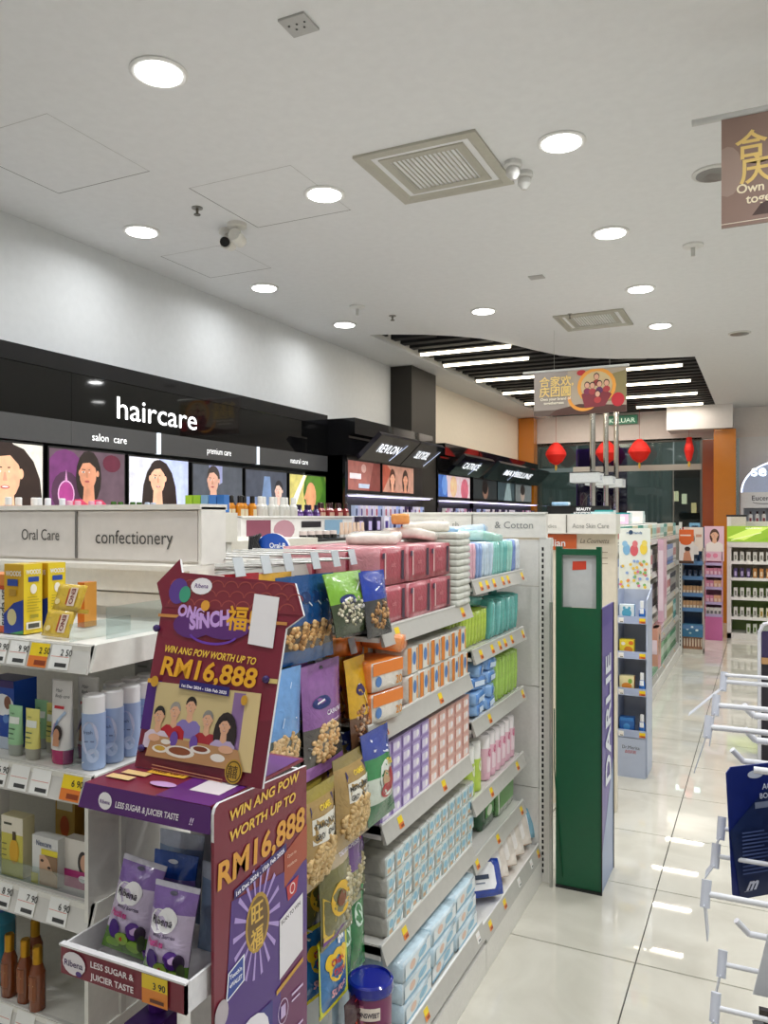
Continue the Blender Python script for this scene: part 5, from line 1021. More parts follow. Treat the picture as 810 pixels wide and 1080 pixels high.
sh += [('rect', .0, .245, .05, .25, '#C98A4A'), ('rect', .17, .245, .258, .25, '#C98A4A'), ('rect', -.0, .135, .02, .142, '#D9A640'), ('rect', .235, .155, .254, .162, '#D9C27A'),
       ('ell', .035, .29, .02, .022, '#5A3A8C'), ('ell', .05, .285, .012, .014, '#3E9A7A'), ('ell', .082, .300, .022, .014, '#F0ECEF'), T('Ribena', .068, .297, .010, '#5A2A7A', bold=.02, w=.028, shear=.1),
       ('ell', .075, .235, .04, .022, '#5C2A72'), ('ell', .14, .235, .05, .02, '#5C2A72'), T('ONG', .04, .25, .026, '#C9A0E0', bold=.05, w=.055, rot=-.1), T('SINCH', .07, .228, .034, '#C9A0E0', bold=.05, w=.08, rot=.15), T('福!', .142, .235, .042, gold, bold=.02), ('ring', .12, .225, .05, .02, .004, '#6A3AA8', PI*1.1, PI*1.9),
       ('ell', .096, .268, .009, .009, '#E2A03A'),
       ('poly', [(.19, .212), (.238, .208), (.238, .288), (.19, .292)], '#ECE8EA'),
       T('WIN ANG POW WORTH UP TO', .024, .188, .0155, '#F2C94A', bold=.025, w=.185, rot=-.04, shear=.2), T('RM16,888', .024, .151, .042, gold, bold=.028, w=.19, rot=-.03, shear=.1)]
# the picture of a family dinner
sh += [('rect', .022, .02, .215, .138, '#CBB784'), ('rect', .2, .02, .228, .138, '#D8C08A'), ('rect', .178, .05, .2, .135, '#8A6A9A')]
sh += ft(.098, .105, .026, '#8878B8', '#221A18')+ft(.068, .094, .026, '#B8202E', '#9A948C')+ft(.135, .088, .025, '#A82A34', '#8A8680')+ft(.038, .084, .027, '#D8C8D8', '#1E1818')
sh += [('ell', .172, .07, .022, .034, '#2A1E1E')]+ft(.17, .082, .026, '#B8A6C8', '#241A1A')
sh += [('poly', [(.022, .02), (.215, .02), (.2, .05), (.03, .054)], '#B98A5C'), ('ell', .075, .052, .008, .012, '#6A4AA0'), ('ell', .115, .05, .008, .012, '#6A4AA0'), ('ell', .09, .034, .03, .009, '#E9E2D6'), ('ell', .09, .035, .022, .006, '#8A4A2A'), ('ell', .13, .042, .02, .006, '#E9E2D6'), ('ell', .13, .043, .014, .004, '#7A3A22'), ('ell', .05, .034, .016, .006, '#E9E2D6'), ('ell', .05, .035, .011, .004, '#C9A03A'), ('ell', .165, .034, .014, .006, '#E9E2D6'), ('ell', .06, .046, .01, .004, '#E9E2D6'),
       ('ell', .035, .05, .012, .006, '#DDAA88'), ('ell', .178, .048, .014, .006, '#DDAA88'),
       ('poly', [(.07, .132), (.17, .128), (.17, .142), (.07, .146)], '#2A1E6A'), T('1st Dec 2024 - 15th Feb 2025', .075, .1345, .0065, '#F4F0F8', bold=.03, w=.09, rot=-.04),
       ('ell', .198, .018, .016, .018, '#B8902A'), ('ring', .198, .018, .014, .016, .002, '#4A3412'), T('囍', .187, .01, .02, '#4A3412', bold=.01), ('ell', .018, .138, .008, .009, '#C9962A'), ('ell', .20, .125, .006, .008, '#C9962A'),
       ('line', .04, .008, .18, .004, .0015, '#C98A6A'), ('line', .04, .003, .18, -.0, .001, '#C98A6A')]
pprint(ps, HF, sh, lift=.0008, step=.00003)
m = MB(ps, False)
for a, b in ((.234, .16), (.003, .225), (.012, .03)): m.ball(HF(a, b, .004), .0065, M('#33205C', 'gloss'), 10, 6)
m.obj('berry')
# side panel print
SF_ = frame((.122, -.10, 0), (0, 1, 0), (0, 0, 1), (1, 0, 0))
rays = []
for i in range(18):
    q = 2*PI*i/18; cx, cz = .105, .94
    rays.append(('poly', [(cx, cz), (cx+.062*math.cos(q-.05), cz+.085*math.sin(q-.05)), (cx+.062*math.cos(q+.05), cz+.085*math.sin(q+.05))], '#B49AD8'))
pprint(ps, SF_, [('poly', [(.03, .0), (.25, .0), (.25, .60), (.25, .98), (.04, 1.0), (.02, .8)], '#4E2A7E'), ('poly', [(.16, .0), (.25, .0), (.25, .86), (.17, .84)], '#6A2458'), ('poly', [(.18, .96), (.25, .985), (.25, 1.04), (.18, 1.015)], '#A8472A')]+rays+
    [('ell', .105, .94, .032, .045, '#B8902A'), ('ell', .105, .94, .027, .039, '#6A4A14'), T('旺', .088, .943, .034, '#E2B84A', bold=.02), T('福', .086, .905, .034, '#E2B84A', bold=.02),
     T('WIN ANG POW', .032, 1.118, .021, '#F0C24A', bold=.028, w=.19, rot=.02, shear=.2), T('WORTH UP TO', .032, 1.088, .021, '#F0C24A', bold=.028, w=.18, rot=.02, shear=.2), T('RM16,888', .006, 1.03, .052, '#E2A038', bold=.028, w=.235, rot=.03, shear=.1),
     ('poly', [(.045, 1.0), (.185, 1.018), (.185, 1.032), (.045, 1.014)], '#2A1E6A'), T('1st Dec 2024 - 15th Feb 2025', .05, 1.0035, .0095, '#F4F0F8', bold=.03, w=.13, rot=.12),
     T('Open to', .188, 1.005, .008, '#F0C9B0'), T('residents', .188, .99, .008, '#F0C9B0'),
     ('poly', [(.19, .935), (.215, .94), (.222, .965), (.185, .96)], '#C2262E'), ('ring', .203, .951, .008, .009, .002, '#F4E4E4'),
     ('poly', [(.165, .82), (.235, .835), (.235, .93), (.165, .915)], '#E9E5E8'), T('SCAN TO WIN', .17, .905, .009, '#2A2026', bold=.02, w=.058, rot=.15),
     ('poly', [(.025, .86), (.07, .87), (.07, .91), (.03, .90)], '#F0F2F8'), ('poly', [(.028, .863), (.067, .872), (.067, .907), (.033, .898)], '#1E3F9A'), T("Touch'n", .034, .889, .009, '#F4F6FA', bold=.03), T('eWALLET', .034, .877, .009, '#F4F6FA', bold=.03, w=.03),
     ('ell', .015, .85, .016, .02, '#B9AFB4'), ('rect', .0145, .6, .0155, .83, '#B9AFB4'), ('poly', [(.03, .62), (.14, .62), (.145, .80), (.03, .80)], '#2E2A7E'), ('ell', .085, .765, .05, .04, '#F0ECF2'), T('Ribena', .045, .755, .034, '#33205C', bold=.02, w=.08, shear=.15), ('ell', .05, .69, .02, .02, '#2A1446'), ('ell', .08, .68, .022, .022, '#33205C'), ('ell', .11, .695, .02, .02, '#2A1446'),
     ('ring', .175, .765, .015, .02, .0015, '#D9C4E4'), ('ring', .175, .705, .015, .02, .0015, '#D9C4E4'), ('rect', .168, .755, .182, .775, '#C9B0DA'), ('rect', .168, .695, .182, .715, '#C9B0DA'), ('rect', .2, .775, .235, .779, '#D9C4E4'), ('rect', .2, .765, .225, .768, '#D9C4E4'), ('rect', .2, .715, .235, .719, '#D9C4E4'), ('rect', .2, .705, .225, .708, '#D9C4E4'), ('poly', [(.155, .80), (.235, .815), (.235, .822), (.155, .808)], '#C9962A')], lift=.0008, step=.00003)
# what is in the stand
m = MB(ps); m.box(-.86, -.71, 1.08, 1.148, .885, 1.03, M('#DAD9DA', 'card')); m.obj('inner_box')
pprint(ps, frame((.04, .079, 1.0), (1, 0, 0), (0, 0, 1), (0, -1, 0)), [('rect', -.01, .0, .04, .022, '#E3B91E')], name='yellow_sticker')
RG = bag('sweets_bag', .082, .135, .035, [(.08, '#C9C6D4'), (.3, '#8A6AB4'), (.75, '#CFC0DE'), (1, '#5E8A3A')],
    [('ell', .0, -.012, .007, .003, '#55506A'), ('ell', -.014, -.05, .019, .016, '#F4F2F4'), ('ell', .002, -.047, .018, .017, '#F4F2F4'), T('Ribena', -.028, -.054, .015, '#2E2036', bold=.02, w=.042, shear=.15), T('Mixed Berries', -.018, -.07, .007, '#4A3A5A', bold=.02), T('Pastilles', -.03, -.083, .012, '#C24A8A', bold=.05, w=.034),
     ('ell', -.018, -.102, .012, .014, '#4A1E86'), ('ell', .018, -.098, .012, .013, '#5A2A92'), ('ell', .02, -.097, .006, .006, '#D9B8E6'), ('ell', .03, -.1, .008, .012, '#2E1E3A'), ('ell', .0, -.113, .012, .009, '#9CC24A'), ('ell', -.018, -.122, .014, .007, '#7FB03A'), ('ell', .022, -.12, .012, .009, '#8CB842'), ('ell', 0, -.113, .003, .003, '#B84A2A'), ('ell', .034, -.112, .006, .012, '#3A4A2A')], cat='sweets bag')
RG.put((-.873, .955, 1.022), 0, 'purple berry sweets bag on the left in the tray', None, rot=(-.28, .1, .06)); RG.put((-.783, .925, 1.015), 0, 'purple berry sweets bag on the right in the tray', None, rot=(-.25, .0, .02))
B2 = bag('sweets_bag', .085, .13, .03, [(.3, '#1E4FA8'), (1, '#6A5AA0')], [('ell', 0, -.012, .01, .003, '#DDE4EE')], cat='sweets bag'); B2.put((-.85, 1.0, 1.02), 0, 'blue topped sweets bag standing behind the purple ones', None, rot=(-.15, 0, .05)); 
G2 = bag('sweets_bag', .09, .14, .03, [(.15, '#BDC6D6'), (1, '#8AA0C0')], (), cat='sweets bag'); G2.put((-.76, 1.01, 1.012), 0, 'grey blue sweets bag at the back of the stand', None, rot=(-.1, 0, 0)); G2.put((-.88, 1.05, 1.03), 0, 'grey blue sweets bag in the back left of the stand', None, rot=(-.1, 0, .05))
pb = thing('purple_scoop', 'violet plastic holder seen under the tray', 'holder', (-.86, .93, .80))
m = MB(pb, False); m.tube((.015, .02, .0), (.02, .0, .105), .014, M('#5A2A8C', 'satin'), 10); m.box(-.005, .045, -.03, .03, -.035, .0, M('#4A2478', 'satin')); m.obj('body')
pprint(pb, FR(-.03), [T('1st Dec - 15th Feb', .0, -.02, .005, '#C9B8DC', bold=.02)])
m = MB(pb, False); m.tube((.015, .02, -.8), (.015, .02, -.02), .006, M('#8A8A88', 'metal'), 8); m.obj('rod')
# =================================================================== WALL UNITS on the left
t = thing('wall_shelving', 'black backed wall shelving with lit shelves of hair products under the posters', 'shelf unit', (-3.4, 3.5, 0))
m = MB(t); m.box(-3.69, -3.66, -.6, 6.02, 0, 1.45, M('#2A2C30', 'satin')); G(m, 'back_panel')
for z in (1.5, 1.22, .9, .5, .15):
    m = MB(t); m.box(-3.66, -3.12, -.6, 6.02, z-.022, z, SH); o = G(m, 'shelf_board')
    m = MB(o); m.box(-3.12, -3.112, -.6, 6.02, z-.035, z+.004, RAIL); m.obj('price_rail')
    m = MB(o)
    for i in range(40): m.box(-3.1115, -3.1105, -.4+i*.16, -.34+i*.16, z-.03, z, M(['#F1F1EE', '#F2D31C', '#D9564A'][i % 3], 'print'))
    m.obj('price_tag', kind='stuff')
m = MB(t); m.box(-3.64, -3.62, -.6, 6.02, 1.455, 1.47, M('#CFE4FF', 'matte', 3.0)); G(m, 'light_strip')
def btl(c, cap, h=.17, r=.027, band='#F2F2F0', k='gloss', nk=None, chh=.25): return tub('hair_bottle', 'bottle', h, r, c, cap, chh, nk or r*.6, [('rect', -r*.7, h*.2, r*.7, h*.55, band, 3)], kind=k, n=12)
S1 = [(2.56, 2.72, btl('#E9A06A', '#F4F2EE', .15), 'orange based bottle with white cap'), (2.73, 2.9, btl('#7FA6D9', '#F2F2F4', .15), 'pale blue bottle with white cap'),
      (2.92, 3.2, btl('#D9487E', '#F0B8CC', .14), 'pink bottle with pale cap'), (3.22, 3.46, btl('#6FB03A', '#3E6A2A', .14), 'green bottle'), (3.48, 3.62, btl('#6A9AD9', '#C9D6EA', .14), 'light blue bottle'),
      (3.64, 4.2, btl('#8A6E5C', '#C9B8AE', .13), 'brown jar-like bottle'), (4.22, 4.58, btl('#D98A1E', '#1A1614', .2, .03, '#E9DDB8'), 'amber bottle with black top'), (4.6, 5.06, btl('#E6E4DC', '#F2F0EA', .2, .032, '#D6D2C6'), 'tall white bottle'),
      (5.08, 5.4, btl('#4A2A6E', '#2A1E3E', .15, .03, '#8A6AB4'), 'dark purple bottle'), (5.42, 5.9, btl('#8C2A2E', '#3A1A1E', .17, .03, '#C9A08A'), 'dark red bottle')]
for a, b, s_, nm in S1:
    ys = []; y = a
    while y < b: ys.append(y); y += .072
    for i, y in enumerate(ys):
        s_.put((-3.17-.02*(i % 2), y, 1.502), PI/2, nm+' on the upper wall shelf, %s' % nth(i, len(ys), 'nearest', 'farthest', 'near end'), nm+'s on the wall shelf')
S2 = [(4.3, 4.5, btl('#2E6FB0', '#E9EEF4', .2, .03), 'blue bottle'), (4.52, 4.9, btl('#A82A6E', '#3E1A4A', .2, .028, '#D98AC0'), 'magenta bottle'), (4.92, 5.9, btl('#D9DDE9', '#A8C4E9', .18, .03, '#8AA4D9'), 'pale bottle')]
for a, b, s_, nm in S2:
    ys = []; y = a
    while y < b: ys.append(y); y += .075
    for i, y in enumerate(ys): s_.put((-3.18, y, 1.222), PI/2, nm+' on the lower lit wall shelf, %s in its run' % nth(i, len(ys), 'nearest', 'farthest', 'near end'), nm+'s on the lower wall shelf')
def makeup(nm, lab, y0, y1, x, signs, posters, xs=None, zt=2.42):
    t = thing('makeup_cabinet', lab, 'cabinet', (-3.45, (y0+y1)/2, 0))
    bk_ = M('#131315', 'blackglass')
    m = MB(t); m.box(-3.69, x-.12, y0, y1, 0, 2.10, M('#1A1A1C', 'satin')); m.box(-3.69, x+.0, y0, y1, 2.28, zt, bk_); m.box(-3.69, x-.06, y0, y1, 2.10, 2.28, bk_); m.box(-3.69, x-.095, y0, y0+.03, 0, 2.1, bk_); G(m, 'carcass')
    for (ya, yb, s_, col_) in signs:
        m = MB(t); P4 = [V(x+.02, ya, 2.06), V(x+.02, yb, 2.06), V(x+.22, yb+.05, 2.27), V(x+.22, ya+.05, 2.27)]; Q = [p-V(.03, 0, -.03) for p in P4]
        m.add(P4+Q, [(0, 1, 2, 3), (7, 6, 5, 4)]+[(i, 4+i, 4+(i+1) % 4, (i+1) % 4) for i in range(4)], M(col_, 'blackglass')); o = G(m, 'sign_panel')
        w0 = wloc(t)
        pprint(t, frame(V(x+.10, ya+(yb-ya)*.2, 2.14)-w0, (0, 1, .0), (.69, 0, .72), (.72, 0, -.69)), [T(s_, 0, 0, .13, '#E9EDF4', bold=.01, w=(yb-ya)*.5), ('line', .38, -.08, .5, .12, .012, '#B8C4E4')], name='lettering', lift=.004, emit=1.4)
    for i, (ya, yb, bg, shp) in enumerate(posters):
        m = MB(t); m.box(x-.12, x-.10, ya+.01, yb-.01, 1.79, 2.07, M('#1A1A1C', 'satin')); o = G(m, 'poster_panel'); w0 = wloc(t)
        fr_ = frame(V(x-.0995, ya+.02, 1.80)-w0, (0, 1, 0), (0, 0, 1), (1, 0, 0))
        pprint(t, (lambda f_, wd: (lambda a, b, k=0: f_(max(0, min(wd, a)), max(0, min(.26, b)), k)))(fr_, yb-ya-.04), [('rect', 0, 0, yb-ya-.04, .26, bg)]+shp, name='picture', emit=.55)
    m = MB(t)
    n_ = 3
    for z in (1.1, 1.32, 1.54, 1.76): m.box(x-.12, x+.0, y0+.03, y1, z-.012, z, M('#D8DAE6', 'satin'))
    G(m, 'shelf')
    m = MB(t); m.box(x-.10, x-.02, y0+.06, y1-.02, 1.742, 1.746, M('#DCD4FF', 'matte', 3.0)); G(m, 'light_strip')
    i = 0
    return t
mk1 = makeup('a', 'black glossy makeup cabinet with slanted lit signs left of the dark column', 6.06, 7.85, -3.19,
    [(6.1, 6.95, 'REVLON', '#17121C'), (6.97, 7.6, 'SILKYGIRL', '#0C1020')],
    [(6.1, 6.78, '#9C5E56', [('rect', .03, .1, .25, .15, '#E4D8DC'), ('ell', .3, .2, .05, .04, '#C9A098'), ('rect', .2, .02, .5, .06, '#B4C0D4'), ('poly', [(.4, 0), (.64, 0), (.64, .26), (.5, .26)], '#7A3A34')]), (6.8, 7.58, '#B98A78', [('poly', [(0, 0), (.2, .2), (.1, .26), (0, .26)], '#A84E3A')]+face(.22, .13, .14, '#D9A084', '#4A2A20', .9, '#B97A6A')+face(.52, .13, .14, '#C98E72', '#33201A', 1.0, '#A86A5E'))])
mk2 = makeup('b', 'black makeup cabinet right of the dark column with blue and pink posters', 8.60, 9.80, -3.34,
    [(8.66, 9.75, 'CATRICE', '#0B0D16')], [(8.62, 9.76, '#D9C4CC', [('poly', [(0, 0), (.3, 0), (.25, .26), (0, .26)], '#3E6AB8'), ('ell', .2, .14, .09, .12, '#6A94D9'), ('ell', .5, .13, .12, .13, '#E2C09A'), ('ell', .9, .1, .14, .14, '#C96A7E')])])
mk3 = makeup('c', 'black makeup cabinet farthest along the left wall with dark posters', 9.84, 12.82, -3.34,
    [(10.0, 12.7, 'MAYBELLINE', '#16252A')], [(9.86, 10.9, '#2E3436', [('ell', .5, .12, .12, .12, '#8A6A5C'), ('ell', .48, .17, .12, .1, '#1E1A1A')]), (10.92, 11.8, '#3E4E54', [('poly', [(.3, 0), (.45, .26), (.6, .26), (.7, 0)], '#8AA0A4')]), (11.82, 12.78, '#6E7678', [('ell', .4, .12, .12, .12, '#A8988E'), ('ell', .4, .18, .14, .08, '#332C2A')])])
mkp = [carton('makeup_pack', 'makeup', .05, .04, .12, c, None, None, [('rect', -.015, .03, .015, .09, d)]) for c, d in (('#E9E4F4', '#4A3A8A'), ('#2A1E3E', '#C9B8E9'), ('#D9A4C0', '#F4E9F0'), ('#B8C9F0', '#2E3A6A'), ('#F2EEF4', '#B84A6E'), ('#3A2A4E', '#E9C4D4'))]
CN = ['white and indigo', 'dark violet', 'pink', 'pale blue', 'white and rose', 'dark plum']
for (nm, y0, y1, x) in (('makeup cabinet before the column', 6.13, 7.8, -3.17), ('makeup cabinet after the column', 8.68, 9.75, -3.32), ('farthest cabinet', 9.92, 12.75, -3.32)):
    for zi, z in enumerate((1.32, 1.54)):
        n = int((y1-y0)/.10)
        for i in range(n):
            k = R.randrange(6)
            mkp[k].put((x-.06, y0+i*.1, z+.001), PI/2, '%s pack, %s, %s shelf, %s' % (CN[k], nm, ['lower', 'upper'][zi], nth(i, n, 'nearest', 'farthest', 'near end')), 'makeup packs in the '+nm)

# =================================================================== MIDDLE COUNTERS
t = thing('shelf_gondola', 'cream shelf unit with a short header behind the confectionery header', 'shelf unit', (-2.3, 2.8, 0))
m = MB(t); m.box(-2.75, -1.94, 2.56, 3.3, 0, 1.46, M('#E6E1D4', 'powder')); G(m, 'body')
m = MB(t); m.box(-1.94, -1.915, 2.55, 2.58, 0, 1.47, SH); u_ = G(m, 'slotted_upright')
m = MB(u_)
for i in range(20): m.box(-1.931, -1.923, 2.548, 2.5502, .95+i*.025, .965+i*.025, M('#161616'))
m.obj('slot', kind='stuff')
m = MB(t); m.box(-2.75, -1.90, 2.52, 2.60, 1.46, 1.576, M('#EAE6DA', 'satin')); G(m, 'header_board')
pprint(t, frame((.245-.02, -.281, 1.50), (1, 0, 0), (0, 0, 1)), [T('are', .02, 0, .04, '#8A887E')], name='lettering')
for i, (c, nm) in enumerate((('#B4DC3A', 'lime'), ('#A8D43A', 'lime'), ('#8FB8D9', 'pale blue'), ('#4E8AD9', 'blue'), ('#3A78C4', 'blue'))):
    carton('boxed_bottle', 'box', .034, .034, .07, c, None, '#E9F0F4', [('rect', -.01, .01, .01, .03, '#F2F4F2')]).put((-2.10+i*.04, 2.56, 1.577), 0, '%s small carton on the short header, %s' % (nm, nth(i, 5)), 'small cartons on the short header')
t = thing('makeup_counter', 'white makeup counter with black trays behind the red packs', 'counter', (-2.5, 4.6, 0))
m = MB(t); m.box(-2.8, -2.2, 3.55, 5.7, 0, 1.42, M('#E2DFD8', 'satin')); G(m, 'body')
m = MB(t); m.box(-2.72, -2.68, 3.7, 5.2, 1.42, 1.56, M('#E9E6E0', 'satin')); m.box(-2.73, -2.67, 3.7, 5.2, 1.555, 1.565, M('#F2F0EA', 'satin')); G(m, 'back_board')
m = MB(t); m.box(-2.5, -2.22, 3.62, 4.5, 1.42, 1.435, M('#1B1B1D', 'satin')); G(m, 'tray')
m = MB(t); m.box(-2.6, -2.3, 4.55, 5.5, 1.42, 1.44, M('#26262A', 'satin')); G(m, 'tray')
pprint(t, frame((-.179, -1.0, 1.44), (0, 1, 0), (0, 0, 1), (1, 0, 0)), [('rect', .15, .0, .4, .1, '#8A4A5C'), ('ell', .55, .04, .12, .06, '#B98A94'), ('rect', .75, .05, 1.0, .09, '#2A2628'), ('rect', 1.05, .0, 1.3, .1, '#8AB0C9')])
cmp_ = tub('compact_jar', 'makeup', .045, .022, '#1C1A1C', '#E9D8D0', .5, None, None); btb = tub('foundation_tube', 'makeup', .09, .02, '#DDBFA8', '#E9E2DC', .2, None, None, kind='satin', flat=True)
for i in range(5): cmp_.put((-2.28, 3.72+i*.085, 1.436), 0, 'dark compact jar with pale lid on the black tray, %s' % nth(i, 5, 'nearest', 'farthest', 'near end'), 'compact jars on the black tray')
for i in range(6): btb.put((-2.28, 4.16+i*.055, 1.436), PI/2, 'beige foundation tube on the black tray, %s' % nth(i, 6, 'nearest', 'farthest', 'near end'), 'foundation tubes on the black tray')
for i in range(14):
    k = R.randrange(6); mkp[k].put((-2.40-.05*(i % 2), 4.62+i*.065, 1.441), PI/2*.8, '%s pack on the white makeup counter, %s' % (CN[k], nth(i, 14, 'nearest', 'farthest', 'near end')), 'makeup packs on the white counter')
ob = carton('makeup_pack', 'makeup', .09, .05, .05, '#D9763A', None, '#E9A070')
for i in range(4): ob.put((-2.27, 5.1+i*.12, 1.442), PI/2, 'orange low pack on the white makeup counter, %s' % nth(i, 4, 'nearest', 'farthest', 'near end'), 'orange packs on the white counter')
vp = carton('gift_box', 'box', .12, .08, .09, '#4A2468', '#3A1A54', '#5A2E7A', [('rect', -.02, .03, .02, .06, '#8A6AB4')])
for i in range(2): vp.put((-2.86, 4.35+i*.14, 1.425-.0), PI/2, 'violet gift box beside the makeup counter back board, %s' % ['nearer', 'farther'][i], 'violet gift boxes')
m = MB(); m.box(-2.95, -2.805, 4.2, 4.7, 0, 1.424, M('#DAD7D0', 'satin')); tag(m.obj('plinth'), 'narrow pale plinth under the violet gift boxes', 'plinth')

# =================================================================== CHROME POLES
for i, (y, lab) in enumerate(((9.65, 'nearest chrome pole carrying a small light box'), (10.54, 'middle chrome pole carrying a small light box'), (11.35, 'farthest chrome pole carrying a small light box'))):
    t = thing('chrome_pole', lab, 'pole', (-1.85, y, 0), group='chrome poles beside the purple panel')
    m = MB(t, False); m.tube((0, 0, 0), (0, 0, CEIL+.0), .034, M('#D9D7D2', 'chrome'), 20); m.obj('pole')
    m = MB(t, False); m.box(-.24, .10, -.16, .16, 1.97, 2.085, M('#DCE4E8', 'matte', .12)); b_ = m.obj('light_box')
    m = MB(b_, False); m.box(-.245, .105, -.165, .165, 2.085, 2.095, M('#2A2A2C')); m.obj('lid')
    pprint(b_, frame((.1, 0, 2.03), (0, 1, 0), (0, 0, 1), (1, 0, 0)), [('ring', 0, 0, .04, .03, .01, '#4A6A9A')])

# =================================================================== GONDOLA TWO and what hangs on it
g2 = thing('shelf_gondola', 'long shelf unit farther down the aisle, full of small hanging packs', 'shelf unit', (-1.1, 7.4, 0))
m = MB(g2); m.box(-1.36, -1.32, 5.22, 9.55, 0, 1.487, SH); G(m, 'back_panel')
m = MB(g2); m.box(-1.32, -.84, 5.22, 9.55, 0, .10, SH); G(m, 'kick_plate')
m = MB(g2); m.box(-1.32, -.86, 5.22, 5.25, 0, 1.46, M('#DAD7CF', 'powder')); G(m, 'side_panel')
m = MB(g2); m.box(-1.32, -.83, 9.52, 9.55, 0, 1.46, M('#DAD7CF', 'powder')); m.box(-.86, -.83, 9.50, 9.55, 0, 1.50, SH); u_ = G(m, 'slotted_upright')
m = MB(u_)
for i in range(30): m.box(-.849, -.841, 9.497, 9.4995, .1+i*.045, .125+i*.045, M('#26262A'))
m.obj('slot', kind='stuff')
for z in (.14, .45, .76, 1.07, 1.36):
    n = 4
    shelf(5.26, 9.5, z, xf=-.86, par=g2, xb=-1.32, lip=.04, tags=[(5.5+i*.5, P if i % 2 else 'w', 0) for i in range(8)])
pal = [('#D8ECE9', '#5FB0B0', 'pale teal'), ('#2F9A98', '#D6EEEA', 'teal'), ('#EEEAE4', '#C94A5A', 'white and red'), ('#B82A4A', '#F0D4DA', 'crimson'), ('#F0D8E0', '#D97AA0', 'pale pink'), ('#3A3A48', '#C9C4BC', 'charcoal'), ('#8AC49A', '#E9F4EA', 'green'), ('#E9E2C9', '#A88A3A', 'cream'), ('#6A8AC4', '#E4EAF4', 'blue'), ('#3E8A5A', '#DDEBDD', 'dark green')]
pst = {}
def g2pack(k, h):
    if (k, h) not in pst: pst[k, h] = carton('boxed_goods', 'box', .085, .06, h, pal[k][0], None, '#F0EEE8', [('rect', -.03, h*.35, .03, h*.75, pal[k][1]), ('rect', -.03, h*.12, .03, h*.18, '#6A6A6A')])
    return pst[k, h]
for zi, (z, hs, ks) in enumerate(((.14, .2, (6, 9, 6, 2, 9)), (.45, .2, (1, 7, 6, 4, 2)), (.76, .2, (4, 5, 2, 5, 0)), (1.07, .2, (5, 3, 2, 8, 5)), (1.36, .13, (0, 1, 2, 1, 7)))):
    n = 42 if zi < 4 else 42; rn = ['lowest', 'second', 'third', 'fourth', 'top'][zi]; k = 0
    for i in range(n):
        if i % 3 == 0: k = R.choice(ks)
        g2pack(k, hs).put((-.915, 5.32+i*.0985, z+.002), PI/2, '%s pack on the %s shelf, far aisle unit, %s' % (pal[k][2], rn, ORD[i]+' from near end'), 'packs on the %s shelf of the far aisle unit' % rn)
def tower(y, z0, z1, c, lab, shp, x=-.80, w_=.24):
    t = thing('clip_display', lab, 'display', (x, y, z0))
    m = MB(t, False); m.box(-.05, .0, -w_/2, w_/2, 0, z1-z0, M(c, 'print')); m.lathe((-.025, 0, z1-z0-.02), [(w_/2*.99, 0), (w_/2*.99, .02)], M(c, 'print'), 20, .2, 1); m.obj('body')
    pprint(t, frame((.0, 0, 0), (0, 1, 0), (0, 0, 1), (1, 0, 0)), shp, name='picture'); pprint(t, frame((-.025, -w_/2, 0), (1, 0, 0), (0, 0, 1), (0, -1, 0)), [('rect', -.02, .1, .02, z1-z0-.1, '#F0DCE4')]); return t
tower(7.55, .62, 1.36, '#DDB4C4', 'pink curved clip display on the far aisle unit', [('ell', 0, .55, .07, .07, '#E9C9D6'), ('ell', 0, .3, .08, .1, '#C98AA0'), ('rect', -.08, .02, .08, .15, '#F0E0E8')])
tower(7.1, .30, .62, '#D9A08A', 'picture of a woman on a clip display below the pink one', face(0, .18, .11, '#D9A084', '#33201A', .9, '#D9909A'))
t = tower(6.0, .85, 1.25, '#E4E6E6', 'pale clip display with small dark packs on the far aisle unit', [('rect', -.08, .03+.1*i, .08, .08+.1*i, c) for i, c in enumerate(('#3A3A3E', '#B8B8BC', '#3A3A3E', '#A84A5A'))])
t = thing('orange_header_sign', 'orange shelf sign with a portrait, sticking out at the far end of the aisle unit', 'sign', (-.83, 9.2, 1.05))
m = MB(t, False); m.box(0, .15, -.008, .008, 0, .37, M('#E4DAD2', 'print')); m.obj('panel')
pprint(t, frame((0, -.008, 0), (1, 0, 0), (0, 0, 1)), [('rect', 0, .24, .15, .37, '#E0662A'), ('ell', .07, .24, .06, .04, '#E0662A'), ('rect', 0, 0, .15, .03, '#4A3020'), ('poly', [(.04, .03), (.05, .12), (.11, .12), (.13, .03)], '#C98A6A'), ('ell', .085, .14, .026, .035, '#C98E70'), ('ell', .085, .16, .03, .025, '#3A241C'), ('rect', .01, .3, .12, .315, '#F4D8C4')])
for i in range(7):
    c = [('#2A9A9A', 'teal'), ('#C9E4E4', 'pale teal'), ('#2A9A9A', 'teal'), ('#E9C4DC', 'lilac'), ('#1F8A8E', 'deep teal'), ('#E9E6E0', 'white'), ('#D8A8C8', 'pink')][i]
    carton('boxed_goods', 'box', .14, .12, .08+.015*(i % 3), c[0], '#D8ECEA', None, [('rect', -.04, .02, .04, .06, '#F4F4F4')], [('rect', -.03, .02, .03, .05, '#F4F4F4')]).put((-1.1+.05*(i % 2), 5.4+i*.42, 1.501), 0, '%s carton lying on top of the far aisle unit, %s' % (c[1], nth(i, 7, 'nearest', 'farthest', 'near end')), 'cartons on top of the far aisle unit')
m = MB(); m.box(-1.46, -.98, 5.3, 8.5, 1.488, 1.50, SH); tag(m.obj('top_board'), 'narrow white board lying along the top of the far aisle unit', 'board')

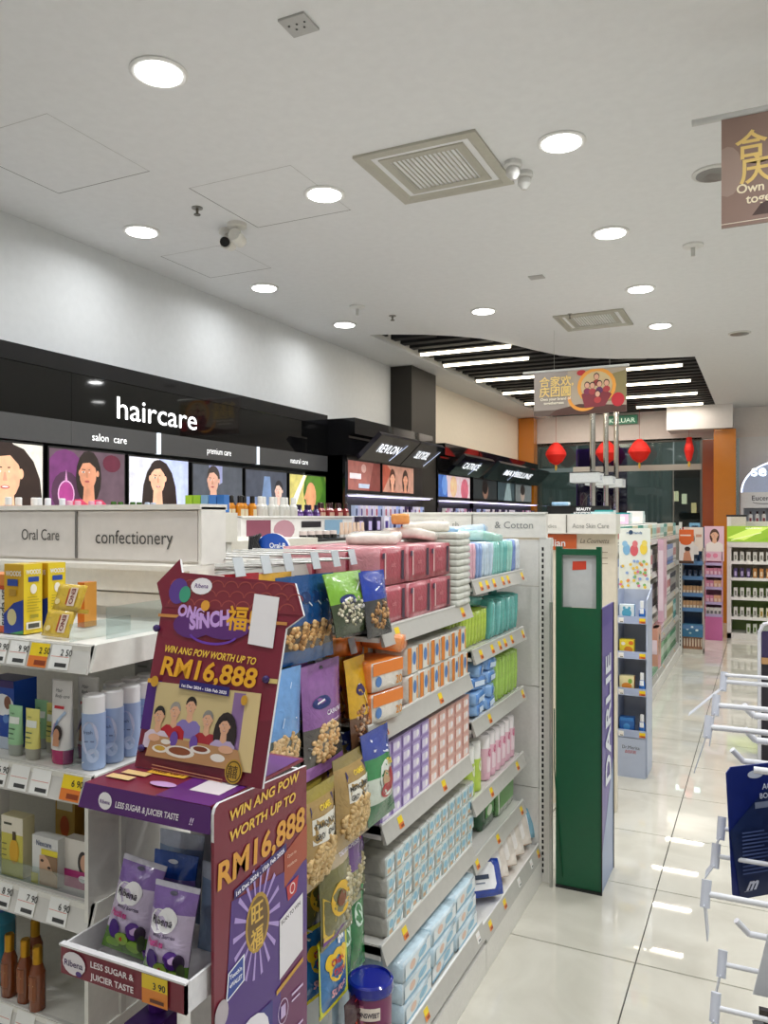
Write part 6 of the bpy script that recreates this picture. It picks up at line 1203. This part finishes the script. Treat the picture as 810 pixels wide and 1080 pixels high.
# =================================================================== FLOOR STAND with trays of children's goods
t = thing('tray_stand', 'pale blue floor stand with four trays and a cartoon animal header', 'display stand', (-.715, 5.0, 0))
pbm = M('#B9C4DC', 'print'); X0, X1, Y0, Y1 = -.799, -.625, 4.9, 5.17
m = MB(t); m.box(X0, X0+.005, Y0, Y1, .0, 1.12, pbm); m.add([V(X1-.006, Y0+.03, .0), V(X1, Y0+.03, 0), V(X1, Y1, 0), V(X1-.006, Y1, 0), V(X1-.006, Y0+.03, 1.06), V(X1, Y0+.03, 1.06), V(X1, Y1, 1.12), V(X1-.006, Y1, 1.12)], [(0, 1, 5, 4), (1, 2, 6, 5), (2, 3, 7, 6), (3, 0, 4, 7), (4, 5, 6, 7)], pbm); G(m, 'side_panel')
m = MB(t); m.box(X0, X1, Y1-.004, Y1, 0, 1.14, M('#C9CED8', 'print')); G(m, 'back_panel')
m = MB(t); m.box(X0-.002, X1-.004, Y0, Y0+.006, 0, .235, pbm); G(m, 'base_panel')
for z in (.275, .525, .745, .955):
    m = MB(t); m.box(X0, X1-.006, Y0, Y1-.005, z-.03, z-.026, pbm); m.box(X0-.002, X1, Y0-.005, Y0, z-.035, z+.01, M('#A9B6D6', 'print')); o = G(m, 'tray')
    price_tag(o, frame(V(-.665, Y0-.0055, z-.03)-wloc(o), (1, 0, 0), (0, 0, 1), (0, -1, 0)), .035, .03, 'promo'); price_tag(o, frame(V(-.785, Y0-.0055, z-.03)-wloc(o), (1, 0, 0), (0, 0, 1), (0, -1, 0)), .03, .03, 'w')
m = MB(t); m.box(X0, X1+.01, Y0+.1, Y0+.105, 1.12, 1.49, M('#E9EDE4', 'print')); G(m, 'header_card')
w0 = V(-.715, 5.0, 0)
shp = [T('my friends', .045, .335, .022, '#3A6A9A', bold=.02), ('ell', .07, .345, .012, .014, '#2A4A6A')]+[('ell', .045, .24, .022, .035, '#7FB4D9'), ('ell', .035, .275, .016, .018, '#8FC0E0'), ('ell', .09, .235, .024, .035, '#D9606A'), ('ell', .095, .275, .016, .02, '#E07A80'), ('ell', .145, .245, .022, .035, '#F0D24A'), ('ell', .15, .28, .016, .018, '#F0DA6A')]
rr = random.Random(3)
for i in range(36): shp.append(('ell', rr.uniform(.01, .17), rr.uniform(.01, .17), .009, .009, rr.choice(['#E08A5A', '#7FB86A', '#8AA8D9', '#E9C44A', '#D97A9A'])))
pprint(t, frame(V(X0, Y0+.0995, 1.12)-w0, (1, 0, 0), (0, 0, 1)), shp)
pprint(t, frame(V(X0+.02, Y0-.0005, .0)-w0, (1, 0, 0), (0, 0, 1), (0, -1, 0)), [T('Dr.Morita', .015, .17, .028, '#4A4A50', bold=.0, w=.1), T('森田药粧', .03, .145, .022, '#C24A4A', w=.065)], name='lettering')
kids_ = [carton('goods_carton', 'box', .085, .05, .1, *a) for a in (('#E2EEF2', '#4FA0C0', None, [('ell', 0, .05, .028, .028, '#4FA6C6'), ('ell', -.015, .08, .008, .01, '#4FA6C6'), ('ell', .015, .08, .008, .01, '#4FA6C6'), ('rect', -.04, .0, .04, .012, '#3A8AB0')]), ('#F0D83A', '#E9C42A', None, [('ell', .01, .04, .025, .02, '#E08A2A'), ('ell', -.02, .075, .012, .01, '#F4F0E0'), ('ell', .025, .08, .014, .012, '#E0742A')]), ('#F0E4B0', '#E9943A', None, [('ell', 0, .04, .03, .02, '#E9943A'), ('ell', .02, .07, .012, .015, '#7FB04A')]), ('#2A6AB8', '#1E5AA8', None, [('rect', -.04, .08, .04, .1, '#3A84D0'), ('ell', 0, .045, .02, .02, '#4A9AE0')]))]
for i, (z, lab) in enumerate(((.955, 'white and blue carton in the top tray'), (.745, 'yellow carton in the second tray'), (.525, 'orange and cream carton in the third tray'), (.275, 'blue carton in the lowest tray'))):
    kids_[i].put((-.742, 4.95, z-.025), 0, lab+' of the pale blue stand')
wbt = tub('pump_bottle', 'bottle', .125, .019, '#2A6FC4', '#F2F4F6', .35, .012, [('rect', -.012, .05, .012, .08, '#F2F6FA', 3)])
for z, lab in ((.955, 'top'), (.525, 'third'), (.275, 'lowest')): wbt.put((-.655, 4.94, z-.025), 0, 'blue bottle with white cap in the %s tray of the pale blue stand' % lab)

# =================================================================== FAR END STANDS
t = thing('tall_stand', 'tall blue and cream stand with a black haired woman on the header', 'display stand', (-.73, 9.8, 0))
X0, X1, Y0 = -.84, -.615, 9.63
m = MB(t); m.box(X0, X1, Y0+.22, Y0+.24, 0, 1.44, M('#2A4E78', 'print')); m.box(X0, X0+.008, Y0, Y0+.22, 0, 1.2, M('#B8B0A8', 'print')); m.box(X1-.008, X1, Y0, Y0+.22, 0, 1.2, M('#B8B0A8', 'print')); G(m, 'back_panel')
m = MB(t); m.box(X0, X1, Y0, Y0+.02, 1.17, 1.44, M('#EAD9CC', 'print')); G(m, 'header_card')
pprint(t, frame((X0+.73, Y0-9.8, 1.17), (1, 0, 0), (0, 0, 1)), face(.085, .15, .10, '#F0C8B0', '#1A1414', .9, '#E9E0DC', 1)+[('rect', 0, 0, .02, .27, '#A8343A'), ('rect', .15, .16, .21, .19, '#C99A84')])
for i, z in enumerate((.30, .50, .67, .86, 1.03)):
    m = MB(t); m.box(X0, X1, Y0, Y0+.22, z-.012, z, M('#4A6E9C', 'print')); m.box(X0, X1, Y0-.004, Y0, z-.02, z+.025, M('#5A82B0', 'print')); G(m, 'shelf_board')
m = MB(t); m.box(X0, X1, Y0-.002, Y0+.01, .19, .34, M('#3A7396', 'print')); G(m, 'blue_panel'); m = MB(t); m.box(X0, X1, Y0-.01, Y0+.2, 0, .05, M('#C9C2B4')); G(m, 'base')
pprint(t, frame((X0+.73, Y0-9.803, .19), (1, 0, 0), (0, 0, 1)), [('ell', .06, .09, .014, .012, '#E9F0F0'), ('ell', .11, .115, .014, .012, '#E9F0F0'), ('ell', .16, .08, .016, .012, '#E9F0F0'), ('ell', .09, .045, .014, .01, '#B0C4C4')])
bge = carton('boxed_goods', 'box', .032, .05, .1, '#C99A70', None, '#E0BC98', [('rect', -.012, .02, .012, .05, '#F0DCC4')]); drk = carton('boxed_goods', 'box', .04, .05, .09, '#24344E', None, None, [('rect', -.012, .02, .012, .05, '#6A7A94')]); wood = carton('boxed_goods', 'box', .026, .05, .15, '#A8785A', None, '#C49A7A', [('rect', -.006, .03, .008, .12, '#E0CDB8')])
for zi, (z, s_, n, nm) in enumerate(((.05, wood, 7, 'tall brown pack'), (.50, bge, 6, 'beige pack'), (.67, bge, 6, 'beige pack'), (.86, drk, 4, 'navy pack'), (1.03, drk, 4, 'navy pack'))):
    for i in range(n): s_.put((X0+.025+i*(.18/(n-1)), Y0+.05, z+.001), 0, '%s in the tall blue stand, %s tier, %s' % (nm, ['bottom', 'third', 'fourth', 'fifth', 'top'][zi], nth(i, n)), 'packs in the tall blue stand')
t = thing('tall_stand', 'tall pink stand with a portrait header beside the green lit cabinet', 'display stand', (-.565, 11.0, 0))
X0, X1, Y0 = -.665, -.465, 10.8
pk = M('#D9A0BC', 'print')
m = MB(t); m.box(X0, X1, Y0+.22, Y0+.24, 0, 1.2, pk); m.box(X0, X0+.008, Y0, Y0+.22, 0, 1.2, pk); m.box(X1-.008, X1, Y0, Y0+.22, 0, 1.2, pk); G(m, 'back_panel')
m = MB(t); m.box(X0-.01, X1+.02, Y0, Y0+.02, 1.0, 1.44, M('#E9C0D0', 'print')); G(m, 'header_card')
pprint(t, frame((X0+.565, Y0-11.0, 1.0), (1, 0, 0), (0, 0, 1)), [('ell', .04, .16, .03, .03, '#E88AA8'), ('ell', .12, .16, .03, .03, '#E88AA8'), ('ell', .04, .07, .03, .03, '#E88AA8'), ('ell', .12, .07, .03, .03, '#E88AA8')]+face(.11, .33, .11, '#E9B494', '#5A3A2A', .8, '#F0E4E0'))
m = MB(t); m.box(X0, X1, Y0-.002, Y0+.01, 0, .30, M('#C76AA0', 'print')); G(m, 'base_panel')
for z in (.31, .465, .655, .81, .96):
    m = MB(t); m.box(X0, X1, Y0, Y0+.22, z-.01, z, M('#B48AB0', 'print')); m.box(X0, X1, Y0-.004, Y0, z-.015, z+.02, M('#B8A4CC', 'print')); G(m, 'shelf_board')
pgs = [carton('boxed_goods', 'box', .042, .05, .1, c, None, None, [('rect', -.014, .02, .014, .06, d)]) for c, d in (('#E0A884', '#F0D4BC'), ('#D98AA4', '#F0CAD6'), ('#E9E4E0', '#7A7478'))]
for zi, z in enumerate((.31, .465, .655, .81)):
    for i in range(4): pgs[(2, 0, 0, 1)[zi] if i > 1 or zi == 0 else 1].put((X0+.03+i*.046, Y0+.05, z+.001), 0, 'pack in the tall pink stand, %s tier, %s' % (['lowest', 'second', 'third', 'top'][zi], nth(i, 4)), 'packs in the tall pink stand')
t = thing('lit_cabinet', 'white wall cabinet with green lit header and green back at the end of the aisle', 'cabinet', (.1, 11.2, 0))
X0, X1, Y0 = -.42, .75, 11.06
wm = M('#E6E3DC', 'satin')
m = MB(t); m.box(X0, X0+.05, Y0, Y0+.4, 0, 1.56, wm); m.box(X1-.05, X1, Y0, Y0+.4, 0, 1.56, wm); m.box(X0, X1, Y0+.38, Y0+.4, 0, 1.5, wm); m.box(X0, X1, Y0-.01, Y0+.4, 1.17, 1.235, wm); m.box(X0, X1, Y0, Y0+.4, 0, .07, wm); G(m, 'carcass')
m = MB(t); m.box(X0+.05, X1-.05, Y0+.37, Y0+.379, .07, .78, M('#6E8A3A', 'satin')); m.box(X0+.05, X1-.05, Y0+.37, Y0+.379, .79, 1.17, M('#B0A694', 'satin')); G(m, 'back_panel')
m = MB(t); m.box(X0, X1, Y0-.005, Y0+.02, 1.24, 1.44, M('#9CC43A', 'print', .25)); G(m, 'header_panel')
pprint(t, frame((X0-.1, Y0-11.205, 1.24), (1, 0, 0), (0, 0, 1)), [('poly', [(.0, .05), (.3, .19), (.5, .19), (.2, .02)], '#C9E06A'), ('poly', [(.35, .02), (.8, .16), (1.1, .1), (.7, .02)], '#7FAE2A'), ('line', .05, .02, .4, .12, .01, '#E4F0A8'), T('NATURE REPUBLIC', .22, .165, .022, '#F4F8E4', bold=.02)], emit=.5)
m = MB(t); m.box(X0, X0+.22, Y0+.02, Y0+.3, 1.44, 1.56, M('#D8D2C4', 'satin')); m.box(X0-.01, X0+.23, Y0+.02, Y0+.3, 1.56, 1.585, M('#1E1C20', 'satin')); G(m, 'top_box')
for z in (.28, .53, .78, .99):
    m = MB(t); m.box(X0+.05, X1-.05, Y0, Y0+.37, z-.03, z, wm); m.box(X0+.05, X1-.05, Y0-.004, Y0, z-.034, z+.004, M('#F2F0EA', 'satin')); G(m, 'shelf_board')
fg = [carton('boxed_goods', 'box', .045, .05, .12, c, None, None, [('rect', -.012, .02, .012, .08, d)]) for c, d in (('#E4E2DA', '#8A8A80'), ('#D8DCCF', '#5E7A3A'), ('#E9E2C4', '#A88A3A'), ('#4A3A6A', '#C4B4DC'), ('#C98A4A', '#F0D8B4'))]
FN = ['white', 'pale green', 'cream', 'violet', 'tan']
for zi, (z, ks, n) in enumerate(((.07, (1,), 4), (.28, (0, 2, 1), 12), (.53, (0, 0, 2), 13), (.78, (3, 4, 4), 9), (.99, (0, 0, 2), 11))):
    for i in range(n):
        k = ks[min(len(ks)-1, i*len(ks)//n)]
        fg[k].put((X0+.1+i*.075+(.15 if zi == 0 else 0), Y0+.06+.02*(i % 2), z+.001), 0, '%s pack in the green lit cabinet, %s shelf, %s' % (FN[k], ['bottom', 'second', 'third', 'fourth', 'top'][zi], nth(i, n)), 'packs in the green lit cabinet')
# lit arch sign on the far right wall
t = thing('arch_sign', 'blue-white lit arch sign with pale letters on the far right wall', 'sign', (.3, 12.85, 0))
m = MB(t); m.box(-.30, .95, 12.80, FY-.004, 1.69, 1.92, M('#E4E6EC', 'satin')); m.box(-.30, .95, 12.80, FY-.004, 0, 1.44, M('#DADCE2', 'satin')); m.box(-.30, -.26, 12.8, FY-.004, 1.44, 1.69, M('#E4E6EC', 'satin')); m.box(-.26, .95, 13.0, FY-.004, 1.44, 1.69, M('#B8BCC8', 'satin')); G(m, 'body')
arc = [(-.30, 1.92)]+[(.25+.55*math.cos(a), 1.92+.46*math.sin(a)) for a in [PI-PI*i/16 for i in range(17)]]
m = MB(t); m.prism(arc, frame((0, 12.84, 0), (1, 0, 0), (0, 0, 1), (0, -1, 0)), .03, M('#AEBBDA', 'matte', .12)); G(m, 'arch_panel')
pprint(t, frame((-.3, -.045, 0), (1, 0, 0), (0, 0, 1), (0, -1, 0)), [T('se', -.155, 2.16, .24, '#F4FFF8', bold=.01), ('ring', .25, 1.92, .55, .46, .02, '#E4ECFF', PI*.5, PI)], name='lettering', emit=2.0)
pprint(t, frame((-.3, -.051, 0), (1, 0, 0), (0, 0, 1), (0, -1, 0)), [T('Eucerin', -.15, 1.80, .10, '#3A3A4A', bold=.01), ('ring', .02, 1.775, .16, .03, .01, '#4A4A5C', PI, 2*PI)], name='lettering')
wb2 = tub('lotion_bottle', 'bottle', .2, .03, '#F0F0F2', '#3A2A34', .2, .015, [('rect', -.015, .05, .015, .1, '#8A3A4A', 3)])
for i in range(9): wb2.put((-.17+i*.09, 12.9, 1.442), 0, 'white bottle in the niche under the arch sign, %s' % nth(i, 9), 'white bottles under the arch sign')
# dark stand at the right edge
t = thing('dark_stand', 'dark violet stand with rounded white edge at the right edge of the picture', 'display stand', (.3, 5.7, 0))
m = MB(t); m.box(-.01, .5, 5.6, 6.0, 0, .62, M('#1A1624', 'satin')); m.box(-.01, .5, 5.6, 6.0, .66, .83, M('#2E2250', 'gloss')); G(m, 'body')
m = MB(t); m.path([(-.022, 5.6, 0), (-.022, 5.6, .82), (.0, 5.6, .87), (.04, 5.6, .885), (.5, 5.6, .885)], .012, M('#D8D8E0', 'gloss'), 8); m.box(-.01, .5, 5.59, 6.0, .62, .66, M('#B48A5C', 'satin')); G(m, 'edge_trim')

# =================================================================== HOOK RACK at the right
hr = thing('hook_rack', 'white hook rack at the right edge with long prongs and price plates', 'display rack', (.4, 1.3, 0))
wht_ = M('#E4E5EA', 'gloss'); plt = M('#CDD1DC', 'satin')
m = MB(hr); m.box(.42, .45, .8, 2.3, 0, 1.5, M('#DDDEE0', 'powder')); G(m, 'back_panel')
m = MB(hr); m.box(.1, .42, .8, 2.3, 0, .08, M('#DDDEE0', 'powder')); G(m, 'base')
def pz(u, v, Y):
    a = (u-405)/833; dx = -.4329+.9015*a; dy = .9015+.4329*a; return V(dx*Y/dy, Y, EYE-(v-545)/833*Y/dy)
def prong(u, v, Y, r=.0035, double=False, plate=None, up=False):
    p = pz(u, v, Y); m = MB(hr)
    m.tube(p, (.42, Y, p.z+.004), r, wht_, 8)
    if double: m.tube(p+V(0, .0, .012), (.42, Y, p.z+.018), r*.8, wht_, 8)
    if up: m.tube(p+V(-.016, -.006, .018), p, r, wht_, 8)
    o = G(m, 'prong')
    if plate:
        ph, dxp, dyp = plate
        m = MB(o); m.tube(p+V(-.004, -.006, -.016), p+V(-.002, .006, .016), .0062, plt, 10)
        q = p+V(-.005, 0, -.01)
        m.add([q+V(0, -.015, 0), q+V(0, .015, 0), q+V(dxp, .015+dyp, -ph), q+V(dxp, -.015+dyp, -ph), q+V(.0015, -.015, 0), q+V(.0015, .015, 0), q+V(dxp+.0015, .015+dyp, -ph), q+V(dxp+.0015, -.015+dyp, -ph)], [(0, 1, 2, 3), (7, 6, 5, 4), (0, 4, 5, 1), (2, 6, 7, 3), (0, 3, 7, 4), (1, 5, 6, 2)], plt); m.obj('price_plate')
prong(765, 719, 1.55, .0042, True, (.05, -.055, -.02)); prong(757, 744, 1.42, .0045, False, (.055, -.008, 0)); prong(749, 767, 1.32, .0045, False, (.06, -.018, 0))
prong(795, 755, 1.5, .006, False, None, True); prong(797, 781, 1.42, .0055, False, None, True); prong(784, 803, 1.36, .005, False, None, True)
prong(763, 874, 1.32, .0035, False, (.03, -.01, 0)); prong(757, 903, 1.25, .0035, False, (.02, -.012, 0)); prong(747, 943, 1.12, .0042, False, (.045, .004, 0)); prong(790, 985, 1.2, .0045, False, None, True)
prong(764, 1017, 1.18, .0035, False, (.04, -.008, 0)); prong(757, 1063, 1.1, .0035, False, (.05, -.01, 0)); prong(795, 812, 1.22, .005, False, None, False)
rd = [(0, .008), (.008, 0), (.13, 0), (.138, .008), (.15, .184), (.142, .192), (.008, .192), (0, .184)]
def bluecard(loc, rz, lab, n=0):
    t = thing('blister_pack', lab, 'blister pack', loc, rz)
    fr = lambda a, b, k=0: V(a+(.012*(1-b/.19)), -k, b)
    m = MB(t, False); m.prism([(0, .008), (.008, 0), (.142, 0), (.15, .008), (.15, .184), (.142, .192), (.008, .192), (0, .184)], fr, .0015, M('#14256E', 'print'), M('#22388A', 'print')); m.obj('card')
    pprint(t, lambda a, b, k=0: fr(a, b, k+.0015), [('ell', .05, .178, .014, .006, '#C9D0DC'), ('poly', [(.0, .1), (.06, .15), (.15, .19), (.15, 0), (.012, 0)], '#1B2C56'), ('rect', .046, .128, .08, .137, '#8A93A8'), T('ACE', .06, .155, .012, '#DDE3F0', bold=.02), T('BODY', .055, .142, .011, '#DDE3F0', bold=.02)]+[('rect', .018, .035+i*.0055, .075-(i % 4)*.006, .0372+i*.0055, '#5A6CA0') for i in range(12)]+[T('m', .02, .014, .024, '#E4E8F4', bold=.04, shear=.6), ('rect', .016, .012, .03, .0125, '#C9D0E4')])
    return t
bluecard((-.049, 1.235, 1.008), math.radians(43), 'dark blue blister card hanging from the rack, left one'); bluecard((.012, 1.215, 1.002), math.radians(43), 'dark blue blister card overlapping the left one at the picture edge')
t = thing('white_card_pack', 'white card pack with dark lettering below the blue blister cards', 'blister pack', (-.012, 1.15, .93), rot=(0, .25, .5))
m = MB(t, False)
for i in range(3): m.add([V(i*.014, i*.012, -.0), V(i*.014+.06, i*.012, 0), V(i*.014+.06, i*.012, .085), V(i*.014, i*.012, .085), V(i*.014, i*.012+.001, 0), V(i*.014+.06, i*.012+.001, 0), V(i*.014+.06, i*.012+.001, .085), V(i*.014, i*.012+.001, .085)], [(0, 1, 2, 3), (7, 6, 5, 4), (0, 3, 7, 4), (1, 5, 6, 2), (3, 2, 6, 7)], M('#D4D6DA', 'print'))
m.obj('card'); pprint(t, FR(0), [T('member', .014, .07, .017, '#2A2A30', bold=.03, rot=-1.2)])
t = thing('comb_set', 'dark combs with ribbed backs hanging at the lower right corner', 'comb', (.0, 1.1, .80))
for i in range(3):
    m = MB(t, False); m.box(-.005+i*.018, .007+i*.018, i*.02, .008+i*.02, 0, .14, M('#2B2426', 'gloss')); 
    for k in range(10): m.tube((-.012+i*.018, i*.02, .05+k*.008), (.0+i*.018, i*.02, .054+k*.008), .0025, M('#9A9CA4', 'gloss'), 6)
    m.obj('comb')
t = thing('wrapped_brush', 'clear wrapped pale item hanging just above the blue cards', 'blister pack', (.045, 1.36, 1.175), rot=(0, .3, .6))
m = MB(t, False); softbox(m, .05, .015, .055, M('#A9ACB2', 'film'), None, 4, .5); m.obj('wrapper')
